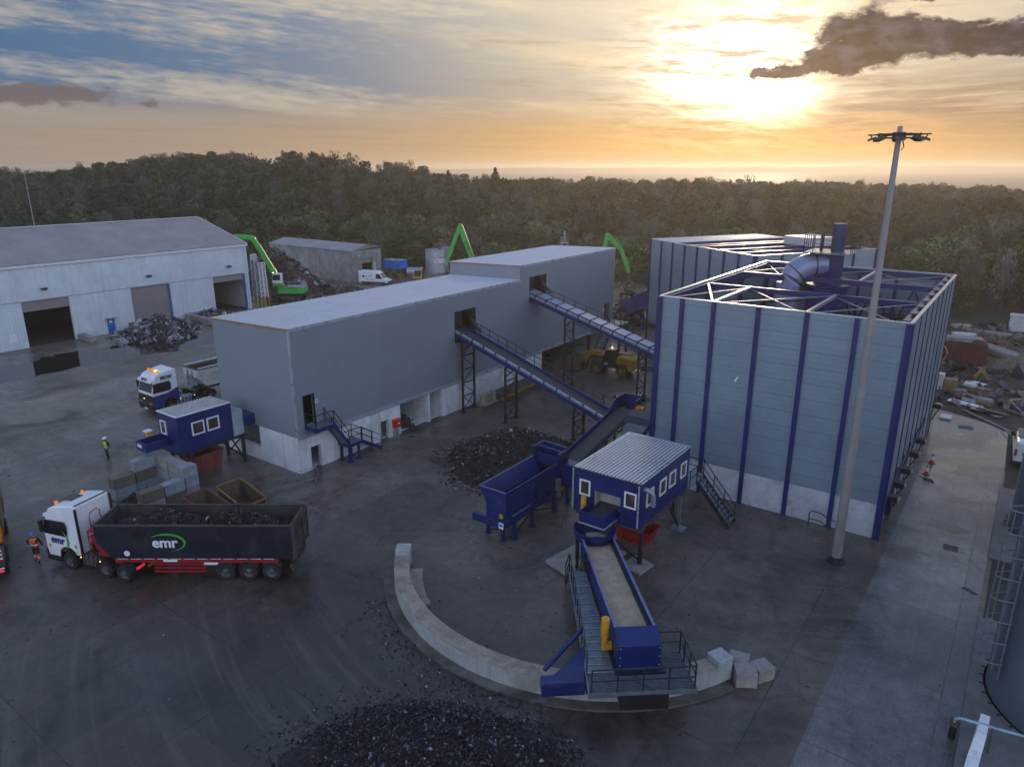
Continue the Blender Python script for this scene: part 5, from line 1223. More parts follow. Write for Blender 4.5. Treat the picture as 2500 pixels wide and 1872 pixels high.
block('farthest right loose block past the curved wall', (-6.55, 27.5, 0), 1.0, gB, .85, .75, .62)
# foundation slabs under the stacker pivot
b_ = MB(); b_.prism([(-19.3, 29.75), (-17.6, 29.2), (-16.0, 33.2), (-18.6, 33.6)], 'z', 0, .22); tag(b_.build('foundation_slab', M['concrete_old'], loc=(-18, 31, 0), bevel=.03), 'raised concrete slab under the stacker pivot', 'slab')
b_ = MB(); b_.prism([(-15.7, 31.9), (-14.4, 31.6), (-14.2, 33.0), (-15.5, 33.4)], 'z', 0, .14); tag(b_.build('foundation_slab', M['concrete_old'], loc=(-15, 32.4, 0), bevel=.03), 'low slab under the front right leg of the large cabin', 'slab')
# block bay between the small cabin and the lorry
gA = 'concrete blocks of the small bay'
P_ = []
for y, n in ((19.75, 2), (21.25, 2)): P_ += [((-47.05, y + .4, k * .76), math.pi / 2, 'left wall, ' + ('near' if y < 20 else 'far') + ' end, ' + ('lower', 'upper')[k] + ' course', ('blk_brown', 'blk_pale')[(k + int(y)) % 2]) for k in range(n)]
P_ += [((-47.05, 21.65, 1.52), math.pi / 2, 'left wall, topmost at the far end', 'blk_pale')]
for x, nm in ((-46.0, 'left'), (-44.5, 'right')): P_ += [((x + .05, 22.75, k * .76), 0, 'back wall, ' + nm + ' half, ' + ('lowest', 'middle', 'top')[k] + ' course', ('concrete_old', 'blk_pale', 'concrete_old')[k]) for k in range(3)]
for y, nm in ((19.75, 'near'), (21.25, 'far')): P_ += [((-43.38, y + .4, k * .76), math.pi / 2, 'right wall, ' + nm + ' end, ' + ('lower', 'upper')[k] + ' course', ('blk_pale', 'blk_brown', 'blk_pale')[(k + (nm == 'far')) % 3]) for k in range(2)]
P_ += [((-43.38, 22.78, k * .76), math.pi / 2, 'right back corner, ' + ('lowest', 'middle', 'top')[k] + ' course', 'blk_pale') for k in range(3)]
P_[-1] = ((-43.38, 22.78, 1.52), math.pi / 2, 'right back corner, top course', 'blk_pale')
for loc, rz, w, mt in P_:
    block('block of the small bay in the ' + w if False else w + ' of the small concrete block bay', loc, rz, gA, 1.44 if 'corner' not in w else .98, .74, .735, mt)

# ================================================================== VEHICLES
def Tm(x, y, z=0, rz=0): return Matrix.Translation((x, y, z)) @ Matrix.Rotation(rz, 4, 'Z')
def wheel(parent, T, x, y, r=.5, w=.32, side=1, rim='rim', tyre='tyre'):
    """one road wheel: tyre with a dished rim as its child; side = outward along y"""
    b = MB(T); n = 22; h = w / 2
    prof = [(r * .60, -h), (r * .93, -h), (r, -h * .7), (r, h * .7), (r * .93, h), (r * .60, h)]
    vs = [(x + a * math.cos(2 * math.pi * k / n), y + b_, r + a * math.sin(2 * math.pi * k / n)) for a, b_ in prof for k in range(n)]
    fs = [(i * n + k, i * n + (k + 1) % n, (i + 1) * n + (k + 1) % n, (i + 1) * n + k) for i in range(5) for k in range(n)]
    b.add(vs, fs); o = b.build('wheel', M[tyre], parent, smooth=True)
    c = MB(T); n = 18
    prof = [(r * .61, h * .9), (r * .55, h * .55), (r * .36, h * .25), (r * .30, h * .8), (r * .18, h * 1.0), (0.001, h * 1.0)]
    vs = [(x + a * math.cos(2 * math.pi * k / n), y + side * b_, r + a * math.sin(2 * math.pi * k / n)) for a, b_ in prof for k in range(n)]
    fs = [(i * n + k, i * n + (k + 1) % n, (i + 1) * n + (k + 1) % n, (i + 1) * n + k) for i in range(5) for k in range(n)]
    c.add(vs, fs); c.build('rim', M[rim], o, smooth=True)
    return o
def cab(parent, T, upper, lower, split=None, stripe=None):
    """tall sleeper cab; local x forward, front axle at 3.2"""
    prof = [(2.35, .95), (2.62, .95), (2.70, 1.12), (2.92, 1.28), (3.2, 1.33), (3.5, 1.28), (3.74, 1.1), (3.84, .62), (4.70, .62), (4.80, 1.1), (4.80, 1.95), (4.55, 3.0), (4.32, 3.45), (3.95, 3.62), (2.55, 3.86), (2.35, 3.78)]
    def inset(p): return p
    b = MB(T)
    W2 = 1.23
    n = len(prof)
    for s in (0,):
        # body with slightly narrower roof
        wd = lambda z: W2 - max(0, z - 2.9) * .16
        vs = [(x, wd(z), z) for x, z in prof] + [(x, -wd(z), z) for x, z in prof]
        b.add(vs, [tuple(range(n)), tuple(range(2 * n - 1, n - 1, -1))] + [(i, (i + 1) % n, n + (i + 1) % n, n + i) for i in range(n)])
    o = b.build('cab', upper, parent, bevel=.06)
    if split:
        for s in (-1, 1):
            p = MB(T); y0 = s * (W2 + .003); y1 = s * (W2 + .016)
            p.prism([(2.36, .96), (2.62, .96), (2.70, 1.13), (2.92, 1.29), (3.2, 1.34), (3.5, 1.29), (3.75, 1.1), (3.85, .63), (4.78, .63), (4.79, 1.62), (3.4, 1.72), (2.36, 2.05)], 'y', min(y0, y1), max(y0, y1)); p.build('lower_panel', lower, parent)
            p = MB(T); p.prism([(2.36, 2.06), (3.4, 1.73), (4.79, 1.63), (4.79, 1.70), (3.42, 1.80), (2.36, 2.13)], 'y', min(y0, y1), max(y0, y1)); p.build('stripe', stripe, parent)
        p = MB(T); p.box(4.803, -W2, .62, 4.83, W2, 1.75); p.build('grille', M['black'], parent)
    # glazing
    p = MB(T); e = .014
    p.add([(4.80 + e, -1.08, 2.02), (4.80 + e, 1.08, 2.02), (4.57 + e, 1.06, 2.92), (4.57 + e, -1.06, 2.92), (4.78, -1.08, 2.02), (4.78, 1.08, 2.02), (4.55, 1.06, 2.92), (4.55, -1.06, 2.92)], [(0, 1, 2, 3), (7, 6, 5, 4), (0, 4, 5, 1), (1, 5, 6, 2), (2, 6, 7, 3), (3, 7, 4, 0)]); p.build('windscreen', M['glass'], parent)
    for s in (-1, 1):
        p = MB(T); y0, y1 = s * (W2 - .02), s * (W2 + .012)
        p.prism([(3.05, 2.12), (3.2, 1.98), (4.76, 1.98), (4.58, 2.82), (3.15, 2.86), (3.02, 2.6)], 'y', min(y0, y1), max(y0, y1)); p.build('side_window', M['glass'], parent)
        p = MB(T); p.box(4.55, s * (W2 + .08), 2.15, 4.75, s * (W2 + .28), 2.85); p.box(4.6, s * (W2 - .01), 2.75, 4.66, s * (W2 + .1), 2.8); p.build('mirror', M['black'], parent, bevel=.03)
        p = MB(T); p.prism([(2.62, .62), (2.72, .95), (2.74, 1.1), (2.95, 1.26), (3.2, 1.31), (3.48, 1.26), (3.72, 1.08), (3.82, .62), (3.74, .62), (3.66, 1.0), (3.45, 1.17), (3.2, 1.21), (2.97, 1.17), (2.8, 1.0), (2.72, .62)], 'y', s * 1.0 if s > 0 else s * 1.27, s * 1.27 if s > 0 else s * 1.0); p.build('mudguard', M['black'], parent)
        p = MB(T); p.box(4.81, s * .78 - .2, .85, 4.86, s * .78 + .2, 1.05); p.build('headlight', M['clad_trim'], parent)
    p = MB(T); p.prism([(3.78, .32), (4.86, .32), (4.90, .9), (4.83, 1.05), (4.79, .63), (3.84, .63)], 'y', -1.24, 1.24); p.build('bumper', M['black'], parent, bevel=.03)
    p = MB(T); p.box(4.915, -.27, .42, 4.925, .27, .54); p.build('number_plate', M['white'], parent)
    p = MB(T); p.prism([(4.50, 2.96), (4.78, 2.9), (4.74, 3.1), (4.46, 3.2)], 'y', -1.12, 1.12); p.build('sun_visor', upper, parent)
def axle_set(parent, T, xs, r=.5, dual=True, rim='rim', tyre='tyre', track=1.08):
    for x in xs:
        for s in (-1, 1): wheel(parent, T, x, s * track, r, .36, s, rim, tyre)
def tractor(root, T, upper, lower=None, stripe=None, lit=True):
    cab(root, T, upper, lower, lower is not None, stripe)
    p = MB(T)
    for y in (-.42, .42): p.box(-1.25, y - .05, .62, 4.2, y + .05, .9)
    p.box(-1.3, -1.1, .62, -1.18, 1.1, .82); p.box(-.5, -.55, .9, .5, .55, 1.02); p.box(1.3, -.7, .62, 2.3, .7, 1.0); p.build('chassis', M['black'], root)
    for s in (-1, 1):
        p = MB(T); p.box(.98, s * .62, .42, 2.3, s * 1.22, 1.08); p.build('fuel_tank', M['galv_plain'] if lower else M['rim_dirt'], root, bevel=.09)
        p = MB(T)
        for k in range(4): p.box(1.1 + k * .32, s * .615, .415, 1.15 + k * .32, s * 1.228, 1.088)
        p.build('tank_strap', M['black'], root)
        for x in (-.66, .66):
            g = MB(T); pr = [(x + .60 * math.cos(R(a)), .52 + .60 * math.sin(R(a))) for a in range(-5, 190, 15)] + [(x + .55 * math.cos(R(a)), .52 + .55 * math.sin(R(a))) for a in range(185, -10, -15)]
            g.prism(pr, 'y', min(s * .86, s * 1.27), max(s * .86, s * 1.27)); g.build('mudguard', M['black'], root)
        p = MB(T); p.box(-1.34, s * .7 - .26, .72, -1.301, s * .7 + .26, .86); p.build('tail_light', M['tail' if lit else 'red'], root)
        p = MB(T); p.box(2.28, s * 1.225, .9, 2.33, s * 1.25, .95); p.box(.9, s * 1.225, .9, .95, s * 1.25, .95); p.build('marker_light', M['marker'], root)
    p = MB(T); p.box(-1.36, -.28, .5, -1.345, .28, .64); p.build('number_plate', M['yellow'], root)
    axle_set(root, T, (-.66, .66)); axle_set(root, T, (3.2,), .5)
def heap_mesh(mb, outline_r, h, cx, cy, z0, n, seed, mi=0, sx=1.0, sy=1.0, rot=0.0, rings=9, rough=.12, pw=1.35):
    """lumpy mound"""
    r = random.Random(seed); ph = [r.uniform(0, 6.28) for _ in range(6)]; vs = []
    for i in range(rings + 1):
        t = i / rings
        for k in range(n):
            a = 2 * math.pi * k / n; e = 1 + .10 * math.sin(2 * a + ph[0]) + .08 * math.sin(3 * a + ph[1]) + .05 * math.sin(5 * a + ph[2])
            rr = outline_r * t * e; x, y = rr * math.cos(a) * sx, rr * math.sin(a) * sy
            z = h * (1 - t ** pw) * (1 + .15 * math.sin(a * 2 + ph[3]) * t) + (r.uniform(-1, 1) * rough * h if 0 < i < rings else 0)
            if i == rings: z = -.03
            c_, s_ = math.cos(rot), math.sin(rot); vs.append((cx + x * c_ - y * s_, cy + x * s_ + y * c_, z0 + max(z, -.03)))
    fs = [(i * n + k, i * n + (k + 1) % n, (i + 1) * n + (k + 1) % n, (i + 1) * n + k) for i in range(rings) for k in range(n)]
    mb.add(vs, fs, mi)
def shards(mb, N, fn, size, seed, mis=(0,), flat=.25, weights=None):
    """small broken pieces strewn by fn(rnd) -> point"""
    r = random.Random(seed)
    for _ in range(N):
        p = fn(r)
        if p is None: continue
        a = Vector((r.gauss(0, 1), r.gauss(0, 1), r.gauss(0, .6))).normalized(); b = a.cross(Vector((r.gauss(0, 1), r.gauss(0, 1), r.gauss(0, 1)))).normalized(); c = a.cross(b)
        s = size[0] + (size[1] * 1.5 - size[0]) * r.random() ** 2.2; a *= s; b *= s * r.uniform(.25, .8); c *= s * flat * r.uniform(.1, .6); p = Vector(p)
        mi = r.choices(mis, weights)[0] if weights else r.choice(mis)
        mb.add([p - a - b, p + a - b * .6, p + a * .8 + b, p - a * .7 + b * .8, p + c + a * .1], [(0, 1, 2, 3), (0, 4, 1), (1, 4, 2), (2, 4, 3), (3, 4, 0)], mi)
M['frag'] = pm('shredded_black_scrap', (.022, .021, .022), .8, 0, .5, 3)
M['frag2'] = pm('shredded_brown_scrap', (.075, .048, .032), .85, 0, .4, 3)
M['frag3'] = pm('shredded_grey_scrap', (.10, .105, .12), .6, .2, .4, 3)
M['frag4'] = pm('pale_scrap_bits', (.34, .34, .34), .5, .3, .3, 3)
M['frag5'] = pm('scrap_sheet', (.28, .30, .33), .4, .6, .3, 3)
FR = [M['frag'], M['frag2'], M['frag3'], M['frag4'], M['frag5']]
M['frag_base'] = pm('shredded_pile_base', (.020, .018, .018), .9, 0, .6, 5, bump=.06, bs=9)

def emr_logo(parent, T, w, dark, bg_letters, big=True, tall=False):
    """the lower case name with a green arc sweeping over its right side; T: local XY is the panel"""
    text('lettering', 'emr', w * .42, bg_letters, T @ Matrix.Translation((-w * .08, -w * .02, 0)), parent, .004, w * .012)
    a = MB(T); n = 22; o_, i_ = [], []; ey, a0, a1 = (.46, 62, 140) if tall else (.27, 150, 232)
    for k in range(n + 1):
        t = k / n; ang = R(a0 - a1 * t); th = .065 * math.sin(math.pi * min(1, t * .95 + .05)) * w
        o_.append((w * .50 * math.cos(ang), w * ey * math.sin(ang))); i_.append((w * .50 * math.cos(ang) - th * math.cos(ang) * (1.6 if tall else 1.0), w * ey * math.sin(ang) - th * math.sin(ang)))
    vs = [(x, y, 0) for x, y in o_] + [(x, y, 0) for x, y in i_] + [(x, y, .008) for x, y in o_] + [(x, y, .008) for x, y in i_]
    m = n + 1; fs = []
    for k in range(n): fs += [(2 * m + k, 2 * m + k + 1, 3 * m + k + 1, 3 * m + k), (k, m + k, m + k + 1, k + 1), (k, k + 1, 2 * m + k + 1, 2 * m + k), (m + k, 3 * m + k, 3 * m + k + 1, m + k + 1)]
    a.add(vs, fs); a.build('logo_arc', M['logo_green'], parent)

# ---------------------------------------------------------------- loaded lorry
hd = R(215.9)
rearc = Vector((-30.95, 20.66, 0))                 # rear axle of the trailer, on the centreline
LR = thing('articulated_lorry', 'white cab lorry with a black tipping trailer heaped with dark scrap', 'lorry', rearc, hd)
I4 = Matrix.Identity(4)
TT = Tm(8.05, .05, 0, R(-19.5))
tractor(LR, TT, M['white'])
BX0, BX1, BZ0, BZ1 = -1.25, 9.15, 1.32, 3.22
def trailer_body(root, wall, inner, chass, x0, x1, z0, z1, w2=1.24, slope=.75):
    b = MB(); pr = [(x0, z0), (x1 - slope, z0), (x1, z0 + .95), (x1, z1), (x0, z1)]
    for s in (-1, 1):
        y0, y1 = s * (w2 - .06), s * w2
        b.prism(pr, 'y', min(y0, y1), max(y0, y1), 0)
    b.add([(x1 - slope, -w2 + .06, z0), (x1, -w2 + .06, z0 + .95), (x1, -w2 + .06, z1), (x1, w2 - .06, z1), (x1, w2 - .06, z0 + .95), (x1 - slope, w2 - .06, z0), (x1 - .06, -w2 + .06, z1), (x1 - .06, w2 - .06, z1), (x1 - .06, -w2 + .06, z0 + .97), (x1 - .06, w2 - .06, z0 + .97), (x1 - slope - .06, w2 - .06, z0 + .02), (x1 - slope - .06, -w2 + .06, z0 + .02)],
          [(0, 1, 4, 5), (1, 2, 3, 4), (2, 6, 7, 3), (6, 8, 9, 7), (8, 11, 10, 9)], 0)
    b.box(x0 + .02, -w2 + .061, z0, x1 - slope, w2 - .061, z0 + .06, 0)
    b.build('body', wall, root)
    l = MB()
    for s in (-1, 1):
        y = s * (w2 - .064); l.add([(x0 + .05, y, z0 + .08), (x1 - slope - .1, y, z0 + .08), (x1 - .08, y, z0 + 1.0), (x1 - .08, y, z1 - .04), (x0 + .05, y, z1 - .04), (x0 + .05, y - s * .012, z0 + .08), (x1 - slope - .1, y - s * .012, z0 + .08), (x1 - .08, y - s * .012, z0 + 1.0), (x1 - .08, y - s * .012, z1 - .04), (x0 + .05, y - s * .012, z1 - .04)], [(5, 6, 7, 8, 9), (4, 3, 2, 1, 0), (0, 1, 6, 5), (1, 2, 7, 6), (2, 3, 8, 7), (3, 4, 9, 8), (4, 0, 5, 9)])
    l.box(x1 - .085, -w2 + .08, z0 + 1.0, x1 - .065, w2 - .08, z1 - .04); l.build('lining', inner, root)
    r = MB()
    for s in (-1, 1): r.bar((x0, s * (w2 - .02), z1 + .03), (x1, s * (w2 - .02), z1 + .03), .12, .07)
    r.bar((x1, -w2, z1 + .03), (x1, w2, z1 + .03), .12, .07); r.bar((x0, -w2, z1 + .03), (x0, w2, z1 + .03), .10, .07); r.build('top_rail', M['rim_dirt'], root)
    d = MB(); d.box(x0 - .10, -w2, z0 - .02, x0 - .003, w2, z1)
    for y in (-w2, -.4, .4, w2 - .08): d.box(x0 - .17, y, z0, x0 - .101, y + .08, z1)
    for z in (z0 + .3, z0 + 1.1, z1 - .12): d.box(x0 - .16, -w2, z, x0 - .102, w2, z + .08)
    d.build('tailgate', M['rim_dirt'] if wall is M['navy'] else wall, root)
    c = MB()
    for y in (-.5, .5): c.box(x0 + .1, y - .06, z0 - .42, x1 - slope - .1, y + .06, z0 - .005)
    for k in range(6): c.box(x0 + .5 + k * 1.5, -.44, z0 - .35, x0 + .58 + k * 1.5, .44, z0 - .1)
    c.build('chassis', chass, root)
trailer_body(LR, M['navy'], M['rim_dirt'], M['red'], BX0, BX1, BZ0, BZ1)
s_ = MB()
for s in (-1, 1): s_.box(-.4, min(s * 1.13, s * 1.22), 1.06, 8.3, max(s * 1.13, s * 1.22), 1.31)
s_.build('side_beam', M['red'], LR)
for k in range(12):
    t_ = MB()
    for s in (-1, 1): t_.box(-.2 + k * .71, min(s * 1.223, s * 1.23), 1.27, .35 + k * .71, max(s * 1.223, s * 1.23), 1.30)
    t_.build('reflective_tape', M['reflective'], LR)
for s in (-1, 1):
    g_ = MB()
    for z in (.45, .68, .9): g_.box(3.5, s * 1.12, z, 6.3, s * 1.18, z + .09)
    for x in (3.7, 4.9, 6.1): g_.box(x, s * 1.05, .42, x + .07, s * 1.12, 1.06)
    g_.build('side_guard', M['red'], LR)
axle_set(LR, I4, (0, 1.24, 2.48), .52, rim='rim')
for x in (0, 1.24, 2.48):
    for s in (-1, 1):
        g_ = MB(); pr = [(x + .60 * math.cos(R(a)), .52 + .60 * math.sin(R(a))) for a in range(25, 160, 15)] + [(x + .57 * math.cos(R(a)), .52 + .57 * math.sin(R(a))) for a in range(155, 20, -15)]
        g_.prism(pr, 'y', min(s * .9, s * 1.27), max(s * .9, s * 1.27)); g_.build('mudguard', M['clad_trim'] if False else M['rim_dirt'], LR)
b_ = MB(); heap_mesh(b_, 1.0, 1.05, 2.2, 0, 2.42, 26, 3, 0, 2.6, 1.12); heap_mesh(b_, 1.0, 1.15, 6.0, 0, 2.42, 26, 4, 0, 2.7, 1.12); b_.box(-1.1, -1.15, 1.4, 8.6, 1.15, 2.52, 0)
def onload(r):
    x = r.uniform(-.6, 8.3); y = r.uniform(-1.1, 1.1); f = lambda c, w, h: h * max(0, 1 - (((x - c) / w) ** 2 + (y / 1.15) ** 2) ** .68)
    return (x, y, 2.55 + max(f(2.2, 2.6, 1.0), f(6.0, 2.7, 1.1)))
shards(b_, 2600, onload, (.03, .09), 5, (1, 2, 3, 4), .3, (10, 5, 2.2, .35)); b_.build('load', [M['frag_base']] + FR, LR)
f_ = MB(); f_.box(9.2, -1.0, 1.35, 9.26, 1.0, 1.5); f_.box(8.5, -.5, 1.0, 9.4, .5, 1.3)
f_.sweep([(9.5, -.1, 2.2), (9.5, -.1, 3.5), (9.5, .15, 3.75), (9.5, .75, 3.75), (9.5, .85, 3.5), (9.5, .85, 2.9)], .03, 6); f_.box(9.2, -.95, 2.7, 9.75, .95, 2.76)
for z in (1.5, 1.9, 2.3): f_.bar((9.75, .3, z), (9.75, .85, z), .04)
for y in (.3, .85): f_.bar((9.75, y, 1.3), (9.75, y, 2.7), .04)
f_.prism([(8.5, 1.32), (9.1, 1.32), (9.6, 2.5), (9.3, 2.5)], 'y', .78, 1.0); f_.prism([(8.5, 1.32), (9.1, 1.32), (9.6, 2.5), (9.3, 2.5)], 'y', -1.0, -.78); f_.build('headboard_frame', M['red'], LR)
b_ = MB(); b_.box(-1.15, -1.1, .5, -1.05, 1.1, .75); b_.box(-1.2, -1.2, .72, -1.0, -.9, .9); b_.box(-1.2, .9, .72, -1.0, 1.2, .9); b_.build('rear_bar', M['rim_dirt'], LR)
# lettering
fl = frame((5.35, 1.246, 2.28), (-1, 0, 0), (0, 1, 0)); emr_logo(LR, fl, 1.95, None, M['white'])
fr_ = frame((5.35, -1.246, 2.28), (1, 0, 0), (0, -1, 0)); emr_logo(LR, fr_, 1.95, None, M['white'])
emr_logo(LR, TT @ frame((3.72, 1.238, 1.70), (-1, 0, 0), (0, 1, 0)), 1.45, None, M['navy_text'], True, True)
emr_logo(LR, TT @ frame((3.72, -1.238, 1.70), (1, 0, 0), (0, -1, 0)), 1.45, None, M['navy_text'], True, True)
for x, w, tx in ((5.35, .75, 'TRL30590'), (3.2, .75, 'EMR043')):
    p_ = MB(); p_.box(x - w / 2, 1.232, 1.12 if x > 5 else .94, x + w / 2, 1.24, 1.25 if x > 5 else 1.08); p_.build('plate', M['white'], LR)
p_ = MB(); p_.disc((7.6, 1.244, 1.62), .16, 18, 0, 'y'); p_.disc((7.6, 1.242, 1.62), .16, 18, 0, 'y'); p_.build('limit_disc', M['white'], LR)
for x, z, mt in ((4.5, 1.25, 'yellow'), (2.55, 1.5, 'yellow'), (2.55, 1.15, 'hivis_yellow')):
    p_ = MB(TT); p_.box(x - .06, 1.236, z - .1, x + .06, 1.244, z + .1); p_.build('sticker', M[mt], LR)
p_ = MB(TT); p_.box(3.35, -.38, 3.72, 4.1, .38, 3.735); p_.build('roof_hatch', M['glass'], LR); 
p_ = MB(TT @ Matrix.Rotation(0, 4, 'Y')); p_.box(2.4, -1.0, 3.80, 2.5, 1.0, 3.84); p_.build('roof_edge', M['rim_dirt'], LR)
for y in (-.75, .75):
    p_ = MB(TT); p_.lathe([(.001, 0), (.10, 0), (.10, .05), (.085, .16), (.001, .18)], 12, (4.05 - (.15 if y < 0 else 0), y, 3.61)); p_.build('beacon', M['amber'], LR, smooth=True)
p_ = MB(TT)
for y in (-1.1, 1.1): p_.box(2.25, y - .05, 1.0, 2.34, y + .05, 3.7)
p_.sweep([(2.3, .4, 1.0), (2.15, .3, 1.9), (2.25, .2, 2.6)], .025, 5); p_.box(1.9, -.5, .95, 2.3, .5, 1.5); p_.build('air_lines', M['black'], LR)

# ---------------------------------------------------------------- second lorry behind the small cabin
L2 = thing('articulated_lorry', 'white and blue cab lorry with a pale tipping trailer half hidden by the grey building', 'lorry', (-62.5, 41.0, 0), R(-90))
T2_ = Tm(6.2, 0, 0, 0)
M['cab_blue'] = pm('royal_blue_cab', (.012, .035, .20), .35)
tractor(L2, T2_, M['white'], M['cab_blue'], M['red'], False)
trailer_body(L2, M['white_dirty'], M['rust'], M['rim_dirt'], -3.4, 6.55, 1.45, 3.15)
axle_set(L2, I4, (-2.0, -.7, .6), .52)
text('lettering', 'MDW', .42, M['navy_text'], T2_ @ frame((3.35, 1.18, 3.2), (-1, 0, 0), (0, 1, .16)), L2, .006, .014)
text('lettering', 'MDW', .36, M['navy_text'], T2_ @ frame((4.64, 0, 3.09), (0, 1, 0), (1, 0, .45)) @ Matrix.Translation((0, 0, .125)), L2, .006, .012)
b_ = MB(T2_); b_.box(3.75, -.85, 3.72, 3.95, .85, 3.86); b_.build('light_bar', M['amber'], L2, bevel=.03)
b_ = MB(T2_); b_.box(3.73, .35, 3.74, 3.97, .80, 3.865); b_.build('light_bar_lamp', M['amber_lit'], L2)
b_ = MB(T2_); b_.box(4.835, -.35, 1.3, 4.85, -.2, 1.36); b_.build('marker_light', M['marker'], L2)
b_ = MB(T2_); b_.box(4.2, .6, 2.2, 4.4, .95, 2.7) ; b_.build('driver_jacket', M['hivis_orange'], L2)
b_ = MB(); b_.box(6.56, -.9, 1.6, 6.62, .9, 1.68); b_.box(6.57, .3, 1.4, 6.66, .36, 3.0); b_.box(6.57, -.5, 1.4, 6.66, -.44, 3.0)
for z in (1.9, 2.2, 2.5): b_.box(6.57, -.44, z, 6.63, .3, z + .04)
b_.build('headboard_frame', M['galv_plain'], L2)
b_ = MB()
for s in (-1, 1): b_.tube((-3.4, s * 1.2, 3.25), (6.5, s * 1.2, 3.25), .09, n=8)
b_.build('sheet_roll', M['clad_trim'], L2)

# ---------------------------------------------------------------- service lorry cut by the left edge
rz3 = math.atan2(.33, -.94)
L3 = thing('skip_lorry', 'dark service lorry with red and white chevron boards at the left edge of the picture', 'lorry', (-41.9, 10.1, 0), rz3)
# local: x forward, rear at 0
b_ = MB(); b_.box(0.1, -1.1, .75, 7.5, 1.1, 1.0); b_.box(.0, -1.2, .55, .2, 1.2, .95); b_.build('chassis', M['navy'], L3)
b_ = MB(); b_.box(.02, -1.2, 1.0, 2.6, 1.2, 1.25); b_.build('deck', M['rim_dirt'], L3)
b_ = MB(); b_.box(3.3, -1.2, 1.1, 7.0, 1.2, 2.9); b_.build('skip_body', M['black'], L3, bevel=.03)
b_ = MB(); b_.bar((2.8, -1.1, 1.2), (2.6, -1.1, 2.5), .2); b_.bar((2.8, -.4, 1.2), (2.2, -.4, 2.3), .18); b_.sweep([(2.0, -.9, 1.25), (2.0, -.9, 2.2), (1.7, -.9, 2.3)], .05, 6); b_.build('lift_arm', M['orange'], L3)
b_ = MB(); b_.tube((2.3, -1.15, 1.6), (2.3, -.5, 1.6), .28, n=14); b_.build('hydraulic_tank', M['orange'], L3)
for y in (-.75, .75):
    b_ = MB(); b_.box(-.04, y - .42, 1.3, -.005, y + .42, 2.15, 0)
    for k in range(4):
        z = 1.3 + k * .23; q = max(0, z + .34 - 2.15)
        b_.add([(-.046, y - .42, z), (-.046, y + .42, min(2.15, z + .0) + .0), (-.046, y + .42, z + .11), (-.046, y - .42, z + .11)], [(0, 1, 2, 3)], 1)
        b_.add([(-.05, y - .42, z), (-.05, y - .42, z + .11), (-.05, y + .42, min(2.15, z + .35)), (-.05, y + .42, min(2.15, z + .24))], [(0, 1, 2, 3)], 1)
    b_.build('chevron_board', [M['white'], M['red']], L3)
for y in (-.9, .9):
    b_ = MB(); b_.box(-.03, y - .22, .68, -.003, y + .22, .82); b_.build('tail_light', M['tail'], L3)
    b_ = MB(); b_.box(-.02, y - .25, .86, -.003, y + .25, .93); b_.build('reflector', M['white'], L3)
axle_set(L3, I4, (1.3, 2.6, 6.6), .5)
b_ = MB(); b_.box(7.4, -1.2, .8, 9.4, 1.2, 2.8); b_.build('cab', M['navy'], L3, bevel=.1)

# ---------------------------------------------------------------- vans
def van(name, label, loc, rz, length=6.0, h=2.55, col='white', big=True):
    v = thing(name, label, 'van', loc, rz)
    f = length
    prof = [(0, .45), (f - .1, .45), (f, .62), (f - .02, .95), (f - .9, 1.22), (f - 1.75, h - .38), (f - 2.3, h - .08), (f - 2.8, h), (.15, h), (0, h - .15)]
    b = MB(); wd = lambda z: .99 - max(0, z - 1.15) * .10; n = len(prof)
    b.add([(x, wd(z), z) for x, z in prof] + [(x, -wd(z), z) for x, z in prof], [tuple(range(n)), tuple(range(2 * n - 1, n - 1, -1))] + [(i, (i + 1) % n, n + (i + 1) % n, n + i) for i in range(n)])
    b.build('body', M[col], v, bevel=.07)
    w = MB(); e = .02; hw = h - .42
    w.add([(f - .98 + e, -.86, 1.30), (f - .98 + e, .86, 1.30), (f - 1.72 + e, .80, hw), (f - 1.72 + e, -.80, hw), (f - 1.0, -.86, 1.28), (f - 1.0, .86, 1.28), (f - 1.74, .80, hw - .02), (f - 1.74, -.80, hw - .02)], [(0, 1, 2, 3), (7, 6, 5, 4), (0, 4, 5, 1), (1, 5, 6, 2), (2, 6, 7, 3), (3, 7, 4, 0)]); w.build('windscreen', M['glass'], v)
    for s in (-1, 1):
        w = MB(); w.add([(x, s * (wd(z) + o), z) for o in (-.03, .012) for x, z in ((f - 2.45, 1.28), (f - 1.15, 1.28), (f - 1.72, h - .5), (f - 2.42, h - .48))], [(0, 1, 2, 3), (7, 6, 5, 4), (0, 4, 5, 1), (1, 5, 6, 2), (2, 6, 7, 3), (3, 7, 4, 0)]); w.build('side_window', M['glass'], v)
        t = MB(); t.box(.5, min(s * .99, s * 1.01), .48, f - .7, max(s * .99, s * 1.01), .66); t.build('sill_trim', M['black'], v)
        m = MB(); m.box(f - 1.4, min(s * .98, s * 1.2), 1.25, f - 1.25, max(s * .98, s * 1.2), 1.6); m.build('mirror', M['black'], v, bevel=.02)
        l = MB(); l.box(f - .35, s * .72 - .16, .92, f - .06, s * .72 + .16, 1.08); l.build('headlight', M['clad_trim'], v)
        l = MB(); l.box(-.02, s * .9 - .08, 1.0, -.003, s * .9 + .08, 1.5); l.build('tail_light', M['red'], v)
    b = MB(); b.box(f - .12, -.95, .36, f + .05, .95, .78); b.build('bumper', M['black'], v, bevel=.03); b = MB(); b.box(-.06, -.95, .36, -.003, .95, .6); b.build('bumper', M['black'], v)
    axle_set(v, I4, (1.1, f - 1.05), .34, track=.86)
    return v
V1 = van('van', 'white panel van with yellow chevron rear doors parked by the old grey shed', (-102.75, 92.6, 0), R(21), 6.0, 2.6)
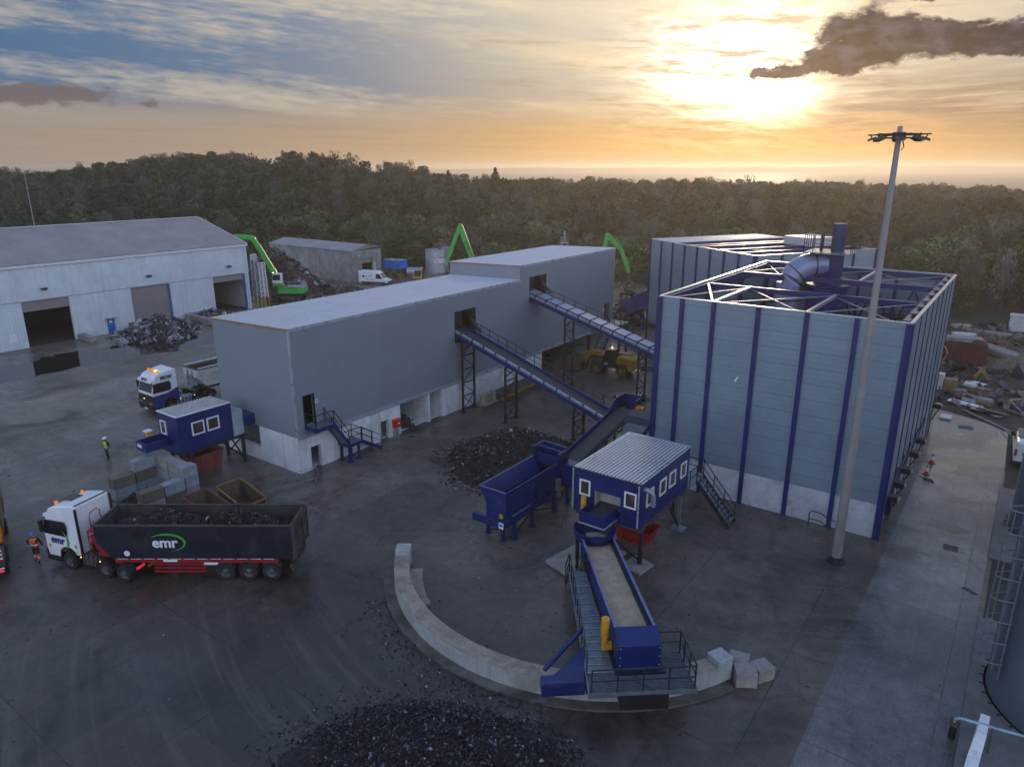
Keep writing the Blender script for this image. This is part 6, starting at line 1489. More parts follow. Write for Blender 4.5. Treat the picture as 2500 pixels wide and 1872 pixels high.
for s in (-1, 1):
    b_ = MB(); b_.disc((1.0, s * .965, 1.62), .22, 16, 0, 'y'); b_.disc((1.0, s * .962, 1.62), .22, 16, 0, 'y'); b_.box(1.35, min(s * .955, s * .968), 1.62, 2.9, max(s * .955, s * .968), 1.72, 1); b_.box(1.6, min(s * .975, s * .985), 1.05, 1.9, max(s * .975, s * .985), 1.25, 1); b_.box(2.4, min(s * .975, s * .985), 1.02, 3.0, max(s * .975, s * .985), 1.15, 1); b_.build('logo_mark', [M['navy_text'], pm('pale_print_%d' % s, (.35, .40, .5))], V1)
b_ = MB(); b_.box(-.03, -.9, .65, -.003, .9, 1.5, 0)
for k in range(5): b_.add([(-.036, -.9 + k * .36, .65), (-.036, -.72 + k * .36, .65), (-.036, -.54 + k * .36, 1.5), (-.036, -.72 + k * .36, 1.5)], [(0, 1, 2, 3)], 1)
b_.build('rear_chevrons', [M['hivis_yellow'], M['black']], V1)
# the open rear door of the van
b_ = MB(); b_.box(-.95, .95, .6, -.02, 1.0, 2.4, 0); b_.box(-.95, 1.001, .65, -.02, 1.006, 1.5, 1); b_.box(-.95, 1.001, 1.9, -.02, 1.006, 2.4, 1)
for k in range(3): b_.add([(-.95 + k * .32, 1.01, .65), (-.80 + k * .32, 1.01, .65), (-.63 + k * .32, 1.01, 1.5), (-.78 + k * .32, 1.01, 1.5)], [(0, 1, 2, 3)], 2)
b_.build('rear_door', [M['white'], M['hivis_yellow'], M['black']], V1)
V2 = van('van', 'white van seen from behind beyond the tank at the right edge', (2.25, 61.1, 0), R(92), 5.4, 2.1)
b_ = MB(); b_.box(-.015, .15, 1.1, -.004, .5, 1.3); b_.build('sticker', M['logo_green'], V2)
b_ = MB(); b_.box(1.0, -.9, 2.12, 3.4, .9, 2.16); b_.build('roof_rack', M['navy'], V2)

# ---------------------------------------------------------------- telehandler
TH = thing('telehandler', 'yellow telehandler with a dark cab and a lit beacon working under the conveyor', 'telehandler', (-34.7, 66.2, 0), R(180 + 7))
# local: x forward (towards the bay), origin midway between the axles
for x in (-1.45, 1.5):
    for s in (-1, 1): wheel(TH, I4, x, s * .95, .66, .46, s, 'yellow_dirty', 'brown')
b_ = MB(); b_.box(-2.2, -.7, .75, 2.0, .7, 1.25); b_.box(-1.9, -1.15, 1.15, -.75, 1.15, 1.38); b_.build('chassis', M['black'], TH)
b_ = MB(); b_.prism([(-2.75, .85), (-2.2, .7), (-.6, 1.2), (-.6, 2.05), (-1.6, 2.2), (-2.7, 1.95)], 'y', -1.05, 1.05); b_.build('engine_cover', M['yellow_dirty'], TH, bevel=.06)
b_ = MB(); b_.prism([(-.75, .95), (.75, .95), (.85, 1.6), (.45, 2.75), (-.55, 2.85), (-.8, 2.1)], 'y', .25, 1.12); b_.build('cab', M['glass'], TH, bevel=.05)
b_ = MB(); b_.prism([(.5, 2.76), (.3, 2.9), (-.5, 2.95), (-.65, 2.84)], 'y', .2, 1.16); b_.build('cab_roof', pm('dusty_roof', (.35, .37, .33), .4), TH, bevel=.03)
b_ = MB(); b_.box(-.75, 1.125, .95, .85, 1.15, 1.62); b_.bar((.0, 1.13, 1.6), (-.05, 1.13, 2.8), .08); b_.build('cab_door', M['dark_steel'], TH)
b_ = MB(); b_.bar((-2.0, -.35, 2.05), (2.75, -.35, 1.95), .5, .55); b_.build('boom', M['yellow_dirty'], TH, bevel=.04); b_ = MB(); b_.prism([(2.6, 2.15), (3.15, 1.95), (3.5, .9), (3.2, .75), (2.7, 1.6)], 'y', -.6, -.1); b_.build('boom_head', M['yellow_dirty'], TH)
b_ = MB(); b_.prism([(3.3, .15), (4.3, .1), (4.4, .2), (3.6, .35), (3.4, 1.1), (3.25, 1.1)], 'y', -1.25, 1.1); b_.build('bucket', M['rust'], TH)
b_ = MB(); b_.lathe([(.001, 0), (.09, 0), (.09, .2), (.001, .22)], 10, (-.2, .9, 2.96)); b_.build('beacon', M['amber_lit'], TH)
text('lettering', 'JCB', .34, M['white'], frame((.95, -.09, 2.02), (-1, 0, 0), (0, 1, 0)), TH, .004, .012); text('lettering', 'JCB', .24, M['white'], frame((.35, 1.155, 1.3), (-1, 0, 0), (0, 1, 0)), TH, .004, .008)

# ---------------------------------------------------------------- green material handlers
def handler(label, loc, rz, boom, stick, cab_up, grapple=None, tex=None, group=None):
    """boom: list of (x,z) from the pivot in the plane of the slew; stick the same from the boom tip"""
    t = thing('material_handler', label, 'material handler', loc, rz)
    b = MB(); b.box(-1.6, -1.3, .75, 1.6, 1.3, 1.15)
    for x in (-2.0, 2.0): b.box(x - .25, -1.6, .6, x + .25, 1.6, .9)
    b.build('undercarriage', M['navy'], t)
    for x in (-2.0, 2.0):
        for s in (-1, 1): wheel(t, I4, x, s * 1.35, .58, .45, s)
    b = MB(); b.tube((0, 0, 1.15), (0, 0, 1.4), .9, n=20); b.build('slew_ring', M['dark_steel'], t)
    b = MB(); b.prism([(-3.0, 1.45), (-2.7, 1.35), (1.4, 1.35), (1.4, 2.05), (.3, 2.15), (-2.9, 2.35)], 'y', -1.35, 1.35); b.build('upper_body', M['green'], t, bevel=.08)
    b = MB(); b.box(-2.9, -1.2, 2.36, .2, 1.2, 2.42); b.box(-2.95, -1.36, 1.75, -.9, -1.352, 2.1); b.build('deck', M['galv_plain'], t)
    b = MB(); rail(b, [(.2, -1.25, 2.3), (-2.8, -1.25, 2.4), (-2.8, 1.25, 2.4), (.2, 1.25, 2.3)], 1.0, .02, 1.0); b.build('handrail', M['galv_plain'], t)
    b = MB(); b.box(.6, .62, cab_up, 2.0, 1.35, cab_up + .5); b.build('cab_base', M['green'], t); b = MB(); b.prism([(.5, cab_up + .5), (2.0, cab_up + .5), (2.05, cab_up + 1.3), (1.7, cab_up + 2.1), (.5, cab_up + 2.1)], 'y', .62, 1.38)
    c = b.build('cab', M['white'], t, bevel=.04); b = MB(); b.prism([(.7, cab_up + 1.0), (1.95, cab_up + 1.0), (2.0, cab_up + 1.3), (1.72, cab_up + 1.9), (.7, cab_up + 1.9)], 'y', .60, 1.40); b.build('cab_window', M['glass'], c)
    b = MB(); b.box(2.03, .7, cab_up + .7, 2.07, 1.3, cab_up + 1.6); b.build('cab_window', M['glass'], c)
    b = MB(); b.bar((.9, 1.0, 2.0), (1.2, 1.0, cab_up + .1), .25); b.build('cab_riser', M['green'], t)
    b = MB(); b.box(1.9, .75, cab_up + 2.1, 2.0, .95, cab_up + 2.2); b.build('work_light', M['lamp_white'], t)
    P = [Vector((x, 0, z)) for x, z in boom]
    b = MB()
    for k, (p, q) in enumerate(zip(P, P[1:])): b.bar(p, q, .55 - .05 * k, .95 - .12 * k)
    for p in P[1:]: b.tube(p + Vector((0, -.32, 0)), p + Vector((0, .32, 0)), .42, n=14)
    o = b.build('boom', M['green'], t, bevel=.03)
    if tex:
        p, q = P[0], P[1]; m = p.lerp(q, .55); d = (q - p).normalized()
        for s in (-1, 1): text('lettering', tex, .62, M['black'], frame(m + Vector((0, s * .28, 0)), d * (1 if s < 0 else -1) if False else d * s, (0, s, 0)) if True else I4, o, .004, .012)
    b = MB(); b.tube(P[0] + Vector((.5, .35, -.3)), P[0].lerp(P[1], .5) + Vector((0, .38, -.1)), .12, n=8); b.tube(P[0] + Vector((.5, -.35, -.3)), P[0].lerp(P[1], .5) + Vector((0, -.38, -.1)), .12, n=8); b.build('ram', M['galv_plain'], t)
    Q = [Vector((x, 0, z)) for x, z in stick]
    b = MB()
    for k, (p, q) in enumerate(zip(Q, Q[1:])): b.bar(p, q, .42, .72 - .12 * k)
    b.build('stick', M['green'], t, bevel=.03)
    if grapple:
        e = Q[-1]; g = MB(); g.bar(e, e - Vector((0, 0, .9)), .18); g.tube(e - Vector((0, 0, 1.5)), e - Vector((0, 0, .9)), .28, n=10)
        for k in range(5):
            a = 2 * math.pi * k / 5 + .3; u = Vector((math.cos(a), math.sin(a), 0)); c0 = e - Vector((0, 0, 1.4))
            g.sweep([c0 + u * .25, c0 + u * 1.0 - Vector((0, 0, .35)), c0 + u * 1.25 - Vector((0, 0, 1.1)), c0 + u * .75 - Vector((0, 0, 1.9)), c0 + u * .45 - Vector((0, 0, 2.1))], [.12, .17, .16, .12, .05], 6)
        g.build('grapple', pm('grapple_steel_%d' % int(loc[0]), (.10, .075, .05), .7, .3), t)
    return t
# plane of the first machine lies across the view; boom up and to the left, jib level towards the shed
handler('green material handler with its white cab raised and its jib reaching over the white shed', (-99.0, 73.2, 0), R(216), [(.9, 2.2), (2.3, 5.2), (4.2, 8.9), (4.9, 10.1)], [(4.9, 10.3), (7.9, 10.5), (8.8, 9.7)], 2.6, tex=None)
# its mate by the silo and the third one beyond the grey building
handler('green material handler folding its arm into a tall peak beside the silo', (-82.5, 103.9, 0), R(216), [(.6, 2.2), (3.8, 11.0)], [(3.8, 11.1), (6.1, 5.2), (6.5, 3.6)], 2.2, grapple=True, tex='sennebogen')
handler('green material handler holding a five-tined grapple over the feed conveyor', (-57.0, 99.2, 0), R(36), [(.6, 2.2), (2.8, 10.9)], [(2.8, 11.1), (5.0, 8.9), (6.4, 5.2)], 2.2, grapple=True)

# ================================================================== HEAPS
def pile(name, label, cx, cy, r, h, sx, sy, rot, N, size, seed, weights, base=None, spill=1.25, cat='scrap heap', shape=1.35):
    b = MB(); heap_mesh(b, r, h * .88, cx, cy, 0, 34, seed, 0, sx, sy, rot, 9, .07, shape)
    r0 = random.Random(seed); ph = [r0.uniform(0, 6.28) for _ in range(6)]; c_, s_ = math.cos(rot), math.sin(rot)
    def on(rr):
        a = rr.uniform(0, 6.283); e = 1 + .10 * math.sin(2 * a + ph[0]) + .08 * math.sin(3 * a + ph[1]) + .05 * math.sin(5 * a + ph[2])
        t = rr.random() ** .5 * spill
        if t > 1 and rr.random() < (t - 1) * 3.0: return None
        x, y = r * t * e * math.cos(a) * sx, r * t * e * math.sin(a) * sy; z = max(.015, h * (1 - min(1, t) ** shape) + (.05 * h if t < .95 else .015))
        return (cx + x * c_ - y * s_, cy + x * s_ + y * c_, z)
    shards(b, N, on, size, seed + 9, (1, 2, 3, 4, 5), .3, weights)
    return tag(b.build(name, [base or M['frag_base']] + FR, loc=(cx, cy, 0)), label, cat)
pile('scrap_heap', 'dark shredded heap beside the blue feed hopper', -29.0, 40.4, 4.0, 2.6, 1.05, 1.45, R(-28), 8000, (.03, .11), 3, (10, 6, 3.0, .9, .2))
b_ = MB(); heap_mesh(b_, 4.4, 1.02, -14.9, 14.7, 0, 40, 12, 0, 1.1, .82, R(28), 12, .09, 1.05); heap_mesh(b_, 2.1, .84, -13.3, 16.8, 0, 30, 14, 0, 1.3, .8, R(35), 9, .05, 1.2)
def fg(r):
    u = r.random()
    if u < .70:
        a = r.uniform(0, 6.28); t = r.random() ** .5 * 1.1 + (abs(r.gauss(0, .22)) if r.random() < .3 else 0); x, y = 4.4 * 1.1 * t * math.cos(a), 4.4 * .82 * t * math.sin(a); z = 1.15 * (1 - min(1, t) ** 1.05); c_, s_ = math.cos(R(28)), math.sin(R(28)); return (-14.9 + x * c_ - y * s_, 14.7 + x * s_ + y * c_, z + (.10 if t < .95 else .02))
    if u < .97:
        a = r.uniform(0, 6.28); t = r.random() ** .5 * 1.35; x, y = 2.1 * 1.3 * t * math.cos(a), 2.1 * .8 * t * math.sin(a); z = .95 * (1 - min(1, t) ** 1.2); c_, s_ = math.cos(R(35)), math.sin(R(35)); return (-13.3 + x * c_ - y * s_, 16.8 + x * s_ + y * c_, z + (.07 if t < .95 else .02))
    a = R(r.uniform(232, 292)); q = 11.2 + abs(r.gauss(0, .8)); return (CC.x + q * math.cos(a), CC.y + q * math.sin(a), .12 if q < 11.3 else .02)
shards(b_, 26000, fg, (.014, .066), 31, (1, 2, 3, 4, 5), .5, (12, 2.6, 2.2, .22, .4))
tag(b_.build('scrap_heap', [M['frag_base']] + FR, loc=(-15.5, 15, 0)), 'broad black shredded heap filling the near foreground below the curved wall', 'scrap heap')
pile('scrap_heap', 'bright heap of silvery sheet scrap in front of the middle roller door', -92.8, 47.6, 5.0, 2.1, .85, 1.05, 0, 1700, (.12, .5), 41, (2, 2.5, 4, 5, 7), M['frag2'])
pile('scrap_heap', 'smaller grey scrap heap inside the low block bay by the shed', -94.6, 57.0, 3.4, 1.5, 1.2, .9, 0, 800, (.08, .35), 43, (3, 4, 6, 2, 4), M['frag2'])
pile('scrap_heap', 'brown scrap mound beside the wheels of the green machine with the raised cab', -93.0, 80.0, 4.6, 2.0, 1.0, 1.5, R(20), 900, (.08, .4), 45, (5, 6, 3, .8, 1), M['frag2'])
pile('scrap_heap', 'tall dark heap of old scrap behind the white shed', -112, 80.5, 8.5, 7.2, 1.15, 1.0, R(10), 1500, (.12, .6), 47, (6, 6, 4, 1, 2), M['frag2'], shape=1.0)
pile('scrap_heap', 'small dark spoil between the blocks of the small bay', -45.2, 20.8, 1.2, .8, 1.0, 1.4, 0, 420, (.03, .10), 49, (8, 4, 3, .5, .3))
pile('scrap_heap', 'low dirt pile inside the open bay of the grey building', -43.0, 41.3, 1.9, 1.0, 1.2, .8, 0, 300, (.03, .12), 51, (6, 6, 2, .3, .2), M['frag2'])
pile('scrap_heap', 'dark material pushed into the bay in front of the telehandler bucket', -41.5, 66.8, 3.0, 1.5, 1.2, 1.3, 0, 500, (.04, .15), 53, (6, 6, 2, .3, .2), M['frag2'])
pile('scrap_heap', 'crushed metal heaped on top of the sloping feed conveyor', -45.2, 90.2, 2.6, 4.6, 1.0, .8, R(-30), 700, (.1, .4), 55, (5, 4, 5, 1, 3), M['frag2'], 1.0)
# scattered crumbs over the yard
b_ = MB()
def crumbs(r):
    u = r.random()
    if u < .5: return (r.uniform(-75, -12), r.uniform(6, 44), .012)
    if u < .8: return (r.gauss(-27, 4), r.gauss(36, 3.5), .012)
    return (r.uniform(-24, -8), r.uniform(18, 32), .012)
shards(b_, 1500, crumbs, (.015, .06), 71, (1, 2, 3, 4), .3, (8, 5, 2, 1)); o = b_.build('crumbs', [M['frag']] + FR); o['kind'] = 'stuff'; o['label'] = 'scattered crumbs of scrap on the yard'; o['category'] = 'debris'

# ================================================================== YARD FURNITURE
# floodlight mast
FM = thing('floodlight_mast', 'very tall grey floodlight mast with a ring of lamps in front of the ribbed enclosure', 'light mast', (-6.14, 39.52, 0), 0)
b_ = MB(); b_.lathe([(.27, 0), (.245, 6), (.235, 6.01), (.19, 14), (.18, 14.01), (.125, 22.4), (.11, 23.1), (.001, 23.15)], 14); b_.build('pole', pm('mast_steel', (.30, .29, .285), .55, .3, .1, .6, streak=(.4, (.20, .18, .16))), FM, smooth=True)
b_ = MB(); b_.lathe([(.48, 0), (.48, .07), (.3, .09), (.28, .35)], 16); b_.box(-.35, -.3, .0, .35, .3, .16); b_.build('base_plate', M['dark_steel'], FM)
b_ = MB(); n = 20; b_.sweep([(1.0 * math.cos(2 * math.pi * k / n), 1.0 * math.sin(2 * math.pi * k / n), 22.75) for k in range(n)], .035, 6, 0, True); b_.sweep([(.55 * math.cos(2 * math.pi * k / n), .55 * math.sin(2 * math.pi * k / n), 22.6) for k in range(n)], .03, 6, 0, True)
for k in range(6):
    a = math.pi / 3 * k; b_.bar((.15 * math.cos(a), .15 * math.sin(a), 22.75), (1.35 * math.cos(a), 1.35 * math.sin(a), 22.75), .06)
b_.lathe([(.17, 22.5), (.30, 22.5), (.30, 22.85), (.17, 22.85)], 12); b_.build('head_frame', M['dark_steel'], FM)
for k in range(8):
    a = math.pi / 4 * k + .2; c_, s_ = math.cos(a), math.sin(a)
    b_ = MB(frame((1.12 * c_, 1.12 * s_, 22.55), (-s_, c_, 0), Vector((c_ * .35, s_ * .35, 1)))); b_.prism([(-.22, -.03), (.22, -.03), (.18, .06), (-.18, .06)], 'x', -.20, .20); b_.box(-.03, -.03, .06, .03, .03, .25); b_.build('floodlight', M['rim_dirt'], FM)
b_ = MB(); b_.sweep([(.2, -.1, 22.5), (.3, -.15, 22.2), (.2, -.1, 22.05)], .03, 6); b_.build('cable', M['black'], FM)
# crowd barrier
BR = MB(); T_b = frame((-38.95, 27.65, 0), (-38.4 + 38.95, 29.3 - 27.65, 0), (0, 0, 1)); BR.T = T_b; Lb = 1.9
BR.sweep([(0, 0, .25), (0, 0, 1.0), (.08, 0, 1.08), (Lb - .08, 0, 1.08), (Lb, 0, 1.0), (Lb, 0, .25)], .02, 6); BR.bar((0, 0, .25), (Lb, 0, .25), .035)
for k in range(1, 14): BR.bar((Lb * k / 14, 0, .25), (Lb * k / 14, 0, 1.07), .014)
for x in (.15, Lb - .15): BR.bar((x, -.3, .015), (x, .3, .015), .04); BR.bar((x, 0, .03), (x, 0, .25), .04)
tag(BR.build('crowd_barrier', M['galv_plain'], loc=(-38.7, 28.4, 0)), 'thin galvanised crowd barrier near the corner of the grey building', 'barrier')
# leaning rack and timber by the concrete base
b_ = MB(); 
for k in range(3):
    x = -39.55 + k * .03; b_.box(x, 49.4 + k * .62, .12, x + .5, 49.9 + k * .62, 1.05)
b_.box(-40.0, 49.2, 0, -38.9, 51.4, .12); tag(b_.build('crate', M['timber_grey'], loc=(-39.4, 50, 0)), 'row of grey slatted crates on a pallet against the concrete base', 'crate')
b_ = MB(); b_.prism([(-39.9, 0), (-38.3, 0), (-38.6, .55), (-39.9, .7)], 'y', 51.6, 60); b_.bar((-38.2, 50.9, .4), (-38.3, 60.0, .62), .16, .22, 1); b_.bar((-38.05, 50.9, .12), (-38.15, 60.0, .2), .1, .1, 0)
for k in range(7): b_.bar((-38.25, 51.5 + k * 1.3, .1), (-38.25, 51.5 + k * 1.3, .5), .1, .1, 0)
tag(b_.build('screw_trough', [M['rim_dirt'], M['yellow_dirty']], loc=(-39, 55, 0)), 'long low trough with a yellow edge rail along the concrete base', 'trough')
# low concrete walls by the white shed
b_ = MB(); b_.box(-97.8, 54.2, 0, -87.5, 54.9, 1.0); b_.box(-98.0, 54.9, 0, -97.3, 59.4, 1.0); b_.box(-98, 58.8, 0, -88.5, 59.4, .9); tag(b_.build('bay_wall', M['concrete_old'], loc=(-92, 56, 0), bevel=.05), 'low brown concrete bay wall beside the right roller door', 'wall')
b_ = MB(); b_.box(-97.9, 39.65, 0, -94.5, 40.4, .75); tag(b_.build('concrete_block', M['concrete_old'], loc=(-96, 40, 0), bevel=.05), 'long concrete block lying by the left roller door of the white shed', 'concrete block')
RS = skip_bin('skip', 'small red tipping skip at the foot of the silvery scrap heap', (-96.4, 46.6, 0), R(90), 1.7, 1.2, 1.15, 'red_rust')
# lattice towers beside the shed
def lattice(name, label, x, y, h, w, col, base_col, group=None):
    t = thing(name, label, 'lattice tower', (x, y, 0), R(15), group); b = MB(); y_ = MB(); cs = [(-w, -w), (w, -w), (w, w), (-w, w)]
    for cx, cy in cs: b.bar((cx, cy, 1.6), (cx * .8, cy * .8, h), .09); y_.bar((cx, cy, 0), (cx, cy, 1.6), .1)
    n = int(h / 1.1)
    for k in range(n):
        z0, z1 = 1.6 + (h - 1.6) * k / n, 1.6 + (h - 1.6) * (k + 1) / n
        for i in range(4):
            p, q = cs[i], cs[(i + 1) % 4]; b.bar((p[0] * .9, p[1] * .9, z0), (q[0] * .9, q[1] * .9, z1), .05); b.bar((p[0] * .9, p[1] * .9, z1), (q[0] * .9, q[1] * .9, z1), .05)
    for k in range(int(h / .4)): b.bar((-w * .4, -w, .3 + k * .4), (w * .4, -w, .3 + k * .4), .03)
    b.build('lattice', M[col], t); y_.build('base_section', M[base_col], t)
    return t
lattice('lattice_tower', 'tallest grey lattice tower with a box on top beside the white shed', -98.4, 66.9, 8.0, .42, 'clad_trim', 'yellow')
bx = MB(); bx.box(-.35, -.35, 7.4, .35, .35, 8.3); lt = [o for o in bpy.data.objects if o.name == 'lattice_tower'][0]; bx.build('top_box', M['white_dirty'], lt)
lattice('lattice_tower', 'shorter pale lattice tower with a yellow foot right of the tallest one', -97.3, 67.5, 7.0, .38, 'white', 'yellow')
b_ = MB(); b_.tube((-99.2, 69.3, 1.2), (-98.9, 69.6, 1.2), 1.2, n=24); tag(b_.build('cable_drum', M['rust'], loc=(-99, 69.4, 0)), 'brown steel drum end standing behind the lattice towers', 'drum')
# thin mast behind the shed
b_ = MB(); b_.tube((-140, 53.0, 0), (-140.6, 53.2, 20.0), .11, .04, 8); tag(b_.build('antenna_mast', M['galv_plain'], loc=(-140, 53, 0)), 'thin whip mast rising behind the roof of the white shed', 'mast')
# silo
SL = thing('silo', 'galvanised steel silo with a white banner at the back of the yard', 'silo', (-99.9, 111.2, 0), 0)
b_ = MB(); b_.lathe([(2.45, .5), (2.45, 4.9), (2.5, 4.92), (2.5, 5.0), (2.38, 5.0), (2.38, 4.6), (.001, 4.6)], 36)
b_.build('shell', pm('silo_sheet', (.50, .53, .56), .42, .6, .1, .5, lines=('z', .9, .03, .4)), SL, smooth=True)
b_ = MB(); b_.lathe([(2.6, 0), (2.6, .5), (.001, .5)], 24); b_.build('plinth', M['concrete_old'], SL)
b_ = MB(); vs = []; n = 14
for k in range(n + 1):
    a = R(-58 + 78 * k / n); vs += [(2.48 * math.cos(a), 2.48 * math.sin(a), 2.55), (2.48 * math.cos(a), 2.48 * math.sin(a), 3.3)]
b_.add(vs, [(2 * k, 2 * k + 2, 2 * k + 3, 2 * k + 1) for k in range(n)], 0)
for k0, k1, mi, z0, z1 in ((1, 2, 1, 2.75, 3.1), (3, 7, 2, 2.85, 3.0), (9, 12, 2, 2.85, 3.0), (12, 13, 3, 2.75, 3.1)):
    v2 = []
    for k in range(k0, k1 + 1):
        a = R(-58 + 78 * k / n); v2 += [(2.49 * math.cos(a), 2.49 * math.sin(a), z0), (2.49 * math.cos(a), 2.49 * math.sin(a), z1)]
    b_.add(v2, [(2 * k, 2 * k + 2, 2 * k + 3, 2 * k + 1) for k in range(k1 - k0)], mi)
b_.build('banner', [M['white'], M['red'], pm('grey_print', (.4, .42, .5)), M['navy_text']], SL)
b_ = MB(); b_.box(.6, .8, 5.0, 2.2, 2.2, 5.5); rail(b_, [(.4, .9, 5.3), (2.2, .9, 5.3), (2.2, 2.3, 5.3)], .9); b_.build('top_gear', M['galv_plain'], SL)
b_ = MB(); b_.bar((2.6, -.6, 0), (2.6, -.6, 5), .06); b_.bar((2.6, -.1, 0), (2.6, -.1, 5), .06)
for k in range(14): b_.bar((2.6, -.6, .3 + k * .35), (2.6, -.1, .3 + k * .35), .04)
b_.build('ladder', M['galv_plain'], SL)
# azure box on wire crates
AZ = thing('shipping_box', 'bright azure steel box raised on wooden crates at the back of the yard', 'container', (-103.6, 103.2, 1.75), R(7))
b_ = MB(); b_.box(-2.6, -1.2, 0, 1.7, 1.2, 1.65); b_.build('body', pm('azure_corrugated', (.005, .16, .62), .45, 0, .05, 1, corr=('x', .3, .02)), AZ, bevel=.03)
b_ = MB(); b_.box(-2.55, -1.15, 1.652, 1.65, 1.15, 1.70, 0); b_.box(-.2, -.6, 1.702, .6, .3, 1.72, 1); b_.build('lid', [M['clad_trim'], M['dark_steel']], AZ)
kcr = 0
for r_2 in range(2):
    for c_2 in range(4):
        t = thing('stillage', 'slatted stillage under the azure box, %s row, %s' % (('lower', 'upper')[r_2], ('leftmost', 'second from left', 'third from left', 'rightmost')[c_2]), 'stillage', (-105.6 + c_2 * 1.08, 102.9 + c_2 * .13, r_2 * .875), R(7), 'stillages under the azure box')
        b_ = MB()
        for z in (.05, .3, .55, .8): b_.box(-.5, -1.1, z, .5, 1.1, z + .06)
        for x in (-.5, -.2, .15, .44):
            for y in (-1.12, 1.06): b_.box(x, y, 0, x + .06, y + .06, .87)
        b_.build('slats', M['timber_grey'] if (c_2 + r_2) % 2 else M['rust'], t); b_ = MB(); b_.box(-.45, -1.0, .12, .45, 1.0, .8); b_.build('contents', M['frag2'], t)
# drum mixer and small yellow loader near the silo
MX = thing('drum_mixer', 'grey ribbed drum with an orange ring lying beside the silo', 'drum mixer', (-100, 104.6, 0), R(30))
b_ = MB(); b_.tube((-1.6, 0, 1.15), (1.2, 0, 1.15), .85, n=24); b_.build('drum', M['galv_plain'], MX, smooth=True)
b_ = MB()
for x in (-1.4, -.8, -.2, .4): b_.tube((x - .05, 0, 1.15), (x + .05, 0, 1.15), .9, n=24)
b_.build('band', M['clad_trim'], MX); b_ = MB(); b_.tube((1.2, 0, 1.15), (1.5, 0, 1.15), .98, n=24); b_.build('end_ring', M['yellow'], MX); b_ = MB(); b_.tube((1.5, 0, 1.15), (1.75, 0, 1.15), .6, n=18); b_.build('end_cap', M['blue'], MX)
b_ = MB(); b_.box(-1.7, -.6, 0, 1.6, .6, .4); b_.build('cradle', M['rust'], MX)
SK = thing('skid_loader', 'small orange yellow loader parked in front of the silo', 'loader', (-95.8, 100.8, 0), R(-50))
for x in (-.6, .6):
    for s in (-1, 1): wheel(SK, I4, x, s * .75, .4, .3, s)
b_ = MB(); b_.box(-1.2, -.7, .4, 1.0, .7, 1.1); b_.prism([(-1.3, .5), (-.6, 1.6), (1.6, .9), (1.6, .6), (-.4, 1.2)], 'y', -.85, -.65); b_.prism([(-1.3, .5), (-.6, 1.6), (1.6, .9), (1.6, .6), (-.4, 1.2)], 'y', .65, .85); b_.build('body', M['yellow'], SK, bevel=.04)
b_ = MB(); b_.box(-.7, -.6, 1.11, .5, .6, 2.05); b_.build('cab', M['glass'], SK, bevel=.04); b_ = MB(); b_.prism([(1.5, .2), (2.2, .15), (2.2, .25), (1.7, .9), (1.5, .9)], 'y', -.95, .95); b_.build('bucket', M['rust'], SK)
# vent stand seen over the raised roof
VS = thing('access_tower', 'small galvanised ladder platform poking up behind the raised roof', 'access tower', (-64.3, 103.5, 0), R(20))
b_ = MB()
for x, y in ((-.5, -.5), (.5, -.5), (.5, .5), (-.5, .5)): b_.bar((x, y, 0), (x, y, 9.3), .1)
for z in (3, 6, 9): b_.box(-.55, -.55, z, .55, .55, z + .08)
b_.build('frame', M['galv_plain'], VS); b_ = MB(); rail(b_, [(-.5, -.5, 9), (.5, -.5, 9), (.5, .5, 9), (-.5, .5, 9)], 1.0, gap=1); b_.tube((0, 0, 9), (0, 0, 11), .18, n=10); b_.build('handrail', M['galv_plain'], VS)
# sloping feed conveyor behind the grey building
FC = thing('feed_conveyor', 'broad dark blue sloping feed conveyor behind the grey building', 'conveyor', (-44, 88.3, 0), math.atan2(-.516, .855))
b_ = MB(); b_.prism([(-3.9, .35), (-3.9, 1.75), (-1.5, 3.4), (4.4, 5.8), (4.4, 3.6)], 'y', -.1, 0); b_.build('side_plate', M['blue'], FC)
b_ = MB(); b_.prism([(-3.9, .35), (-3.9, 1.75), (-1.5, 3.4), (4.4, 5.8), (4.4, 3.6)], 'y', 2.4, 2.5); b_.prism([(-3.9, .35), (-3.9, .5), (4.4, 3.8), (4.4, 3.6)], 'y', .002, 2.398); b_.build('trough', M['navy'], FC)
for x in (0, 3.0):
    b_ = MB(); b_.box(x - .2, 0.01, 0, x + .2, .3, 1.2 + x * .42); b_.box(x - .2, 2.1, 0, x + .2, 2.39, 1.2 + x * .42); b_.build('leg', M['blue'], FC)
b_ = MB(); b_.add([(-5.2, -.6, 1.0), (-3.4, -.6, 2.2), (-3.4, .8, 2.2), (-5.2, .8, 1.0), (-5.2, -.6, .9), (-3.4, -.6, 2.1), (-3.4, .8, 2.1), (-5.2, .8, .9)], [(0, 1, 2, 3), (7, 6, 5, 4), (0, 4, 5, 1), (1, 5, 6, 2), (2, 6, 7, 3), (3, 7, 4, 0)]); b_.build('cover_plate', M['lid'], FC)
b_ = MB(); b_.box(-6.5, -.4, .3, -3.9, 1.8, 1.6); b_.build('tail_frame', M['dark_steel'], FC)
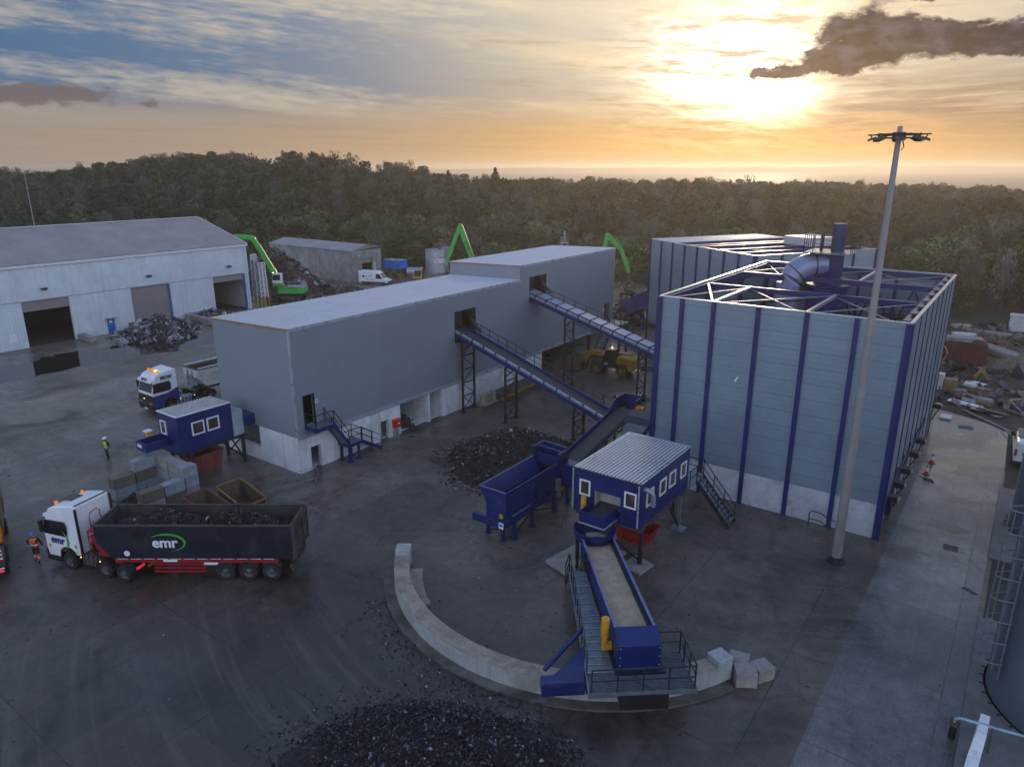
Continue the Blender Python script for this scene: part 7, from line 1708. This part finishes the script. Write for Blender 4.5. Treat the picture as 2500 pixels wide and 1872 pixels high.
# dark site fence along the back of the yard
def fence(label, p, q, h, mat):
    t = thing('fence', label, 'fence', p, 0, world=True); p, q = Vector(p), Vector(q); d = (q - p); n = int(d.length / 2.5)
    for k in range(n + 1):
        b = MB(); c = p + d * (k / n); b.bar(c, c + Vector((0, 0, h + .1)), .1); b.build('post', M['dark_steel'], t)
    b = MB(); m = int(d.length / .16)
    for k in range(m): c = p + d * (k / m); b.bar(c + Vector((0, 0, .1)), c + Vector((0, 0, h)), .05)
    for z in (.3, h - .15): b.bar(p + Vector((0, 0, z)), q + Vector((0, 0, z)), .06)
    b.build('mesh_panel', M[mat], t); return t
fence('dark palisade fence at the foot of the wood behind the silo', (-108, 116.5, 0), (-72, 122.5, 0), 2.4, 'dark_steel')
fence('dark palisade fence at the foot of the wood beyond the grapple', (-70, 123, 0), (-34, 121, 0), 2.2, 'rim_dirt')
# ---------------------------------------------------------------- right edge: tanks, pipe, covers, cones
M['cage'] = pm('dull_galvanised', (.16, .19, .22), .5, .4, .1, 2)
M['tank'] = pm('grey_blue_tank', (.10, .135, .165), .45, .1, .1, .35, streak=(.25, (.06, .08, .1)))
TK = thing('storage_tank', 'large grey tank with a caged ladder at the lower right edge', 'tank', (5.35, 33.1, 0), 0)
b_ = MB(); b_.lathe([(3.95, .1), (3.95, 9.0), (3.6, 9.3), (.001, 9.9)], 72); b_.build('shell', M['tank'], TK, smooth=True)
b_ = MB(); b_.lathe([(3.96, .08), (4.05, .08), (4.05, .16), (3.96, .16)], 72)
for k in range(40):
    a = 2 * math.pi * k / 40; b_.bar((4.0 * math.cos(a), 4.0 * math.sin(a), .17), (4.22 * math.cos(a), 4.22 * math.sin(a), .17), .05)
b_.build('base_ring', M['dark_steel'], TK)
la = R(205); lc = Vector((math.cos(la), math.sin(la), 0)); lt_ = Vector((-lc.y, lc.x, 0))
b_ = MB()
for s in (-.25, .25): b_.bar(lc * 4.15 + lt_ * s + Vector((0, 0, 1.4)), lc * 4.15 + lt_ * s + Vector((0, 0, 9.6)), .06)
for k in range(27): b_.bar(lc * 4.15 - lt_ * .25 + Vector((0, 0, 1.6 + k * .3)), lc * 4.15 + lt_ * .25 + Vector((0, 0, 1.6 + k * .3)), .035)
b_.build('ladder', M['cage'], TK)
for k in range(8):
    b_ = MB(); z = 2.2 + k * .95; b_.sweep([lc * (4.15 + .75 * math.sin(math.pi * j / 12)) + lt_ * (-.38 * math.cos(math.pi * j / 12)) + Vector((0, 0, z)) for j in range(13)], .028, 6); b_.build('cage_hoop', M['cage'], TK)
b_ = MB()
for j in (2, 4, 6, 8, 10): p = lc * (4.15 + .75 * math.sin(math.pi * j / 12)) + lt_ * (-.38 * math.cos(math.pi * j / 12)); b_.bar(p + Vector((0, 0, 2.2)), p + Vector((0, 0, 8.85)), .04)
b_.build('cage_strap', M['cage'], TK)
b_ = MB(); na = R(238); b_.T = frame((3.965 * math.cos(na), 3.965 * math.sin(na), 2.0), (-math.sin(na), math.cos(na), 0), (math.cos(na), math.sin(na), 0)); b_.box(-.08, -.08, 0, .08, .08, .01); b_.build('warning_plate', M['yellow'], TK)
TK2 = thing('storage_tank', 'second grey tank farther up the road at the right edge', 'tank', (4.55, 50.6, 0), 0)
b_ = MB(); b_.lathe([(3.05, .1), (3.05, 7.4), (2.8, 7.6), (.001, 8.0)], 56); b_.build('shell', M['tank'], TK2, smooth=True)
b_ = MB(); b_.lathe([(3.06, .08), (3.14, .08), (3.14, .16), (3.06, .16)], 56)
for k in range(30):
    a = 2 * math.pi * k / 30; b_.bar((3.1 * math.cos(a), 3.1 * math.sin(a), .17), (3.3 * math.cos(a), 3.3 * math.sin(a), .17), .05)
b_.build('base_ring', M['dark_steel'], TK2)
b_ = MB(); b_.tube((.58, 28.35, .06), (.58, 28.35, .62), .13, n=12, mi=0); b_.tube((.58, 28.35, .62), (.58, 28.35, .78), .16, n=12, mi=1); b_.sweep([(.58, 28.35, .78), (.58, 28.35, .9), (.66, 28.33, 1.0), (.8, 28.36, 1.02), (2.0, 28.58, 1.0), (3.6, 28.9, .98)], .055, 8, 2)
tag(b_.build('standpipe', [M['black'], M['rust'], pm('pale_pipe', (.28, .42, .52), .4, .2)], loc=(.6, 28.3, 0), smooth=True), 'pale overhead pipe bending down into a black standpipe with a red collar', 'pipe')
b_ = MB(); b_.add([(1.05, 26.0, 0), (1.45, 26.0, 0), (1.35, 29.0, 0), (1.65, 29.0, 0), (1.05, 26.0, .25), (1.45, 26.0, .25), (1.15, 27.2, .45), (1.55, 27.2, .45), (1.35, 29.0, 1.1), (1.65, 29.0, 1.1), (1.3, 28.0, .95), (1.62, 28.0, .95)], [(0, 1, 3, 2), (4, 6, 7, 5), (6, 10, 11, 7), (10, 8, 9, 11), (0, 4, 5, 1), (2, 3, 9, 8), (0, 2, 8, 10, 6, 4), (1, 5, 7, 11, 9, 3)])
tag(b_.build('wing_wall', M['concrete'], loc=(1.3, 27.5, 0)), 'sloping concrete wing wall at the bottom right corner', 'wall')
b_ = MB(); b_.bar((1.75, 28.0, 0), (1.78, 28.6, .9), .05); tag(b_.build('stake', M['dark_steel'], loc=(1.75, 28, 0)), 'thin dark stake beside the sloping wing wall', 'stake')
def cover(label, x, y, w, l, rz, mat='dark_steel'):
    t = thing('drain_cover', label, 'drain cover', (x, y, .006), rz); b = MB(); b.box(-l / 2, -w / 2, 0, l / 2, w / 2, .012, 0); f = M['concrete_old']
    b.build('frame', f, t); b = MB(); b.box(-l / 2 + .08, -w / 2 + .08, .013, -.01, w / 2 - .08, .022); b.box(.01, -w / 2 + .08, .013, l / 2 - .08, w / 2 - .08, .022); b.build('plate', M[mat], t)
cover('drain cover in the road nearest the large tank', .25, 40.5, .5, .95, R(-36), 'rim_dirt'); cover('square drain cover in the middle of the road beside the blue corner rib', -1.05, 45.0, .9, .9, R(5), 'rim_dirt'); cover('farthest drain cover near the end of the road', -2.25, 69.0, 1.1, 1.2, R(10), 'rim_dirt'); cover('drain cover by the second door of the grey building', -38.9, 39.6, .8, .9, 0, 'rim_dirt')
def cone(label, x, y, tilt=0):
    t = thing('traffic_cone', label, 'traffic cone', (x, y, .006), .4, 'traffic cones on the road'); b = MB(); b.box(-.2, -.2, 0, .2, .2, .04); b.build('base', M['red'], t)
    b = MB(); b.lathe([(.15, .04), (.11, .28)], 14); b.lathe([(.065, .56), (.035, .74), (.001, .75)], 14); b.build('cone', M['red_bright'], t); b = MB(); b.lathe([(.11, .281), (.065, .559)], 14); b.build('sleeve', M['reflective'], t)
cone('orange cone farther up the road with a white top band', -3.6, 58.6); cone('orange cone nearer the camera beside a coil of hose', -3.65, 56.0)
b_ = MB(); b_.sweep([(-3.4 + .32 * math.cos(k * .5) * (1 - k * .01), 54.95 + .26 * math.sin(k * .5), .03 + .002 * k) for k in range(26)] + [(-3.0, 54.6, .03), (-3.9, 55.3, .03), (-4.0, 55.5, .03)], .022, 6); tag(b_.build('hose', M['black'], loc=(-3.4, 55, 0)), 'coil of dark hose on the road in front of the cones', 'hose')
# person at the grapple, the two men in the yard
def person(label, loc, rz, J, top, trouser, lower=None, vest=None, helmet=None, arms=None):
    """body: one skinned surface; J maps joint names to points"""
    names = list(J); idx = {n: i for i, n in enumerate(names)}
    E = [('pelvis', 'belly'), ('belly', 'chest'), ('chest', 'neck'), ('neck', 'head'), ('head', 'crown')]
    for s in 'LR': E += [('chest', 'sh' + s), ('sh' + s, 'el' + s), ('el' + s, 'wr' + s), ('wr' + s, 'pa' + s), ('pelvis', 'hi' + s), ('hi' + s, 'kn' + s), ('kn' + s, 'an' + s), ('an' + s, 'to' + s)]
    rad = dict(pelvis=.145, belly=.145, chest=.165, neck=.055, head=.095, crown=.085)
    for s in 'LR': rad.update({'sh' + s: .085, 'el' + s: .055, 'wr' + s: .036, 'pa' + s: .040, 'hi' + s: .105, 'kn' + s: .07, 'an' + s: .052, 'to' + s: .045})
    V = [Vector(J[n]) for n in names]; edges = [(idx[a], idx[b]) for a, b in E]; rr = [rad[n] for n in names]
    for s in 'LR':    # five fingers
        p, w = Vector(J['pa' + s]), Vector(J['wr' + s]); d = (p - w).normalized(); side = d.cross(Vector((1, 0, 0)))
        side = side.normalized() if side.length > .1 else Vector((0, 1, 0))
        for k, (o, l) in enumerate(((-.030, .07), (-.01, .085), (.01, .08), (.03, .06), (.05, .05))):
            V.append(p + side * o + d * (.02 if k < 4 else -.02)); V.append(p + side * (o * 1.3 if k < 4 else .085) + d * (.02 + l if k < 4 else .02) + Vector((.02, 0, 0))); n_ = len(V)
            edges += [(idx['pa' + s], n_ - 2), (n_ - 2, n_ - 1)]; rr += [.011, .008]
    me = bpy.data.meshes.new('skeleton'); me.from_pydata([tuple(v) for v in V], edges, []); o = bpy.data.objects.new('skeleton', me); COL.objects.link(o)
    sk = o.modifiers.new('skin', 'SKIN'); sb = o.modifiers.new('sub', 'SUBSURF'); sb.levels = 1; sb.render_levels = 1
    for k, r_ in enumerate(rr): me.skin_vertices[0].data[k].radius = (r_, r_ * (.8 if k == idx['chest'] or k == idx['belly'] else 1)) if True else 0
    me.skin_vertices[0].data[idx['pelvis']].use_root = True
    dg = bpy.context.evaluated_depsgraph_get(); bm_ = bpy.data.meshes.new_from_object(o.evaluated_get(dg)); bpy.data.objects.remove(o)
    t = thing('person', label, 'person', loc, rz)
    for m in (M[top], M[trouser], M['skin'], M[lower or trouser], M['black']): bm_.materials.append(m)
    segs = [(Vector(J[a]), Vector(J[b]), mi) for a, b, mi in [('neck', 'head', 2), ('head', 'crown', 2), ('wrL', 'paL', 2), ('wrR', 'paR', 2), ('pelvis', 'belly', 1), ('belly', 'chest', 0), ('chest', 'neck', 0), ('shL', 'elL', 0), ('elL', 'wrL', 0), ('shR', 'elR', 0), ('elR', 'wrR', 0), ('chest', 'shL', 0), ('chest', 'shR', 0), ('hiL', 'knL', 1), ('hiR', 'knR', 1), ('knL', 'anL', 3), ('knR', 'anR', 3), ('anL', 'toL', 4), ('anR', 'toR', 4), ('pelvis', 'hiL', 1), ('pelvis', 'hiR', 1)]]
    def dist(p, a, b):
        d = b - a; u = max(0, min(1, (p - a).dot(d) / d.dot(d))); return (p - a - d * u).length
    for f in bm_.polygons: f.material_index = min(segs, key=lambda q: dist(f.center, q[0], q[1]))[2]; f.use_smooth = True
    bm_.name = 'body'; body = bpy.data.objects.new('body', bm_); COL.objects.link(body); body.parent = t
    h = Vector(J['head']); c = Vector(J['crown']); fwd = Vector((1, 0, 0))
    b = MB(); b.prism([(.085, -.02), (.125, -.035), (.09, .03)], 'y', -.015, .015, 0, Matrix.Translation(h)); b.box(.088, -.028, -.065, .097, .028, -.052, 1, Matrix.Translation(h))
    for s in (-1, 1): b.box(.082, s * .035 - .012, .015, .096, s * .035 + .012, .03, 2, Matrix.Translation(h)); b.box(-.02, s * .092 - .01, -.02, .02, s * .092 + .012, .035, 0, Matrix.Translation(h))
    b.build('face', [M['skin'], M['red_rust'], M['black']], t)
    if helmet:
        b = MB(); prof = [(.135, 0), (.125, .05), (.095, .10), (.05, .125), (.001, .13)]; b.lathe(prof, 18, (0, 0, 0)); b.prism([(.10, 0), (.20, -.012), (.20, .0), (.10, .015)], 'y', -.09, .09); b.T = None
        b.v = [v + h + Vector((-.005, 0, .045)) for v in b.v]; b.build('helmet', M[helmet], t, smooth=True)
    if vest:
        dup_v, dup_f, vi = [], [], {}
        zlo, zhi = Vector(J['pelvis']).z - .03, Vector(J['neck']).z - .045
        for f in bm_.polygons:
            if zlo < f.center.z < zhi and f.material_index in (0, 1) and abs(f.center.y - Vector(J['chest']).y) < .24 and min(segs, key=lambda q: dist(f.center, q[0], q[1]))[0] not in (segs[7][0], segs[8][0], segs[9][0], segs[10][0]):
                if f.center.x > Vector(J['chest']).x + .06 and abs(f.center.y) < .05: continue     # open front
                for k in f.vertices:
                    if k not in vi: vi[k] = len(dup_v); vv = bm_.vertices[k]; dup_v.append(vv.co + vv.normal * .022)
                dup_f.append(tuple(vi[k] for k in f.vertices))
        b = MB(); b.add(dup_v, dup_f); b.m = [1 if (abs(sum((dup_v[k].z for k in f), 0.0) / len(f) - zlo - .17) < .045 or abs(abs(sum((dup_v[k].y for k in f), 0.0) / len(f)) - .12) < .03) and False else 0 for f in dup_f]
        vo = b.build('vest', [M[vest], M['reflective']], t, smooth=True); s_ = vo.modifiers.new('thick', 'SOLIDIFY'); s_.thickness = .012
        b = MB(); cz = zlo + .16; cc = Vector(J['belly'])
        b.lathe([(.178, cz - .035), (.182, cz), (.178, cz + .035)], 20, (0, 0, 0)); b.v = [Vector((cc.x + v.x * .88, cc.y + v.y * 1.08, v.z)) for v in b.v]
        b.build('reflective_band', M['reflective'], vo)
    return t
J1 = dict(pelvis=(0, 0, .95), belly=(.01, 0, 1.12), chest=(0, 0, 1.34), neck=(.01, 0, 1.52), head=(.02, 0, 1.66), crown=(.02, 0, 1.74), shL=(0, .20, 1.44), elL=(-.03, .29, 1.17), wrL=(.05, .30, .92), paL=(.08, .30, .84), shR=(0, -.20, 1.44), elR=(-.05, -.28, 1.18), wrR=(.02, -.31, .94), paR=(.04, -.31, .86), hiL=(0, .1, .90), knL=(.05, .11, .49), anL=(-.02, .11, .09), toL=(.14, .12, .04), hiR=(0, -.1, .90), knR=(.0, -.11, .49), anR=(-.09, -.11, .09), toR=(.07, -.12, .04))
person('man in a yellow vest and white helmet walking alone across the open yard', (-54.4, 22.6, 0), R(-75), J1, 'cloth_dark', 'cloth_navy', None, 'hivis_yellow', 'helmet_white')
J2 = dict(J1); J2.update(elR=(-.02, -.40, 1.26), wrR=(.10, -.30, 1.08), paR=(.15, -.24, 1.06), elL=(.0, .34, 1.2), wrL=(.02, .42, .98), paL=(.03, .44, .90), knL=(.10, .13, .50), anL=(.12, .16, .09), toL=(.28, .20, .04), knR=(.02, -.12, .49), anR=(-.10, -.14, .10), toR=(.05, -.18, .04))
P2 = person('man in an orange vest and blue cap by the white cab of the loaded lorry', (-42.6, 13.1, 0), R(-52), J2, 'cloth_dark', 'cloth_dark', 'hivis_orange', 'hivis_orange', 'helmet_blue')
for a, b in (('knL', 'anL'), ('knR', 'anR')):
    p, q = Vector(J2[a]), Vector(J2[b]); m = p.lerp(q, .45); bb = MB(); bb.tube(m + Vector((0, 0, .03)), m - Vector((0, 0, .03)), .082, n=14, cap=False); bb.build('reflective_band', M['reflective'], P2)
person('tiny far worker in an orange jacket and white helmet standing beyond the feed conveyor', (-55.5, 107.8, 0), R(-60), J1, 'hivis_orange', 'cloth_dark', None, 'hivis_orange', 'helmet_white')

# ---------------------------------------------------------------- clutter on the waste strip at the right
b_ = MB(); CN = thing('container', 'rust red shipping container with pale sheets stacked on its roof', 'container', (-5.2, 93.8, 0), R(8))
b_.box(-2.6, -1.2, 0, 2.6, 1.2, 2.4); b_.build('body', pm('rust_red_container', (.10, .022, .018), .8, 0, .25, .8, corr=('x', .28, .03), stain=(.7, .5, (.05, .02, .015))), CN)
b_ = MB()
for x in (-2.63, 2.55): b_.box(x, -1.24, 0, x + .1, -1.13, 2.45)
b_.bar((-2.6, -1.2, 2.42), (2.6, -1.2, 2.42), .12); b_.build('corner_frame', M['rim_dirt'], CN)
for k, (dx, dy, l, w) in enumerate(((-.6, 0, 3.4, 1.9), (-.4, -.2, 3.2, 1.5), (.4, .1, 3.6, 1.6))):
    b_ = MB(); b_.box(-l / 2, -w / 2, 0, l / 2, w / 2, .12); o = b_.build('sheet_stack', M['ply'] if k else M['clad_trim'], bevel=.02); o.location = (-5.2 + dx, 93.8 + dy, 2.49 + .125 * k); o.rotation_euler = (0, 0, R(8 + 4 * k)); tag(o, ('lowest', 'middle', 'topmost')[k] + ' pale sheet stack on the roof of the rust red container', 'sheet stack', 'sheets on the container roof')
b_ = MB(); b_.sweep([(-7.2 + 1.1 * math.cos(a * .3), 91.9, 1.1 + 1.1 * math.sin(a * .3)) for a in range(21)], .09, 8, 0, True); tag(b_.build('hoop', M['timber_grey'], loc=(-7, 91.9, 0)), 'big pale hoop leaning on the rust red container', 'hoop')
def pallet(label, x, y, rz, n, mat='timber', load=None, lw=1.2):
    t = thing('pallet', label, 'pallet', (x, y, -.02), rz, 'pallets on the waste strip')
    for k in range(n):
        b = MB(); z = k * .15
        for j in range(5): b.box(-lw / 2 + j * lw / 5, -.5, z + .115, -lw / 2 + j * lw / 5 + lw / 6.5, .5, z + .14)
        for y_ in (-.48, -.05, .38): b.box(-lw / 2, y_, z, lw / 2, y_ + .1, z + .114)
        b.build('deck', M[mat], t)
    if load:
        b = MB(); z = n * .15; b.box(-lw * .45, -.45, z, lw * .45, .45, z + .12); b.box(-lw * .3, -.35, z + .121, lw * .42, .4, z + .22); b.build('load', M[load], t)
    return t
pallet('tall stack of pale wooden pallets nearest the enclosure', -4.6, 80.6, R(10), 8); pallet('pallet carrying white boards in the middle of the waste strip', -3.0, 81.2, R(-15), 4, 'timber', 'white_dirty'); pallet('long low pallet carrying brown boxes at the road end', -2.2, 77.8, R(-18), 2, 'timber', 'timber_grey', 3.0); pallet('grey broken pallet left of the long low one', -3.6, 78.9, R(20), 3, 'timber_grey', 'ply')
b_ = MB(); b_.box(-6.1, 80.0, 0, -5.2, 81.0, 1.6); o = b_.build('white_crate', M['white_dirty'], loc=(-5.6, 80.5, 0), bevel=.03); tag(o, 'stack of pale blue white crates tight against the enclosure corner', 'crate')
junk = [('white panels thrown on the ground behind the pallets', -3.8, 83.6, .3, 'white_dirty', 1.3), ('blue and white panels lying by the yellow trolley', -2.6, 84.2, .25, 'clad_trim', 1.4), ('red and white striped boards at the edge of the road', -3.0, 76.0, .12, 'white', 2.6), ('dark navy boards lying beyond the road end', -.9, 74.6, .2, 'navy', 2.6), ('flat pale boards beside the pallet stack', -2.0, 82.8, .15, 'ply', 1.4), ('bent blue sheet on the bare earth', -1.4, 80.8, .1, 'blue', 1.8), ('dark sheets at the foot of the container', -3.6, 90.2, .3, 'navy', 2.0)]
for k, (lb, x, y, h, mt, l) in enumerate(junk):
    rj = random.Random(k); b_ = MB()
    for j in range(4):
        T_j = Tm(rj.uniform(-.4, .4), rj.uniform(-.3, .3), j * h / 4 + .02, rj.uniform(-.4, .4) + R(-30)) @ Matrix.Rotation(rj.uniform(-.12, .12), 4, 'X'); b_.box(-l / 2, -.35, 0, l / 2, .35, .04, 0 if j != 2 or 'striped' not in lb else 1, T_j)
    o = b_.build('boards', [M[mt], M['red']], bevel=0); o.location = (x, y, .05); tag(o, lb, 'boards', 'boards on the waste strip')
b_ = MB(); b_.bar((-2.9, 86.2, .1), (-2.2, 87.6, 1.0), .12, .7, 0); b_.bar((-2.4, 86.6, .9), (-1.6, 86.2, .2), .08, .08, 1); b_.bar((-2.2, 87.2, .8), (-1.4, 86.8, .15), .08, .08, 1); tag(b_.build('trolley', [M['yellow_dirty'], M['timber']], loc=(-2.4, 87, 0)), 'tipped yellow trolley with timber legs on the waste strip', 'trolley')
b_ = MB(); rdb = random.Random(88)
def debris(r):
    x = r.uniform(-7.5, 3.5); y = r.uniform(75.5, 118)
    if x > (1.0 - (y - 75) * .02) + 1.5 * math.sin(y) : return None
    return (x, y, .05 + max(0, .35 * math.sin(x * 1.3 + y * .7)))
M['deb1'] = pm('dull_boards', (.13, .115, .095), .85, 0, .4, 1); M['deb2'] = pm('dull_blue_scrap', (.03, .035, .07), .6, 0, .4, 1); M['deb3'] = pm('dull_pale_scrap', (.26, .26, .26), .7, 0, .3, 1)
shards(b_, 900, debris, (.12, .75), 89, (0, 1, 2, 3, 4), .4, (6, 5, 2, 1.6, 2)); o = b_.build('debris', [M['frag2'], M['deb1'], M['deb2'], M['deb3'], M['rust']]); o['kind'] = 'stuff'; o['label'] = 'loose broken boards and scrap strewn over the waste strip'; o['category'] = 'debris'
def tframe(label, x, y, rz, w, l):
    b = MB(); b.T = Tm(x, y, .05, rz)
    for yy in (0, w): b.bar((0, yy, .08), (l, yy, .08), .14)
    for xx in (0, l * .35, l * .6, l): b.bar((xx, 0, .1), (xx, w, .1), .13)
    b.bar((0, 0, .1), (0, 0, 1.0), .12); b.bar((0, w, .1), (0, w, 1.0), .12); b.bar((0, 0, 1.0), (0, w, 1.0), .12); b.bar((0, 0, 1.0), (l * .5, 0, .1), .1)
    tag(b.build('rack', M['timber_grey'], loc=(x, y, 0)), label, 'rack')
tframe('pale open timber rack lying right of the road end', .4, 76.3, R(-40), 1.5, 3.4)
for k, (x, y, l, rz, mt, lb) in enumerate(((-3.2, 111.0, 4.6, -.10, 'ply', 'long pale timber pack lying on the far waste strip'), (-1.4, 96.0, 3.6, -.5, 'ply', 'tilted pale boards on the bank right of the container'), (-5.8, 108, 2.4, .2, 'white_dirty', 'short white pack far up the waste strip'), (-6.6, 114, 2.0, .4, 'timber_grey', 'weathered planks at the far end of the waste strip'))):
    b_ = MB(); b_.box(-l / 2, -.8, 0, l / 2, .8, .45); b_.box(-l / 2 + .2, -.6, .452, l / 2 + .3, .7, .55); o = b_.build('timber_pack', M[mt]); o.location = (x, y, .02 if k != 1 else 1.0); o.rotation_euler = (.0 if k != 1 else .12, 0 if k != 1 else .12, rz); tag(o, lb, 'timber pack')
b_ = MB(); heap_mesh(b_, 3.6, 1.5, .9, 95.6, 0, 24, 8, 0, 1.2, 1.1, 0, 7, .06); o = b_.build('earth_bank', pm('sandy_bank', (.16, .125, .085), .95, 0, .3, .6, stain=(.5, .6, (.05, .055, .025)), bump=.04, bs=3), loc=(.9, 95.6, 0), smooth=True); tag(o, 'low sandy earth bank right of the rust red container', 'bank')
b_ = MB(); b_.box(-1.2, 115.4, 0, .9, 117.2, 2.2); b_.box(-1.3, 115.3, 2.202, 1.0, 117.3, 2.3); tag(b_.build('cabinet', M['white_dirty'], loc=(-.1, 116, 0)), 'pale square cabinet standing at the far right beyond the timber', 'cabinet')
b_ = MB(); b_.prism([(-4.4, .02), (-3.5, .02), (-3.45, .22), (-4.35, .22)], 'y', 70.2, 71.4); o = b_.build('white_slab', M['white_dirty'], loc=(-4, 70.8, 0), bevel=.06); tag(o, 'small white slab on the road tight to the enclosure wall', 'slab')
b_ = MB(); b_.bar((.9, 69.8, .08), (-2.9, 74.1, .08), .16, .1); b_.bar((.2, 70.4, .2), (1.6, 66.6, .35), .08, .06); tag(b_.build('kerb_timber', M['timber_grey'], loc=(-1, 72, 0)), 'long plank along the end of the road', 'plank')
